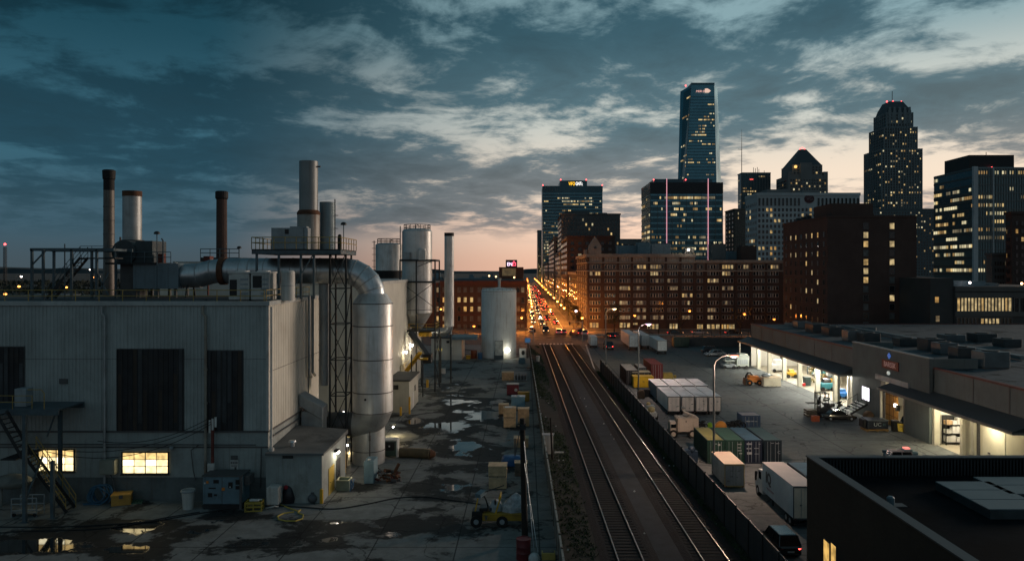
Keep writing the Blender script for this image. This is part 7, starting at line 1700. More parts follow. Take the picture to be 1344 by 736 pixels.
shelf_x('shelving of white cartons in the lit shop bay', 48.0, 50.6, 87.0, 3.3, 3, 5)
def blobmachine(name, label, x, y, m, m2, cat, sc=1.0):
    t = root(name, label, cat, (x,y,0))
    m_ = MB(); m_.box(x-1.0*sc,x+1.0*sc,y-.8*sc,y+.8*sc,.35,1.0*sc+.2); m_.build('body', m, t, False, .12)
    m_ = MB(); m_.extr([(y-.6*sc,1.1*sc),(y-.4*sc,1.75*sc),(y+.4*sc,1.75*sc),(y+.6*sc,1.1*sc)], x-.5*sc, x+.6*sc); m_.build('cab', m2, t, False, .06)
    for xx in (-.7,.7):
        for yy in (-.8,.65):
            m_ = MB(); m_.cyl((x+xx*sc,y+yy*sc,.35),(x+xx*sc,y+yy*sc+.2,.35),.35,n=12); m_.build('wheel', rubber, t)
blobmachine('parked_buggy', 'white utility buggy standing in the first lit bay', 49.5, 149.8, white_paint, white_paint, 'buggy', 1.4)
blobmachine('floor_machine', 'yellow floor machine in the second lit bay', 49.2, 141.5, yellow_paint, yellow_paint, 'machine', .9)
blobmachine('teal_pickup', 'teal low truck in the fourth lit bay', 49.8, 126.5, mat('teal_truck', (.03,.2,.25), .4), car_glass, 'truck', 1.15)
blobmachine('blue_machine', 'bright blue machine in the fifth lit bay', 49.0, 118.3, mat('bright_blue_machine', (.03,.2,.6), .4), mat('bright_blue_machine', (1,1,1)), 'machine', .9)
m_ = MB(); m_.tube([(50,149,2.9)]+[(50+.0,149+.5*math.cos(a),3.1+.5*math.sin(a)) for a in [k*PI/6 for k in range(13)]],.12,8); simple('hose_reel', m_, black_plastic, 'black hose reel above the white utility buggy', 'reel')
m_ = MB(); 
for i in range(14):
    a = Vector((50+R.uniform(-.8,1.5),134+R.uniform(-2.5,2.5),R.uniform(.3,2.4))); m_.bar(a, a+Vector((R.uniform(-.3,.5),R.uniform(-2,2),R.uniform(-.6,.6))), R.uniform(.12,.4))
simple('timber_pile', m_, [mat('olive_timber', (.2,.17,.08), .8, 0, .3)], 'pile of olive timber and beams in the third lit bay', 'timber')
m_ = MB(); m_.box(48.2,49.2,131.4,132.6,.012,1.4); m_.box(48.15,49.25,131.3,132.7,1.4,1.5); simple('dark_cabinet', m_, mat('green_black_cabinet', (.03,.05,.05), .4), 'dark green cabinet on the threshold of the third lit bay', 'cabinet', .03)
m_ = MB(); m_.box(47.6,48.1,130.9,131.7,.012,.5); simple('red_toolbox', m_, mat('signal_red', (.5,.03,.03), .4), 'small red tool box on the threshold of the third lit bay', 'box', .03)
put(car('dark car parked inside the bay behind the orange wooden door', cp_navy, 'suv', None, 'off', 4.3, 1.75), 49.2, 95.6, -PI/2+.3, 1)
m_ = MB(); m_.box(49.4,50.8,85.2,86.2,.012,1.0); m_.box(49.3,50.9,85.1,86.3,1.0,1.1); simple('work_bench', m_, white_dirty, 'white topped work bench in the lit shop bay', 'bench', .02)
m_ = MB(); m_.box(49.6,50.4,83.2,84.2,.012,1.3); simple('black_machine', m_, black_plastic, 'black machine at the right of the work bench in the lit shop bay', 'machine', .05)
m_ = MB(); m_.box(50.9,52.2,87.85,87.95,1.9,3.2); simple('wall_screen', m_, emit('pinkish_screen', (1,.75,.85), 1.2), 'bright pinkish screen on the wall of the lit shop bay', 'screen')
Yz = 71.0; m_ = MB(); X = 45.9; m_.sph((X,Yz+.9,1.55),.45,10,6,sq=(.6,1,1.2)); simple('black_bundle', m_, black_plastic, 'black bundle against the cream wall under the near canopy', 'bundle', 0, True)
m_ = MB(); m_.sph((X,Yz-.2,1.35),.7,10,6,sq=(.8,1.2,.8)); m_.sph((X,Yz-1.0,1.0),.7,10,6); simple('white_sacks', m_, white_paint, 'heap of white sacks by the black bundle under the near canopy', 'sacks', 0, True)
# roof plant: units, ducts
for i, (px, py, w_, h_, d_) in enumerate(((1056,431,2.6,1.3,3),(1078,437,3,1.6,4),(1098,441,2.6,1.5,3.5),(1122,448,2.2,1.7,2.4),(1145,450,2.6,1.5,2.4),(1230,461,2.6,1.7,3),(1246,466,2.4,1.6,2.4),(1195,455,3,1.2,2.6),
        (1269,477,2.2,1.9,2.2),(1309,484,3.0,1.9,2.6),(1296,449,3.2,1.3,3),(1330,456,2.6,1.2,3),(1255,449,3,1.1,3))):
    Y = gy(py, WZ); X = gx(px, Y)
    if X < WX+1: X = WX+2
    nm = ('at the far edge','second from the far edge','third from the far edge','behind the raised block, low','next to the coping of the raised block','square, in the middle of the roof','close behind the square middle one','low and wide','dark and narrow near the front','large pale, nearest the front edge','low, by the long duct','far right by the dark office','flat, beside the long duct')[i]
    t = root('rooftop_unit', 'warehouse rooftop air unit %s' % nm, 'air unit', (X,Y,WZ))
    m_ = MB(); m_.box(X-w_/2,X+w_/2,Y,Y+d_,WZ+.1,WZ+h_); m_.build('case', [mat('dusk_grey_unit', (.10,.125,.135), .5, .2, .25, .6, 0, .2), mat('dark_unit', (.04,.05,.055), .6, .1, .25)][(i*7)%3 > 0], t, False, .06)
    m_ = MB(); m_.cyl((X,Y+d_/2,WZ+h_),(X,Y+d_/2,WZ+h_+.12),w_*.3,n=16); m_.build('fan', steel_dark, t)
    m_ = MB(); m_.box(X-w_/2+.1,X+w_/2-.1,Y+.1,Y+d_-.1,WZ-.02,WZ+.1); m_.build('base', seam, t)
def gr_(px, py): Y = gy(py, WZ+.3); return (gx(px,Y),Y,WZ+.35)
for lab, a, b_, wd in (('long pale duct running across the warehouse roof',(1100,428),(1344,470),.9),('thin pale pipe running along the far part of the warehouse roof',(1030,425),(1150,432),.35)):
    m_ = MB(); p0, p1 = gr_(*a), gr_(*b_); m_.bar(p0, p1, wd, .5)
    for k in range(8): q = Vector(p0).lerp(Vector(p1),(k+.5)/8); m_.box(q.x-.4,q.x+.4,q.y-.15,q.y+.15,WZ-.02,WZ+.12)
    simple('roof_duct', m_, mat('pale_roof_duct', (.17,.20,.21), .5, .2, .2), lab, 'duct')
# ------------------------------------------------------------------ near brick building
NX, NZ = gx(1059,gy(599,8.5)), 8.5
NY1 = gy(599,8.5)
nb = root('brick_building', 'dark brick building in the near corner with flat black roof and parapet', 'building', (30,40,0))
m_ = MB(); m_.box(NX,NX+.45,8,NY1,0,NZ); m_.box(NX+.45,75,NY1-.45,NY1,0,NZ); m_.box(NX+.45,75,8,8.4,0,NZ); m_.build('wall', near_brick, nb)
MB().box(NX+.45,75,8.4,NY1-.45,NZ-1.3,NZ-1.05).build('roof', roof_dark, nb)
m_ = MB(); m_.box(NX-.06,NX+.52,8,NY1+.06,NZ,NZ+.08); m_.box(NX+.52,75,NY1-.5,NY1+.06,NZ,NZ+.08); m_.build('coping', mat('dark_metal_coping', (.05,.06,.065), .5, .3, .25), nb)
m_ = MB(); corrug(m_, (75,NY1-.47), (NX+.5,NY1-.47), NZ-1.05, NZ-.05, .2, .02)
m_.build('parapet_lining', mat('parapet_sheet', (.03,.038,.042), .6, .2, .25), nb)
ya, yb = yof(1082.5,NX), yof(1098,NX)
for a, b_, z1_ in ((yof(1089.3,NX),yof(1082.3,NX),20-(707-354)*ya/1000),(yof(1098,NX),yof(1092,NX),20-(717-354)*yb/1000)):
    m_ = MB(); m_.box(NX-.05,NX-.004,a-.06,b_+.06,.6,z1_+.06); wn = m_.build('window', seam, nb)
    m_ = MB(); m_.box(NX-.06,NX-.051,a,b_,.7,z1_); m_.build('pane', emit('near_gold_window', (1,.6,.16), .9, .6, 1.4), wn)
rz_ = NZ-1.05
def rp(px, py): Y = gy(py, rz_); return gx(px,Y), Y
X, Y = rp(1161,620)
t = root('roof_vent_pipe', 'thin grey vent pipe with cap on the near black roof', 'vent pipe', (X,Y,rz_))
m_ = MB(); m_.cyl((X,Y,rz_),(X,Y,rz_+1.25),.1,n=10); m_.build('pipe', mat('light_blue_grey_pipe', (.22,.28,.3), .5, .2, .2), t, True)
m_ = MB(); m_.cyl((X,Y,rz_+1.25),(X,Y,rz_+1.4),.13,n=10); m_.box(X-.35,X+.35,Y-.3,Y+.3,rz_,rz_+.03); m_.build('flashing', steel_blue, t)
X, Y = rp(1169,663)
t = root('roof_cowl', 'small grey roof cowl on a plate in the middle of the near black roof', 'vent', (X,Y,rz_))
m_ = MB(); m_.lathe([(.2,rz_+.05),(.2,rz_+.42),(.12,rz_+.5)],(X,Y),12); m_.build('cowl', blue_unit, t, True)
m_ = MB(); m_.box(X-.15,X+.75,Y-.3,Y+.3,rz_,rz_+.04); m_.build('plate', seam, t)
def skylight(lab, x0, x1, y0, y1, n):
    t = root('skylight', lab, 'skylight', ((x0+x1)/2,(y0+y1)/2,rz_))
    m_ = MB(); m_.box(x0,x1,y0,y1,rz_,rz_+.42); m_.build('kerb', mat('skylight_kerb', (.05,.065,.07), .5, .2), t)
    for i in range(n):
        a = y0+(y1-y0)*i/n; b_ = y0+(y1-y0)*(i+1)/n
        m_ = MB(); m_.box(x0-.05,x1+.05,a+.03,b_-.03,rz_+.42,rz_+.5); m_.build('panel', mat('skylight_panel', (.09,.115,.125), .4, .1, .2), t, False, .02)
Y = gy(668,rz_+.5); ya = gy(631,rz_+.5)
skylight('grey three panel skylight on the near black roof', gx(1300,Y), gx(1300,Y)+3.0, Y, ya, 3)
Yb_ = gy(652,rz_+.5); skylight('second grey skylight at the edge of the near black roof', gx(1330,Yb_)+.25, gx(1330,Yb_)+4, Yb_+.6, gy(625,rz_+.5), 2)
MB().box(NX-.02,75,7,8,0,.1)

# ------------------------------------------------------------------ street lamps
def cobra(label, px, pyb, pyt, arm_px, head_py, lit, col=(1,.55,.25), power=0, Y=None, bow=True, rad=.09):
    Y = Y or gy(pyb); X = gx(px,Y); zt = gz(pyt,Y); xa = gx(arm_px,Y); zh = gz(head_py,Y)
    t = root('street_lamp', label, 'street lamp', (X,Y,0))
    m_ = MB(); m_.cyl((X,Y,0),(X,Y,zt),rad*1.5,rad,n=10); m_.cyl((X,Y,0),(X,Y,.5),rad*2.4,n=10); m_.build('pole', mat('lamp_pole_metal', (.17,.18,.18), .5, .5, .2), t, True)
    m_ = MB(); d = xa-X; m_.tube([(X,Y,zt-.1),(X+d*.12,Y,zt+(zh-zt)*.45),(X+d*.4,Y,zt+(zh-zt)*.8),(X+d*.75,Y,zh),(xa,Y,zh)],rad*.6,6); m_.build('arm', mat('lamp_pole_metal', (1,1,1)), t, True)
    s_ = 1 if d > 0 else -1
    m_ = MB(); m_.sph((xa+s_*.35,Y,zh+.06),.5,10,6,sq=(1.1,.45,.28)); m_.build('head', grey_unit, t, True)
    m_ = MB(); m_.sph((xa+s_*.4,Y-.05,zh-.06),.42,10,6,sq=(1.1,.6,.34)); m_.build('lens', lit, t, True)
    if power: lamp('street_glow', (xa+s_*.4,Y,zh-.35), col, power, .3, t)
    return t
cobra('street lamp at the end of the panel fence with pale orange head', 795, 478, 411, 804, 405, emit('lens_amber', (1,.62,.28), 4.5), (1,.62,.3), 1100)
cobra('street lamp behind the yellow skip with pinkish lit head', 838, 519, 432, 848, 425, emit('lens_pink', (1,.5,.7), 2.5), (1,.7,.58), 2500)
cobra('tall street lamp rising from the fence before the container row with red orange head', 937, 624, 479, 958, 466, emit('lens_red', (1,.26,.13), 2.4), (1,.68,.50), 4200)
# ------------------------------------------------------------------ the city
WM = {}
def win_mesh(ori, w, h, mats, cols, lit_idx, frame=True, d=.12, arch=False):
    """one window: frame plus its panes; ori F faces -Y, L faces -X; origin at its sill's middle"""
    m_ = MB(); fr = .07*min(w,h) if frame else 0
    def B(u0,u1,v0,v1,z0,z1,mi):
        if ori == 'F': m_.box(u0,u1,-v1,-v0,z0,z1,mi)
        else: m_.box(-v1,-v0,u0,u1,z0,z1,mi)
    if frame:
        B(-w/2,w/2,.005,d,-fr,0,0); B(-w/2,w/2,.005,d,h,h+fr,0); B(-w/2-fr,-w/2,.005,d,-fr,h+fr,0); B(w/2,w/2+fr,.005,d,-fr,h+fr,0)
    pw_ = w/cols
    for i in range(cols):
        a = -w/2+i*pw_; g = pw_*.17 if cols > 1 else 0
        if i and frame: B(a-g,a+g,.005,d*.8,0,h,0)
        B(a+(g if i else 0), a+pw_-(g if i < cols-1 else 0), .005, .02, 0, h, 1+i)
    return m_
def put_window(parent, ori, x, y, z, w, h, cols, frame_m, pane_ms, d=.12, name='window'):
    key = (ori, round(w,2), round(h,2), cols, frame_m.name, tuple(p.name for p in pane_ms), d)
    if key not in WM:
        WM[key] = win_mesh(ori, w, h, None, cols, None, True, d).mesh(name, [frame_m]+list(pane_ms))
    o = bpy.data.objects.new(name, WM[key]); COL.objects.link(o); o.parent = parent
    o.location = Vector((x,y,z))-Vector(parent.location); return o
def office(root_, face, rows, cols, p_lit, seed, off=.25, fill=(.72,.45), mats=None, dark=None, name='window_row', runs=True, rowp=None, skip=0):
    """rows of office windows on a quad face (bl, br, tr, tl), each storey one part"""
    rr = random.Random(seed); mats = mats or FAR
    bl, br, tr, tl = [Vector(p) for p in face]; n = (br-bl).cross(tl-bl).normalized()
    if n.dot(Vector((0,0,H))-bl) < 0: n = -n
    def P(u, v): return bl.lerp(br,u).lerp(tl.lerp(tr,u), v) + n*off
    for j in range(skip, rows):
        m_ = MB(); i = 0; pr = p_lit*rr.choice((.15,.4,.8,1.2,1.9)) if rowp is None else rowp(j)
        state = rr.random() < pr; left = 0
        while i < cols:
            if left <= 0:
                state = rr.random() < pr; left = rr.randrange(1,7) if runs else 1; mi = rr.randrange(len(mats))
            if state and not (runs and rr.random() < .18):
                u0, u1 = (i+.5-fill[0]/2)/cols, (i+.5+fill[0]/2)/cols; v0, v1 = (j+.5-fill[1]/2)/rows, (j+.5+fill[1]/2)/rows
                m_.quad(P(u0,v0),P(u1,v0),P(u1,v1),P(u0,v1), mi if rr.random() < .7 else rr.randrange(len(mats)))
            elif dark is not None:
                u0, u1 = (i+.5-fill[0]/2)/cols, (i+.5+fill[0]/2)/cols; v0, v1 = (j+.5-fill[1]/2)/rows, (j+.5+fill[1]/2)/rows
                m_.quad(P(u0,v0),P(u1,v0),P(u1,v1),P(u0,v1), len(mats))
            i += 1; left -= 1
        if m_.v: m_.build(name, list(mats)+([dark] if dark else []), root_)
def fin(root_, face, n, w, d, m, horiz=False, name='facade_fin'):
    """projecting mullions (or floor bands) on a quad face"""
    bl, br, tr, tl = [Vector(p) for p in face]; nn = (br-bl).cross(tl-bl).normalized()
    if nn.dot(Vector((0,0,H))-bl) < 0: nn = -nn
    m_ = MB()
    for i in range(n+1):
        t = i/n
        if horiz: a, b_ = bl.lerp(tl,t), br.lerp(tr,t)
        else: a, b_ = bl.lerp(br,t), tl.lerp(tr,t)
        m_.bar(a+nn*d/2, b_+nn*d/2, w if not horiz else d, d if not horiz else w)
    m_.build(name, m, root_)
def F_(x0,x1,y,z0,z1): return [(x0,y,z0),(x1,y,z0),(x1,y,z1),(x0,y,z1)]
def L_(x,y0,y1,z0,z1): return [(x,y1,z0),(x,y0,z0),(x,y0,z1),(x,y1,z1)]       # far ... near
def beacon(parent, x, y, z, r):
    m_ = MB(); m_.sph((x,y,z),r,8,5); m_.build('beacon', red_lamp, parent)

# tall tapering glass tower
t = root('glass_skyscraper', 'tallest tapering teal glass skyscraper with pinkish sign near its top', 'skyscraper', (230,1020,0))
zt = gz(111,1000); zb0 = 0
bot = [(889.5,1040),(899,1000),(940.5,1000),(946.5,1030),(946.5,1065),(889.5,1065)]; top = [(893,1040),(907.5,1003),(937.5,1003),(941.5,1025),(941.5,1060),(893,1060)]
kk = (zt)/(zt-gz(240,1000)); 
bp = [(gx(p,Y),Y) for p,Y in bot]; tp = [(gx(p,Y),Y) for p,Y in top]
bp0 = [(tx_+(bx__-tx_)*kk, ty_+(by__-ty_)*kk) for (bx__,by__),(tx_,ty_) in zip(bp,tp)]
m_ = MB(); m_.prism(bp0,0,zt,0,tp); m_.build('tower_shaft', curtain, t)
fr_ = [(*bp0[1],0),(*bp0[2],0),(*tp[2],zt),(*tp[1],zt)]; lf_ = [(*bp0[0],0),(*bp0[1],0),(*tp[1],zt),(*tp[0],zt)]
def sub(face, v0, v1, u0=0, u1=1):
    a, b_, c_, d_ = [Vector(p) for p in face]
    f = lambda u, v: a.lerp(b_,u).lerp(d_.lerp(c_,u),v)
    return [f(u0,v0),f(u1,v0),f(u1,v1),f(u0,v1)]
office(t, sub(fr_,.42,.94,.05,.97), 34, 18, .30, 3, .4, (.8,.4))
office(t, sub(lf_,.42,.97,.3,1), 30, 6, .40, 4, .4, (.8,.4))
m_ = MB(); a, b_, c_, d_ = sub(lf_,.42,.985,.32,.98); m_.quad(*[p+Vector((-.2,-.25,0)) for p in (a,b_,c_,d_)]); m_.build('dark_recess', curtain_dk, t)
fin(t, sub(fr_,.42,.94), 34, .8, .2, curtain_dk, True, 'floor_band')
m_ = MB(); xs0, xs1 = gx(907.5,1003), gx(938,1003); m_.box(xs0,xs1,1003.5,1030,zt,zt+3); m_.build('crown', curtain_dk, t)
pk = emit('pink_sign', (1,.5,.42), 1.1)
text_part('lettering', 'MEIR D', 3.6, pk, t, (gx(919.5,1000),1000.5,gz(120,1000)), ROT_F, .05)
m_ = MB(); c_ = (gx(929,1000),1000.4,gz(119,1000)); m_.add([(c_[0]-3.8,c_[1],c_[2]-2.8),(c_[0]+1,c_[1],c_[2]-2.8),(c_[0]+4,c_[1],c_[2]-.6),(c_[0]+2.5,c_[1],c_[2]+1.2),(c_[0]-.5,c_[1],c_[2]+2.8),(c_[0]-3.8,c_[1],c_[2]+2.4)],[tuple(range(6))]); m_.build('emblem', emit('emblem_glow', (1,.66,.52), .8), t)
beacon(t, gx(900,1003), 1003, zt-1, 1.0)
# dark glass block with pink strips
t = root('glass_office_block', 'dark glass office block with two vertical pink light strips', 'office block', (125,620,0))
X0, X1, Y, Yb_ = gx(853.5,600), gx(948.5,600), 600, 645; zt = gz(240,600)
MB().box(X0,X1,Y,Yb_,0,zt).build('wall', curtain_dk, t)
m_ = MB(); m_.box(X0-.3,X1+.3,Y-.4,Yb_,zt-8.5,zt+.3); m_.build('top_band', mat('black_glass_band', (.008,.012,.016), .3, .3, .2), t)
m_ = MB(); m_.box(gx(858,610),gx(934,610),608,635,zt,gz(235,608)); m_.build('penthouse', curtain_dk, t)
office(t, F_(X0+1,X1-1,Y,30,zt-9.5), 11, 44, .62, 5, .35, (.8,.42)); office(t, L_(X0,Y+1,Yb_-1,30,zt-9.5), 11, 12, .45, 6, .35, (.8,.42))
fin(t, F_(X0,X1,Y,30,zt-9.5), 11, 1.3, .3, curtain, True, 'floor_band'); fin(t, L_(X0,Y,Yb_,30,zt-9.5), 11, 1.3, .3, curtain, True, 'floor_band')
fin(t, F_(X0,X1,Y,0,zt-9), 10, .35, .4, mat('thin_mullion', (.10,.13,.14), .4, .5, .1))
for px in (875,929.3):
    m_ = MB(); X = gx(px,599); m_.box(X-.18,X+.18,598.2,598.9,22,gz(234.5,599)); m_.build('light_strip', pink_neon, t)
for px in (858,900): beacon(t, gx(px,605), 605, gz(236,605), .55)
# bank tower with yellow / white sign
t = root('sign_tower', 'broad dark office tower with yellow and white sign on its roof block', 'office tower', (50,820,0))
X0, X1, Y = gx(712,800), gx(790.8,800), 800; zt = gz(244,800); zc_ = gz(237,800)
MB().box(X0,X1,Y,Y+45,0,zt).box(gx(735,800),gx(770.5,800),Y-.3,Y+40,zt-6,zc_).build('wall', curtain_dk, t)
office(t, F_(X0+1.5,X1-1.5,Y,28,zt-8), 22, 38, .52, 7, .4, (.8,.42)); fin(t, F_(X0,X1,Y,28,zt-8), 22, 1.0, .3, curtain, True, 'floor_band')
fin(t, F_(X0,gx(735,800),Y,zt-6,zt), 7, .4, .5, stone_md); fin(t, F_(gx(770.5,800),X1,Y,zt-6,zt), 7, .4, .5, stone_md)
text_part('lettering', 'VIFO', 5.0, emit('sign_yellow', (1,.52,.02), 2.2), t, (gx(750.5,800),799.2,gz(241.5,800)), ROT_F, .1, .62)
text_part('lettering', 'GNTc', 5.0, emit('sign_white', (1,.95,.9), 2.2), t, (gx(760,800),799.2,gz(241.5,800)), ROT_F, .1, .58)
for px, py in ((712.5,243),(736,236),(769.5,236),(790.5,243)): beacon(t, gx(px,801), 801, gz(py,801), .7)
def plain_tower(name, lab, px0, px1, pyt, Y, depth, wall, rows, cols, p, seed, zlo=0, fill=(.5,.5), side=None, dark=None, cat='building', extra=None, mats=None, runs=False):
    X0, X1 = gx(px0,Y), gx(px1,Y); zt = gz(pyt,Y); t = root(name, lab, cat, ((X0+X1)/2,Y+depth/2,0))
    MB().box(X0,X1,Y,Y+depth,0,zt).build('wall', wall, t)
    m_ = MB(); m_.box(X0-.4,X1+.4,Y-.4,Y+depth+.4,zt-.01,zt+.8); m_.build('parapet', wall, t)
    if rows: office(t, F_(X0+.6,X1-.6,Y,zlo,zt-1.5), rows, cols, p, seed, .15, fill, mats, dark, 'window_row', runs, (lambda j: p))
    if side and X0 > 0: office(t, L_(X0,Y+.6,Y+depth-.6,zlo,zt-1.5), rows, side, p, seed+50, .15, fill, mats, dark, 'window_row', runs, (lambda j: p))
    if side and X1 < 0: office(t, [(X1,Y+.6,zlo),(X1,Y+depth-.6,zlo),(X1,Y+depth-.6,zt-1.5),(X1,Y+.6,zt-1.5)], rows, side, p, seed+50, .15, fill, mats, dark, 'window_row', runs, (lambda j: p))
    return t, X0, X1, zt
plain_tower('narrow_tower', 'narrow dark tower beside the broad sign tower at the end of the avenue', 705.5, 712, 302.6, 1200, 60, curtain_dk, 24, 5, .1, 11, 0, (.7,.4), 8)
t, X0, X1, zt = plain_tower('stone_office', 'dark stone office building with scattered amber windows in front of the sign tower', 737, 814, 282, 450, 50, stone_dk, 14, 18, .12, 12, 12, (.45,.5), 8, glass_dark)
m_ = MB(); m_.box(gx(742,450),gx(775,450),455,480,zt,zt+2.6); m_.box(gx(790,450),gx(798,450),455,470,zt,zt+1.6); m_.build('roof_plant', stone_dk, t)
# low avenue frontages on the right hand side
for i, (lab, Ya, Yb_, x0, x1, h_, wall, rows, cols, p, side) in enumerate((('brown brick avenue block directly behind the big brick building',312,372,21,60,18.5,red_brick,6,10,.12,9),
        ('tall dark brown block with pale window column along the avenue',376,440,20.5,44,36,dark_brick,11,6,.1,9),('grey stone block along the avenue beyond the tall brown one',446,520,20.2,46,30,stone_md,9,8,.12,9),
        ('pale narrow avenue block far down the street',526,640,19.5,40,42,stone_dk,12,8,.1,12),('low dark block at the far end of the avenue',660,900,19,42,26,stone_dk,7,8,.15,20))):
    t, X0, X1, zt = plain_tower('avenue_building', lab, x0*1000/Ya+CX, x1*1000/Ya+CX, CY-(h_-20)*1000/Ya, Ya, Yb_-Ya, wall, rows, cols, p, 20+i, 2, (.45,.5), side, glass_dark)
    m_ = MB(); m_.box(X0-.5,X0+.2,Ya,Yb_,zt-.6,zt+.4); m_.box(X0-.35,X0+.1,Ya,Yb_,5.2,5.6); m_.build('cornice', stone_trim, t)
    m_ = MB()
    for k in range(int((Yb_-Ya)/9)): m_.quad((X0-.16,Ya+1+k*9,.6),(X0-.16,Ya+7+k*9,.6),(X0-.16,Ya+7+k*9,3.6),(X0-.16,Ya+1+k*9,3.6),k%5)
    m_.build('shop_window', [LIT[3],LIT[2],glass_dark,LIT[3],glass_dark], t)
for i, (lab, Ya, Yb_, h_) in enumerate((('dark low block on the dark side of the avenue beyond the sign roof building',330,420,15),('second low block on the dark side of the avenue',430,560,13),('long low block far along the dark side of the avenue',580,900,11))):
    t, X0, X1, zt = plain_tower('avenue_building', lab, CX-30*1000/Ya, CX-.6*1000/Ya, CY-(h_-20)*1000/Ya, Ya, Yb_-Ya, [stone_dk,dark_brick,stone_dk][i], 5, 8, .15, 30+i, 2, (.45,.5), None, glass_dark)
stone_pale = mat('pale_window_stone', (.34,.34,.31), .8, 0, .25, .4)
stone_md_tan = mat('tan_stone', (.16,.135,.11), .85, 0, .2, .15, 0, .3)
# ------------------------------------------------------------------ big brick building
Y = 256.0; X0, Xm, X1 = gx(771,Y), gx(912,Y), gx(1028,Y); zL, zR = gz(334,Y), gz(342,Y)
t = root('brick_office', 'long many windowed red brick building with stone cornice and small corner gable', 'building', ((X0+X1)/2,Y+26,0))
MB().box(X0,Xm,Y,309,0,zL).box(Xm+.002,X1,Y+.02,300,0,zR).build('wall', red_brick, t)
m_ = MB(); m_.box(X0-.5,Xm+.2,Y-.55,Y-.01,zL-.9,zL+.2); m_.box(Xm+.2,X1+.3,Y-.5,Y-.01,zR-.7,zR+.2); m_.box(X0-.55,X0-.01,Y-.01,309,zL-.9,zL+.2)
for py, dd in ((344.5,.3),(355.5,.35),(432,.25)):
    z = gz(py,Y); m_.box(X0-.3,X1+.1,Y-dd,Y-.012,z-.2,z+.2); m_.box(X0-dd,X0-.012,Y,309,z-.2,z+.2)
m_.box(X0-.02,Xm,Y-.06,Y-.013,gz(343.5,Y),zL-.9); m_.build('cornice', stone_trim, t)
m_ = MB(); m_.box(X0-.028,Xm-.01,Y-.028,Y-.013,gz(355.5,Y)+.2,zL-.9); m_.box(Xm+.01,X1,Y-.028,Y-.013,gz(355.5,Y)+.2,zR-.7); m_.build('stone_band', stone_md_tan, t)
bays = [(140,195,4),(220,275,4),(300,355,4),(375,440,4),(465,535,5),(557,610,4),(635,690,4),(715,745,2),(772,830,4),(850,908,4),(935,990,4),(1017,1075,4),(1095,1150,4)]
rowsY = [339.9,349.9,358.7,368,377.8,387.3,397,406.4,416.1]
litmap = {(0,4),(1,3),(1,4),(2,0),(2,4),(4,2),(5,6),(8,2),(4,5),(1,9),(1,10),(1,12),(2,9),(3,8),(0,5),(7,8),(8,8),(6,2)}
partial = {(3,4),(4,3),(6,4),(7,3),(5,8),(8,6),(6,6),(4,9),(6,3),(7,8),(8,4),(5,3),(3,5),(8,3),(6,9)}
rr = random.Random(6); cnt = 0; stuff = MB(); stm = None
m_ = MB()
for b_ in bays + [(1175,1180,0)]:
    for u in (b_[0]-9,):
        X = gx(u/4.09+740,Y); m_.box(X-.35,X+.35,Y-.22,Y-.014,0,(zL if X < Xm else zR)-.9)
m_.build('pilaster', red_brick, t)
order = [(j,i) for j in range(9) for i in range(13)]
order.sort(key=lambda q: 0 if q in litmap else (1 if q in partial else 2))
for j, i in order:
    if j == 0 and i > 6: continue
    u0, u1, n = bays[i]; xa, xb = gx(u0/4.09+740,Y), gx(u1/4.09+740,Y); z = gz(rowsY[j]+2.6,Y); hh = 1.2
    if (j,i) in litmap: pm = [LIT[rr.choice((0,1,0,3,3))] if rr.random() < .8 else glass_dark for _ in range(n)]
    elif (j,i) in partial: pm = [rr.choice((glass_blind,LIT[3],glass_dark,LIT[1] if rr.random() < .3 else glass_blind)) for _ in range(n)]
    else: pm = [rr.choice((glass_dark,glass_dark,glass_dark,glass_blind)) for _ in range(n)]
    if cnt < 100:
        put_window(t, 'F', (xa+xb)/2, Y-.03, z, xb-xa, hh, n, stone_pale, pm, .14); cnt += 1
    else:
        mw = win_mesh('F', xb-xa, hh, None, n, None, True, .14)
        stuff.T = Matrix.Translation(((xa+xb)/2,Y-.02,z)); stuff.add(mw.v, mw.f); stuff.m[-len(mw.f):] = [min(k,2) if k == 0 else 1 for k in mw.m]; stuff.T = None
o = stuff.build('windows', [stone_pale, glass_dark], t); o['kind'] = 'stuff'
sw = [(300,355,505,530,0),(448,510,512,542,1),(568,610,510,536,1),(715,746,514,542,0),(766,836,514,544,1),(845,885,514,544,2),(888,916,514,542,1),(140,185,505,530,2),(372,395,505,515,0)]
for a, b_, c_, d_, k in sw:
    xa, xb = gx(a/4.09+740,Y), gx(b_/4.09+740,Y); z1_, z0_ = gz(c_/4.09+300,Y), gz(d_/4.09+300,Y)
    put_window(t, 'F', (xa+xb)/2, Y-.02, z0_, xb-xa, z1_-z0_, 3, seam, [LIT[k],LIT[(k+1)%2],LIT[k]], .12, 'shop_window')
for j in range(9):
    for yy in (264,276,288,300):
        put_window(t, 'L', X0-.02, yy, gz(rowsY[j]+2.6,Y), 4.2, 1.32, 3, stone_trim, [glass_dark,glass_blind if (j+int(yy))%3 == 0 else glass_dark,LIT[0] if (j*7+int(yy))%11 == 0 else glass_dark], .14) if False else None
lw = MB()
for j in range(9):
    for yy in (262,272,282,292,302): 
        mw = win_mesh('L', 4.0, 1.32, None, 3, None, True, .14); lw.T = Matrix.Translation((X0-.02,yy,gz(rowsY[j]+2.6,Y))); lw.add(mw.v, mw.f); lw.m[-len(mw.f):] = [min(k,1) for k in mw.m]; lw.T = None
o = lw.build('side_windows', [stone_trim, glass_dark], t); o['kind'] = 'stuff'
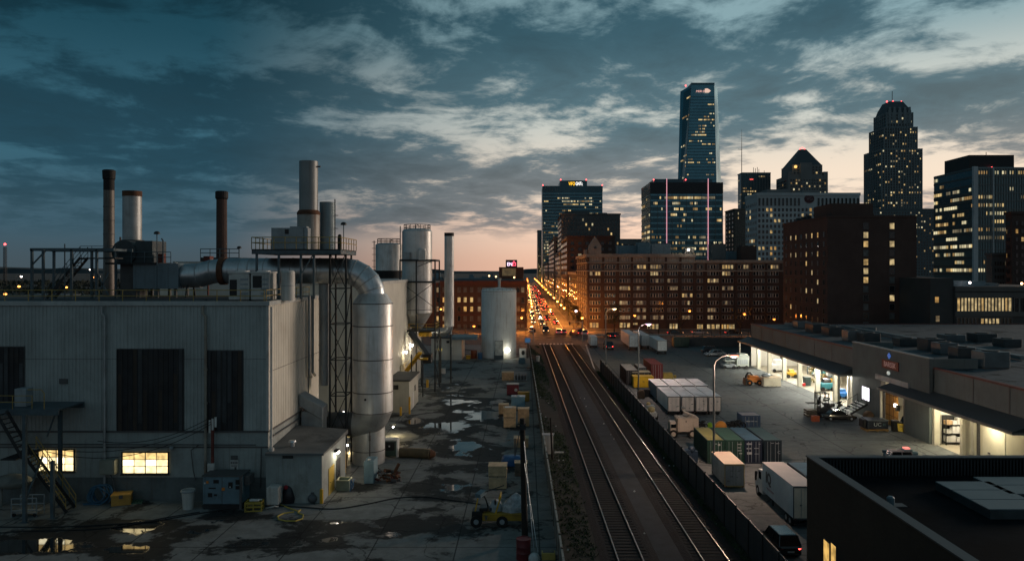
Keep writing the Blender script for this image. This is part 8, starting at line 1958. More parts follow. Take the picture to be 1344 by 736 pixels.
# corner gable
m_ = MB(); xa, xb, xc = gx(772.5,Y), gx(789,Y), gx(781,Y); zg = gz(334,Y); za = gz(323,Y); zp_ = gz(310.5,Y)
m_.add([(xa,Y-.5,zg),(xb,Y-.5,zg),(xb,Y-.5,za),(xc+1.0,Y-.5,gz(316,Y)),(xc,Y-.5,zp_),(xc-1.0,Y-.5,gz(316,Y)),(xa,Y-.5,za),(xa,Y+2.2,zg),(xb,Y+2.2,zg),(xb,Y+2.2,za),(xc+1.0,Y+2.2,gz(316,Y)),(xc,Y+2.2,zp_),(xc-1.0,Y+2.2,gz(316,Y)),(xa,Y+2.2,za)],
       [tuple(range(7)),tuple(range(13,6,-1))]+[(i,(i+1)%7,7+(i+1)%7,7+i) for i in range(7)]); m_.cyl((xc,Y-.56,gz(325,Y)),(xc,Y-.5,gz(325,Y)),.75,n=16); gb = m_.build('gable', stone_trim, t)
m_ = MB(); m_.cyl((xc,Y-.62,gz(325,Y)),(xc,Y-.57,gz(325,Y)),.5,n=14); m_.build('round_window', glass_dark, gb)
m_ = MB(); m_.prism([(gx(767,Y),Y+1),(gx(771,Y),Y+1),(gx(771,Y),Y+3),(gx(767,Y),Y+3)],zL,zL+1.6); m_.build('chimney', stone_trim, t)
m_ = MB(); m_.box(X0+.3,Xm-.3,Y+.3,308,zL+.01,zL+.06); m_.box(Xm,X1-.3,Y+.3,299,zR+.01,zR+.06); m_.build('roof', roof_tar, t)
# roof plant on it
for i, (pa, pb_, pt_, Yq, mm, lab) in enumerate(((811,836,322,275,blue_unit,'pale blue grey cooling plant on the brick building roof behind the gable'),(837,853,318,272,blue_unit,'taller pale cooling plant in the middle of the brick building roof'),(855,880,320,276,grey_unit,'grey plant block on the brick building roof under the glass block'),
        (934,953,320,262,stone_dk,'black lift housing on the brick building roof'),(972,993,323,262,dark_brick,'black stair housing at the right of the brick building roof'),(899,911,326,258,stone_trim,'lit pale chimney block on the brick building roof'),(955,968,330,270,blue_unit,'low pale unit between the two black roof housings'))):
    xa, xb = gx(pa,Yq), gx(pb_,Yq); zb_ = zL if pa < 912 else zR; zz = gz(pt_,Yq); q = root('roof_plant', lab, 'roof plant', ((xa+xb)/2,Yq,zb_))
    m_ = MB(); m_.box(xa,xb,Yq,Yq+5,zb_+.5,zz); m_.build('case', mm, q, False, .08)
    m_ = MB()
    for k in range(3): X = xa+(xb-xa)*(k+.5)/3; m_.cyl((X,Yq+2.5,zz),(X,Yq+2.5,zz+.3),(xb-xa)/8,n=12)
    m_.build('fan', steel_dark, q)
    m_ = MB(); m_.box(xa+.2,xb-.2,Yq+.2,Yq+4.8,zb_+.06,zb_+.5); m_.build('base', seam, q)
lamp('roof_floodlight', (gx(902,254),253.5,zL+2.5), (1,.9,.75), 120, .2)
m_ = MB(); X = gx(902,257); m_.sph((X,255,zL+1.6),.35); simple('roof_lamp', m_, white_tube, 'bright lamp at the front of the brick building roof', 'lamp')
# dark brick block on the right
Y = 190.0; X0, X1 = gx(1086,Y), gx(1203,Y); Yb_ = X0/((1028-CX)/F); zt = gz(285.5,Y)
t = root('dark_brick_block', 'plain dark brick block with lit rows on its narrow side behind the warehouse', 'building', (86,205,0))
MB().box(X0,X1,Y,Yb_,0,zt).build('wall', dark_brick, t)
m_ = MB(); m_.box(X0-.15,X1+.15,Y-.15,Yb_+.15,zt,zt+.5); m_.build('parapet', dark_brick, t)
m_ = MB(); m_.box(gx(1092,192),gx(1146,192),192,204,zt+.5,gz(267,192)); m_.box(gx(1120,196),gx(1168,196),205,212,zt+.5,gz(277,196)); m_.build('roof_house', dark_brick, t)
m_ = MB()
for k in range(5): m_.box(X0+1+k*2,X0+2.2+k*2,214+k*1.5,215+k*1.5,zt+.5,zt+1.5+(k%3)*.5)
m_.build('roof_vents', steel_dark, t)
lit_side = {(0,1),(0,2),(0,3),(0,4),(0,5),(0,6),(2,0),(2,1),(2,2),(2,4),(2,6),(3,4),(4,5),(4,6),(5,6),(6,4),(6,5),(7,6),(8,1),(4,2)}
rr = random.Random(9)
for j in range(11):
    for k in range(8):
        yy = Y+2.2+k*(Yb_-Y-4)/7.2; z = zt-4.7-j*2.42
        if z < 2: continue
        lit = (j,7-k) in lit_side; pm = [LIT[rr.choice((0,1,2,3))] if lit and rr.random() < .85 else rr.choice((glass_dark,glass_blind,glass_dark))]
        put_window(t, 'L', X0-.02, yy, z, .9, 1.25, 1, seam, pm, .08)
for j in range(12):
    for k, px in enumerate((1136.3,1170.6)):
        z = gz(300.5+j*11.8,Y); lit = (j,k) in ((0,1),(1,0),(2,0),(2,1),(5,0),(4,1),(6,0),(8,1),(4,0))
        put_window(t, 'F', gx(px,Y), Y-.02, z, 1.15, 1.45, 1, seam, [LIT[(j+k)%2] if lit else (glass_blind if (j+k)%2 else glass_dark)], .08)
# dark low modern office
Y = 175.0; xa, xb = gx(1253,Y), gx(1420,Y)
t = root('low_office', 'low dark modern office with a yellow lit ribbon window behind the warehouse roof', 'office', (115,185,0))
MB().box(xa,xb,Y,Y+30,0,gz(376,Y)).box(gx(1222.5,Y),xa-.01,Y+.5,Y+30,0,gz(365,Y)).build('wall', mat('charcoal_render', (.045,.05,.052), .8, 0, .2, .3), t)
m_ = MB()
for py in (378,386,411,436): m_.box(xa,xb,Y-.3,Y-.01,gz(py+4,Y),gz(py-2,Y))
m_.build('concrete_band', mat('grey_concrete_band', (.085,.09,.09), .8, 0, .2, .3), t)
for (pa, pb_, pt_, pbm, lit) in ((1256,1327,391,408,True),(1331,1344,391,409,False),(1256,1285,417,434,False),(1287,1311,418,434,True),(1313,1327,417,434,False)):
    n = max(2,int((pb_-pa)/4.4)); pm = [LIT[1] if (i*3)%7 else LIT[0] for i in range(n)] if lit else [glass_dark]*n
    put_window(t, 'F', (gx(pa,Y)+gx(pb_,Y))/2, Y-.02, gz(pbm,Y), gx(pb_,Y)-gx(pa,Y), gz(pt_,Y)-gz(pbm,Y), n, seam, pm, .2, 'ribbon_window')
for px, py in ((1231,393),(1232,418)): put_window(t, 'F', gx(px,Y), Y+.48, gz(py+4,Y), .9, 1.3, 1, seam, [LIT[2 if py < 400 else 3]], .1)
m_ = MB(); m_.box(gx(1258,176),gx(1300,176),178,185,gz(376,Y)+.01,gz(369,176)); m_.box(gx(1305,176),gx(1325,176),180,184,gz(376,Y)+.01,gz(372,176)); m_.build('roof_plant', blue_unit, t)
m_ = MB(); X = gx(1273,176); m_.sph((X,176,gz(371,176)),.25); m_.build('roof_lamp', emit('pink_white_lamp', (1,.8,.75), 14), t)
m_ = MB(); X = gx(1341,176); m_.sph((X,176,gz(372,176)),.25); m_.build('roof_lamp', emit('orange_roof_lamp', (1,.5,.2), 14), t)
t, X0, X1, zt = plain_tower('stone_corner_building', 'small grey building with orange lit corner between the dark brick block and the low office', 1200, 1224, 366, 262, 20, stone_md, 6, 5, .25, 60, 2, (.45,.5), None, glass_dark)
plain_tower('dark_block', 'plain unlit dark block behind the low modern office', 1302, 1331, 335, 240, 3, stone_dk, 8, 7, .08, 61, 6, (.4,.5), None, glass_dark)
plain_tower('dark_block', 'dark block with a few amber windows in front of the glass tower', 1328, 1400, 281, 230, 3, dark_brick, 12, 9, .08, 62, 6, (.4,.5), 4, glass_dark, mats=[LIT[2],LIT[0]])
# glass tower right
Y = 330.0; X0, X1 = gx(1280,Y), gx(1420,Y); Yb_ = X0/((1226-CX)/F); zt = gz(219.5,Y)
t = root('curtain_wall_tower', 'grey green curtain wall tower with dark penthouse at the right of the skyline', 'office tower', (230,350,0))
MB().box(X0,X1,Y,Yb_,0,zt).build('wall', mat('grey_green_curtain', (.17,.25,.265), .3, .5, .2, .05), t)
m_ = MB(); m_.box(X0-.9,X0+.9,Y-.5,Y+.8,0,zt+.3); m_.build('corner_pier', stone_lt, t)
m_ = MB(); m_.box(gx(1272,340),gx(1331,340),340,360,zt,gz(203.5,340)); m_.build('penthouse', mat('black_cladding', (.012,.013,.014), .6), t)
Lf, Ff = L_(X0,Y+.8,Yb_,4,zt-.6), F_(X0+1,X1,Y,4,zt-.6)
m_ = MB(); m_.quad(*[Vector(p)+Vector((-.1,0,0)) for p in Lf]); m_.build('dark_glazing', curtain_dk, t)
office(t, Lf, 17, 18, .7, 70, .3, (.85,.4)); office(t, Ff, 17, 44, .68, 71, .35, (.7,.4))
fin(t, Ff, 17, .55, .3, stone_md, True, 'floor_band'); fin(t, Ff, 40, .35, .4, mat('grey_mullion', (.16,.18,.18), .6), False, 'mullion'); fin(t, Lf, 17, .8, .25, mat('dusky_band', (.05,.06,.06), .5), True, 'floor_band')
m_ = MB(); m_.bar((gx(1303,Y),Y-.3,0),(gx(1303,Y),Y-.3,zt),.5,.6); m_.build('pier', stone_lt, t)
beacon(t, gx(1291,345), 339, zt+1, .4)
m_ = MB(); m_.cyl((gx(1289,345),342,gz(203.5,340)),(gx(1289,345),342,gz(199,340)),.15,n=5); m_.build('mast', steel_dark, t)
# big art deco tower
Y = 700.0; X0, X1 = gx(1157,Y), gx(1210,Y); Yb_ = X0/((1134.7-CX)/F)
deco_m = mat('deco_stone', (.20,.24,.25), .85, 0, .2, .03, 0, .25)  # aerial haze on the tower is put into this stone colour
t = root('deco_skyscraper', 'tall stepped stone skyscraper with dark mansard crown and red beacons', 'skyscraper', ((X0+X1)/2,Y+18,0))
zA, zB, zC, zD = gz(195,Y), gz(166,Y), gz(158,Y), gz(133.5,Y)
def inset(k): return (X0+k,X1-k,Y+k*.6,Yb_-k)
m_ = MB(); m_.box(X0,X1,Y,Yb_,0,zA); a = inset(3.4); m_.box(*a,zA,zB); b_ = inset(6.5); m_.box(*b_,zB,zC+8); m_.build('shaft', deco_m, t)
m_ = MB()
a = (b_[0]+.5,b_[1]-.5,b_[2]+.5,b_[3]-.5); z1_ = zC+7; zD = gz(133.5,Y+8); zm = z1_+.45*(zD-z1_)
def rc(i_): return [(a[0]+i_*.5,a[2]+i_*.4),(a[1]-i_,a[2]+i_*.4),(a[1]-i_,a[3]-i_),(a[0]+i_*.5,a[3]-i_)]
m_.prism(rc(0),z1_,zm,0,rc(2.2)); m_.prism(rc(2.2),zm,zD,0,rc(7)); m_.build('crown', mat('deco_crown', (.07,.095,.11), .6, .2, .2), t)
m_ = MB()
for u in (.12,.3,.5,.7,.88):
    X = b_[0]+(b_[1]-b_[0])*u; m_.box(X-1.4,X+1.4,b_[2]-.5,b_[2],zB+3,zC+10); m_.box(X-1.0,X+1.0,b_[2]-.4,b_[2],zC+10,zC+13)
m_.build('dormer', deco_m, t)
for (xa, xb, ya, yb_, z0_, z1_, r_, nF, nL) in ((X0,X1,Y,Yb_,30,zA-1,42,15,10),(X0+3.4,X1-3.4,Y+2,Yb_-3.4,zA+.5,zB-1,7,13,9),(b_[0],b_[1],b_[2],b_[3],zB+.5,zC+7,4,9,6)):
    office(t, F_(xa+.5,xb-.5,ya,z0_,z1_), r_, nF, .11, 80+r_, .2, (.5,.55), None, glass_dark, 'window_row', False, lambda j: .34 if j%4 == 1 else .14)
    office(t, L_(xa,ya+.5,yb_-.5,z0_,z1_), r_, nL, .11, 81+r_, .2, (.5,.55), None, glass_dark, 'window_row', True, lambda j: .6 if j%9 == 4 else .10)
    fin(t, F_(xa,xb,ya,z0_-2,z1_+1), nF//1, .7, .7, deco_m, False, 'pier'); fin(t, L_(xa,ya,yb_,z0_-2,z1_+1), nL, .7, .7, deco_m, False, 'pier')
for px, dz_ in ((1164,.8),(1172,1.2),(1183,.8)): beacon(t, gx(px,712), 712, zD+dz_, .7)
m_ = MB(); m_.cyl((gx(1171,715),715,zD),(gx(1171,715),715,gz(120,715)),.3,n=5); m_.build('mast', steel_dark, t)
plain_tower('stone_podium', 'wide dark building at the foot of the stepped skyscraper', 1146, 1227, 275, 640, 5, mat('dusk_stone', (.12,.15,.16), .85, 0, .2, .05), 24, 22, .16, 90, 10, (.45,.5), 6, glass_dark)
# pale stone office with oval emblem
Y = 420.0; X0, X1 = gx(994,Y), gx(1128.5,Y); Yb_ = X0/((978.5-CX)/F); zt = gz(254,Y)
t = root('pale_office', 'pale stone office building with tall dark top windows and a dark red oval emblem', 'office', ((X0+X1)/2,Y+12,0))
MB().box(X0,X1,Y,Yb_,0,zt).build('wall', stone_lt, t)
m_ = MB(); m_.box(X0-.3,X1+.3,Y-.4,Yb_+.3,zt-1.2,zt+.4); m_.build('cornice', stone_lt, t)
n = 26
wd = (X1-X0)/n
for i in range(n):
    xc = X0+wd*(i+.5)
    if not (gx(1050,Y) < xc < gx(1072,Y)): put_window(t, 'F', xc, Y-.03, gz(270,Y), wd*.52, 4.2, 1, stone_lt, [glass_dark], .3, 'tall_window')
rr = random.Random(4); st = MB(); cnt = 0
for j in range(13):
    for i in range(n):
        xc = X0+wd*(i+.5); z = gz(277.5+j*7.2,Y); lit = rr.random() < (.16 if j < 8 else .3); k = rr.randrange(4)
        if lit and cnt < 70: put_window(t, 'F', xc, Y-.03, z, wd*.56, 1.75, 1, stone_lt, [LIT[k]], .2); cnt += 1
        else: st.box(xc-wd*.28,xc+wd*.28,Y-.05,Y-.02,z,z+1.75)
o = st.build('windows', glass_dark, t); o['kind'] = 'stuff'
office(t, L_(X0,Y+.5,Yb_-.5,4,zt-4), 16, 6, .12, 95, .15, (.5,.5), None, glass_dark, 'window_row', False, lambda j: .12)
m_ = MB(); m_.cyl((gx(1062,Y),Y-.3,gz(261,Y)),(gx(1062,Y),Y-.05,gz(261,Y)),2.4,n=24)
m_.v = [((x-gx(1062,Y))*1.15+gx(1062,Y),y,z) for x,y,z in m_.v]; eb = m_.build('emblem', mat('emblem_red', (.07,.015,.02), .5), t)
text_part('lettering', 'VG', 2.6, mat('emblem_letter', (.18,.15,.16), .5), eb, (gx(1062.5,Y),Y-.32,gz(261,Y)), ROT_F, .02)
m_ = MB(); m_.box(gx(1005,430),gx(1035,430),428,440,zt+.4,gz(249,430)); m_.box(gx(1052,430),gx(1075,430),428,440,zt+.4,gz(250,430)); m_.build('roof_house', stone_md, t)
# pyramid roof tower
Y = 650.0; X0, X1 = gx(1035,Y), gx(1086,Y)
t = root('pyramid_tower', 'stepped stone tower with dark pyramid roof and red beacons', 'tower', ((X0+X1)/2,Y+15,0))
zA, zB, zC = gz(230,Y), gz(216,Y), gz(196.5,Y+14); xa, xb = gx(1040,Y), gx(1080,Y)
py_m = mat('warm_grey_stone', (.20,.205,.20), .85, 0, .2, .04, 0, .2)
m_ = MB(); m_.box(X0,X1,Y,Y+32,0,zA); m_.box(xa,xb,Y+1,Y+28,zA,zB); m_.box(gx(1034.5,Y),gx(1039,Y),Y-.3,Y+3,0,zA+3); m_.box(gx(1081,Y),gx(1086.5,Y),Y-.3,Y+3,0,zA+3); m_.box(gx(1058,Y)-5,gx(1058,Y)+5,Y-.6,Y+1,0,zB+1.5); m_.build('shaft', py_m, t)
m_ = MB(); xm = (xa+xb)/2+.6; m_.prism([(xa+.5,Y+1.5),(xb-.5,Y+1.5),(xb-.5,Y+27),(xa+.5,Y+27)],zB,zC,0,[(xm-2.6,Y+12),(xm+2.6,Y+12),(xm+2.6,Y+17),(xm-2.6,Y+17)]); m_.build('pyramid_roof', mat('slate_pyramid', (.06,.08,.09), .6, 0, .2), t)
office(t, F_(X0+1,X1-1,Y,40,zA-3), 22, 14, .14, 101, .65, (.5,.55), None, glass_dark, 'window_row', False, lambda j: .26 if j > 14 else .08); office(t, F_(xa+1,xb-1,Y+1,zA+1,zB-1), 3, 9, .2, 102, .3, (.5,.6), None, glass_dark, 'window_row', False, lambda j: .22)
office(t, L_(X0,Y+1,Y+31,40,zA-3), 22, 8, .08, 103, .2, (.5,.55), None, glass_dark, 'window_row', False, lambda j: .06)
m_ = MB(); m_.sph((gx(1044,Y),Y-.5,gz(219,Y)),1.3); m_.build('amber_lamp', emit('amber_niche', (1,.55,.15), 1.6), t)
for dx_, dz_ in ((-2,.6),(0,1.6),(2,.6)): beacon(t, xm+dx_, Y+14, zC+dz_, .6)
# slim tower with mast
t, X0, X1, zt = plain_tower('slim_tower', 'slim dark tower with roof aerials and a tall thin mast beside it', 974, 1011, 227.6, 700, 14, curtain_dk, 32, 12, .2, 110, 20, (.7,.45), 5, None, 'tower', None, FAR, True)
fin(t, F_(X0,X1,700,10,zt), 18, .4, .5, stone_md)
m_ = MB(); X = gx(973.5,699); m_.cyl((X,699,gz(300,699)),(X,699,gz(200,699)),.45,.3,n=6); m_.cyl((X,699,gz(200,699)),(X,699,gz(170,699)),.28,.1,n=6); m_.bar((X-3.5,699,gz(196,699)),(X+.5,699,gz(196.5,699)),.3); m_.build('mast', steel_dark, t)
m_ = MB()
for px, py in ((989,220),(991.5,221),(994,219.5),(996,222),(1003,224)): X = gx(px,702); m_.cyl((X,702,zt),(X,702,gz(py,702)),.25,n=5)
m_.build('aerial', steel_dark, t)
m_ = MB(); X = gx(986.5,699); m_.box(X-1.6,X+1.6,699.2,699.6,gz(236,699),gz(234.8,699)); m_.build('red_sign', emit('red_sign_glow', (1,.1,.08), 1.5), t)
plain_tower('old_stone_building', 'old brown stone building at the foot of the slim tower', 964, 985, 275, 640, 30, mat('brown_stone', (.15,.13,.11), .85, 0, .2, .05), 16, 7, .06, 111, 10, (.4,.5), 3, glass_dark)
plain_tower('flat_block', 'low grey block seen between the stone office and the glass block', 814, 842, 315, 520, 30, stone_md, 6, 8, .1, 112, 10, (.45,.5), None, glass_dark)
# left brick building with lit roof sign
Y = 262.0; X0, X1 = gx(540,Y), gx(691.5,Y); zt = gz(370,Y)
t = root('sign_brick_building', 'dark brick building with a lit sign block on its roof beyond the white tank', 'building', ((X0+X1)/2,Y+20,0))
MB().box(X0,X1,Y,Y+45,0,zt).build('wall', dark_brick, t)
m_ = MB(); m_.box(X0-.2,X1+.2,Y-.3,Y-.01,zt-1.0,zt+.4); m_.box(X0,X1,Y-.2,Y-.012,4.4,4.7); m_.build('cornice', mat('dark_red_cornice', (.09,.035,.025), .8, 0, .3), t)
rr = random.Random(14)
for j, py in enumerate((380.5,393.5,405.5,418,429)):
    for px in (575,583,602.5,610.5,619,629,636,644,652,660,668,680,686):
        lit = rr.random() < .3; pm = [rr.choice((LIT[2],LIT[0],LIT[3])) if lit else rr.choice((glass_dark,glass_blind,glass_blind))]
        put_window(t, 'F', gx(px,Y), Y-.02, gz(py+3,Y), 1.0, 1.65, 1, seam, pm, .1)
m_ = MB(); xa, xb = gx(655,Y+6), gx(687,Y+6); m_.box(xa,xb,Y+5,Y+20,zt,gz(350.5,Y+5)); m_.build('roof_block', dark_brick, t)
m_ = MB(); m_.box(gx(659,Y+4.9),gx(677,Y+4.9)-.0,Y+4.8,Y+4.99,gz(362,Y),gz(352,Y)); m_.build('lit_panel', emit('dim_amber_panel', (.8,.55,.25), .12, .5, 1.0), t)
m_ = MB()
for i, (pa, pb_, hh) in enumerate(((560,580,1.6),(583,596,2.2),(600,628,1.2),(632,652,2.0),(570,576,3.0),(615,620,2.6),(640,646,3.2))): m_.box(gx(pa,Y+8),gx(pb_,Y+8),Y+8+i*.7,Y+12+i*.7,zt,zt+hh)
m_.build('roof_units', blue_unit, t)
m_ = MB(); m_.box(X0+1,X1-1,Y+1,Y+1.2,zt+.4,zt+1.0); m_.build('parapet', steel_blue, t)
for px, py in ((642,362),(651,363),(675,364)):
    m_ = MB(); m_.sph((gx(px,Y+3),Y+3,gz(py,Y+3)),.3); m_.build('roof_lamp', emit('amber_roof_lamp', (1,.6,.25), 5), t)
sgn = root('roof_sign', 'illuminated white and red sign on the roof block of the dark brick building', 'sign', (gx(671,Y+4),Y+4,gz(351,Y+4)))
m_ = MB(); m_.box(gx(663.8,Y+4),gx(678.8,Y+4),Y+3.6,Y+4.6,gz(352,Y+4),gz(341,Y+4)); m_.build('box', mat('sign_box_black', (.012,.008,.016), .5), sgn)
text_part('lettering', 'EN', 1.75, emit('sign_white_pink', (1,.75,1), 2.4), sgn, (gx(669,Y+3.5),Y+3.5,gz(346.8,Y)), ROT_F, .03, .85)
text_part('lettering', 'E3', 1.75, emit('sign_red_bright', (1,.08,.14), 3.2), sgn, (gx(674.8,Y+3.5),Y+3.5,gz(346.8,Y)), ROT_F, .03, .85)
m_ = MB(); m_.sph((gx(674.5,Y+3.5),Y+3.5,gz(343.3,Y)),.22); m_.build('dot', emit('sign_red_bright', (1,0,0), 1), sgn)
# ------------------------------------------------------------------ distant left: low sheds, treeline, mast, ridge
m_ = MB(); n = 120; pts = []
for i in range(n+1):
    x = -5200+10400*i/n; h_ = 22+10*math.sin(i*.31)+7*math.sin(i*.83+1)+5*math.sin(i*1.9)
    if -300 < x < 400: h_ *= .9
    pts.append((x,h_))
m_.add([(x,4200,-2) for x,_ in pts]+[(x,4250,h_) for x,h_ in pts]+[(x,5200,h_*.6) for x,h_ in pts],[(i,i+1,n+2+i,n+1+i) for i in range(n)]+[(n+1+i,n+2+i,2*n+3+i,2*n+2+i) for i in range(n)])
struct('hills', m_, mat('hazy_ridge', (.035,.05,.058), 1, 0, .2, .004))
m_ = MB(); rr = random.Random(21)
for i in range(9000):
    x = rr.uniform(-900,-30); y = rr.uniform(430,900)+abs(x)*.25; b_ = 2+4*abs(math.sin(x*.02)+.6*math.sin(y*.031)); z = rr.uniform(.5,1)*b_; s_ = rr.uniform(.8,2.4); a = rr.uniform(0,PI)
    m_.add([(x-s_*math.cos(a),y-s_*math.sin(a),z-s_*.5),(x+s_*math.cos(a),y+s_*math.sin(a),z-s_*.5),(x+rr.uniform(-1,1),y+rr.uniform(-1,1),z+s_)],[(0,1,2)])
o = m_.build('treeline', mat('dusk_foliage', (.022,.03,.022), 1, 0, .4, .1)); tag(o, 'dark far off wood behind the factory roof', 'wood', None, 'stuff')
for i, (px, Y, w_, h_, lab) in enumerate(((14,330,34,7,'long flat pale shed at the far left'),(60,420,22,6,'low shed behind the gantry stair'),(105,360,18,7,'low flat shed seen through the gantry'),(235,500,40,9,'low far shed behind the exhaust duct'),(520,300,25,9,'low shed beyond the silos'),(450,420,40,10,'far low block behind the support tower'))):
    X = gx(px,Y); t = root('low_shed', lab, 'shed', (X,Y,0))
    MB().box(X-w_/2,X+w_/2,Y,Y+14,0,h_).build('wall', stone_md, t)
    m_ = MB(); m_.box(X-w_/2-.3,X+w_/2+.3,Y-.3,Y+14.3,h_,h_+.4); m_.build('roof', roof_grey, t)
    put_window(t, 'F', X+w_*.2, Y-.02, 2.0, 2.0, 1.2, 2, seam, [LIT[2],LIT[3]], .1)
t = root('radio_mast', 'far radio mast with a red lamp at the left edge of the skyline', 'mast', (gx(6.5,900),900,0))
m_ = MB(); X = gx(6.5,900); truss(m_, X-1.2, X+1.2, 899, 901.4, 0, gz(324,900), 14, .4, 0, .22); m_.build('lattice', steel_dark, t)
beacon(t, X, 900, gz(320.5,900), 1.3)
# ------------------------------------------------------------------ sodium street lamps
lens_s = sodium; SL = []
def sodium_lamp(label, X, Y, h, side, power=0, group=None, r=.34, lens=None, col=(1,.30,.045)):
    t = root('street_lamp', label, 'street lamp', (X,Y,0), 0, group)
    m_ = MB(); m_.cyl((X,Y,0),(X,Y,h+.3),.11,.07,n=8); m_.bar((X,Y,h+.3),(X+side*2.6,Y,h+.35),.1); m_.build('pole', steel_dark, t)
    m_ = MB(); m_.sph((X+side*2.7,Y,h+.3),.4,8,5,sq=(1.2,.8,.4)); m_.build('head', steel_dark, t)
    m_ = MB(); m_.sph((X+side*2.7,Y,h+.05),r,10,6,sq=(1,1,.75)); m_.build('lens', lens or lens_s, t)
    if power: lamp('sodium_glow', (X+side*2.8,Y,h-.5), col, power, .4, t)
    return t
lens_mid = emit('sodium_lens_mid', (1,.27,.04), 3)
for i in range(15):
    Y = 268+i*27+i*i*2.6+R.uniform(-5,5)
    p = 9000 if i < 7 else (22000 if i in (8,10,12,14) else 0)
    sodium_lamp('orange street lamp on the sunset side pavement of the avenue', 16.5, Y, 6.4, -1, p, 'sodium lamps along the avenue', .5 if Y < 500 else .85)
    if i > 5 and R.random() < .4: continue
    sodium_lamp('orange street lamp on the dark side pavement of the avenue', -.4, Y+13, 6.4, 1, p, 'sodium lamps along the dark side of the avenue', .5 if Y < 500 else .85)
for lab, px, py, Y, p in (('orange ball lamp before the middle of the brick building',905,408,232,1000),('orange ball lamp before the right half of the brick building',977,412,232,900),('orange lamp by the dark brick block',1117,410,243,500),
        ('warm lamp at the right end of the brick building',1016,419,234,400),('orange lamp in front of the sign roof building',578.5,405.5,246,2500),('orange lamp at the corner beside the white tank',684.5,417,244,5000),('orange lamp at the corner of the brick building and avenue',764,417,248,6000),
        ('orange lamp between the white tank and the stack',622,428,238,900),('low orange lamp behind the small grey corner building',1211,427,236,900),('orange lamp at the avenue crossing',833,414,233,700)):
    X = gx(px,Y)-2.7; sodium_lamp(lab, X, Y, gz(py,Y), 1, p, None, .42, lens_mid)
for lab, px, py, Y in (('small orange lamp far left beyond the roof rail',25,376,300),('bright orange lamp far left by the pale shed',28,363,420),('small orange lamp behind the gantry stair',87,377,330),('white lamp far behind the gantry',118,354,700),('orange lamp seen under the gantry deck',122,364,440),('pale lamp left of the thin chimney',130,363,480),('orange lamps behind the blower plinth',150,366,400),('orange lamp low at the left picture edge',7,386,280),('small orange lamp behind the exhaust duct',270,374,340)):
    X = gx(px,Y)-2.7; sodium_lamp(lab, X, Y, gz(py,Y), 1, 0, None, .55, sodium_far if 'white' not in lab and 'pale' not in lab else white_far)
for lab, px, py, Y in (('white lamp at the corner by the avenue',709,417,262),('pinkish white lamp on the corner pole of the brick building',756,409,262)):
    X = gx(px,Y); t = root('corner_lamp', lab, 'lamp', (X,Y,0)); m_ = MB(); m_.cyl((X,Y,0),(X,Y,gz(py,Y)),.1,n=6); m_.build('pole', steel_dark, t); m_ = MB(); m_.sph((X,Y,gz(py,Y)+.2),.3); m_.build('lens', emit('pinkish_white_lens', (1,.72,.85), 20), t)
# traffic signals
def signal(label, X, Y, side, col='red'):
    t = root('traffic_signal', label, 'traffic signal', (X,Y,0))
    m_ = MB(); m_.cyl((X,Y,0),(X,Y,5.6),.12,n=8); m_.cyl((X,Y,5.3),(X+side*4,Y,5.5),.08,n=6); m_.build('pole', galv_dull, t)
    for xx, zz in ((X+side*3.6,5.0),(X+side*.25,3.2)):
        m_ = MB(); m_.box(xx-.2,xx+.2,Y-.25,Y-.02,zz-.5,zz+.5); hd = m_.build('signal_head', black_plastic, t)
        m_ = MB(); m_.cyl((xx,Y-.3,zz+.32),(xx,Y-.25,zz+.32),.13,n=10); m_.build('lens', emit('signal_red', (1,.06,.04), 14), hd)
signal('traffic signal at the corner by the litter bin', gx(700.5,212), 212, 1); signal('traffic signal with bright pole at the brick building corner', gx(764.5,214), 214, -1)
# ------------------------------------------------------------------ traffic
p_on = [car('car with bright headlights coming down the orange lit avenue', c_, k, 'oncoming cars on the avenue', 'front', 4.4, 1.75, True) for c_, k in ((cp_navy,'suv'),(cp_silver,'sedan'))]
p_off = [car('car showing red tail lights driving away up the avenue', c_, k, 'cars driving away up the avenue', 'rear', 4.4, 1.75, True) for c_, k in ((cp_black,'sedan'),(cp_white,'suv'))]
used = set()
def traffic(protos, xs, y0, n, rz, seed, step):
    rr = random.Random(seed); y = y0
    for i in range(n):
        y += rr.uniform(*step)*(1+i*.035); k = rr.randrange(2); X = rr.choice(xs)+rr.uniform(-.3,.3); p = protos[k]
        s_ = 1.05
        if p.name not in used: used.add(p.name); p.location = (X,y,0); p.rotation_euler = (0,0,rz); p.scale = (s_,)*3
        else: dup(p, (X,y,0), rz, None, None, None, s_)
traffic(p_on, (2.6,5.7), 268, 46, PI, 3, (5,14)); traffic(p_off, (8.6,11.2), 268, 32, 0, 4, (8,20))
put(car('dark car with lit rear stopped at the avenue mouth', cp_navy, 'suv', None, 'front', 4.6, 1.9, False), gx(716.3,244), 244, PI, 1.15)
put(car('white car with red tail lights crossing the junction', cp_white, 'suv', None, 'rear', 4.4, 1.8), gx(733,238), 238, 0, 1.0)
put(car('second car with red tail lights beside the white one at the junction', cp_silver, 'sedan', None, 'rear', 4.4, 1.8), gx(739.5,239), 239, 0, 1.0)
put(car('dark red car with glowing lights turning at the junction corner', cp_red, 'suv', None, 'both', 4.6, 1.9), gx(756,234), 234, .5, 1.15)
put(car('pale car behind the dark red one at the junction corner', cp_white, 'suv', None, 'both', 4.6, 1.9), gx(767,232), 233, 0, 1.1)
put(car('dim car parked at the kerb left of the avenue mouth', cp_silver, 'suv', None, 'off', 4.6, 1.9), gx(697.5,244), 244, PI, 1.0)
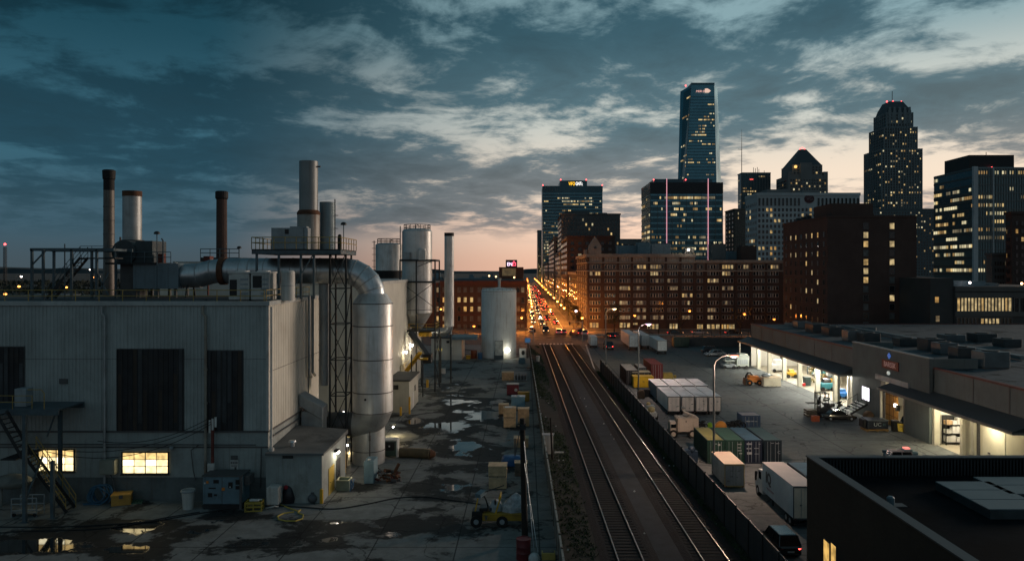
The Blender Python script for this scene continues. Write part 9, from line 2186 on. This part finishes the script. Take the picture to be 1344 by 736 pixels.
for i, (px, Y) in enumerate(((800,225),(808,226),(886,236),(918,237),(962,236))):
    put(car(('red tail lit car on the cross street behind the long semi trailer','second red tail lit car on the cross street behind the long semi trailer','car on the cross street below the orange ball lamp','car on the cross street left of the bare trees','car on the cross street by the bare trees')[i], (cp_navy,cp_red,cp_black,cp_silver,cp_black)[i], 'sedan', None, 'rear' if i < 2 else 'both', 4.4, 1.8), gx(px,Y), Y, -PI/2 if i else .3, 1.1)
# ------------------------------------------------------------------ trees
def leafy(label, X, Y, h, r, seed, m, group=None):
    rr = random.Random(seed); t = root('tree', label, 'tree', (X,Y,0), 0, group)
    m_ = MB(); m_.tube([(X,Y,0),(X+.1,Y,h*.25),(X-.05,Y+.1,h*.5),(X,Y,h*.8)],[.2,.17,.12,.04],7)
    for k in range(7):
        a = rr.uniform(0,2*PI); z = h*rr.uniform(.3,.6); m_.tube([(X,Y,z),(X+r*.4*math.cos(a),Y+r*.4*math.sin(a),z+h*.12),(X+r*.8*math.cos(a),Y+r*.8*math.sin(a),z+h*.25)],[.08,.05,.02],5)
    m_.build('trunk', pole_wood, t)
    m_ = MB(); cl = [(X+rr.gauss(0,.42)*r, Y+rr.gauss(0,.42)*r, h*rr.uniform(.38,.95), r*rr.uniform(.25,.5)) for _ in range(26)]
    for i in range(2600):
        c = rr.choice(cl); d = Vector((rr.gauss(0,1),rr.gauss(0,1),rr.gauss(0,.8))).normalized()*c[3]*rr.uniform(.5,1.05); p = Vector(c[:3])+d; s_ = rr.uniform(.06,.17)
        u = Vector((rr.gauss(0,1),rr.gauss(0,1),rr.gauss(0,1))).normalized(); v = u.orthogonal().normalized(); m_.add([p-u*s_,p+v*s_*.6,p+u*s_,p-v*s_*.6],[(0,1,2,3)])
    m_.build('crown', m, t)
leaf_m = mat('dusk_leaves', (.035,.055,.028), .8, 0, .5, 1.5); leaf_o = mat('lamp_lit_leaves', (.07,.065,.025), .8, 0, .4, 1.5)  # second leaf copy has orange lamplight put into its colour
leafy('dark leafy tree in front of the brick building beside the street lamp', gx(806,240), 240, 9.5, 3.0, 1, leaf_m)
for i, (px, Y, h_) in enumerate(((741,300,6),(746,285,6),(734,330,7),(729,365,7),(752,272,5))): leafy('small street tree lit orange on the avenue pavement', 18.6, Y, h_, 2.0, 10+i, leaf_o, 'street trees along the avenue')
def bare(label, X, Y, h, seed):
    rr = random.Random(seed); t = root('bare_tree', label, 'tree', (X,Y,0)); m_ = MB(); tw = MB()
    def grow(p, d, ln, r, k):
        q = p+d*ln; (m_ if k > 2 else tw).tube([p,p.lerp(q,.5)+Vector((rr.uniform(-1,1),rr.uniform(-1,1),0))*ln*.06,q],[r,r*.85,r*.65],5 if k > 2 else 3)
        if k <= 0: return
        for _ in range(3 if k > 1 else 2):
            e = (d+Vector((rr.uniform(-.8,.8),rr.uniform(-.8,.8),rr.uniform(-.1,.5)))).normalized(); grow(q, e, ln*rr.uniform(.62,.85), r*.62, k-1)
    grow(Vector((X,Y,0)), Vector((0,0,1)), h*.28, .2, 5); m_.build('trunk', pole_wood, t); tw.build('crown', pole_wood, t)
bare('bare branched tree before the right half of the brick building', gx(972,238), 238, 9, 1); bare('taller bare tree beside the dark brick block', gx(990,236), 236, 10.5, 2); bare('thin bare tree at the end of the brick building', gx(1005,240), 240, 9, 3); bare('bare tree in front of the shop windows of the brick building', gx(893,240), 240, 8, 4)
for px, Y, h_, lab in ((864.5,236,9,'dark pole in the middle of the cross street'),(945,234,11,'tall dark pole before the brick building by the lot')):
    X = gx(px,Y); m_ = MB(); m_.cyl((X,Y,0),(X,Y,h_),.14,.1,n=7); m_.bar((X-.8,Y,h_-.6),(X+.8,Y,h_-.6),.1); simple('utility_pole', m_, pole_wood, lab, 'pole')

# ------------------------------------------------------------------ parts made of several like pieces become one object each
SPLIT = {'seam_rings':'seam_ring','gauge':'gauge','dial':'dial','warning_label':'warning_label','brace':'brace','support':'support','canopy_post':'canopy_post','bay_jamb':'bay_jamb','rib':'rib','door_seam':'door_seam','flange':'flange',
         'roof_units':'roof_unit','roof_vents':'roof_vent','roof_plant':'roof_plant','roof_house':'roof_house','dormer':'dormer','aerial':'aerial','wall_rib':'wall_rib','pilaster':'pilaster','insulator':'insulator','bolt':'bolt','cross_brace':'cross_brace','louvre':'louvre','shop_window':'shop_window','stringer':'stringer','vent':'vent','light_strip':'light_strip','panel_seam':'panel_seam','stripe':'stripe','runner':'runner'}
def split_pieces(o, nm):
    me = o.data; n = len(me.vertices); par = list(range(n))
    def fd(i):
        while par[i] != i: par[i] = par[par[i]]; i = par[i]
        return i
    for e in me.edges: par[fd(e.vertices[0])] = fd(e.vertices[1])
    isl = {}
    for p in me.polygons: isl.setdefault(fd(p.vertices[0]), []).append(p)
    if len(isl) < 2: return
    for ps in isl.values():
        ids = sorted({v for p in ps for v in p.vertices}); mp = {v:i for i, v in enumerate(ids)}
        nm_ = bpy.data.meshes.new(nm); nm_.from_pydata([tuple(me.vertices[v].co) for v in ids], [], [[mp[v] for v in p.vertices] for p in ps])
        for m in me.materials: nm_.materials.append(m)
        nm_.polygons.foreach_set('material_index', [p.material_index for p in ps])
        q = bpy.data.objects.new(nm, nm_); COL.objects.link(q); q.parent = o.parent; q.location = o.location; q.rotation_euler = o.rotation_euler
    bpy.data.objects.remove(o)
for o in [o for o in COL.objects if o.type == 'MESH' and o.parent and o.name.split('.')[0] in SPLIT and not o.children and 'label' not in o]:
    if o.data.users == 1: split_pieces(o, SPLIT[o.name.split('.')[0]])
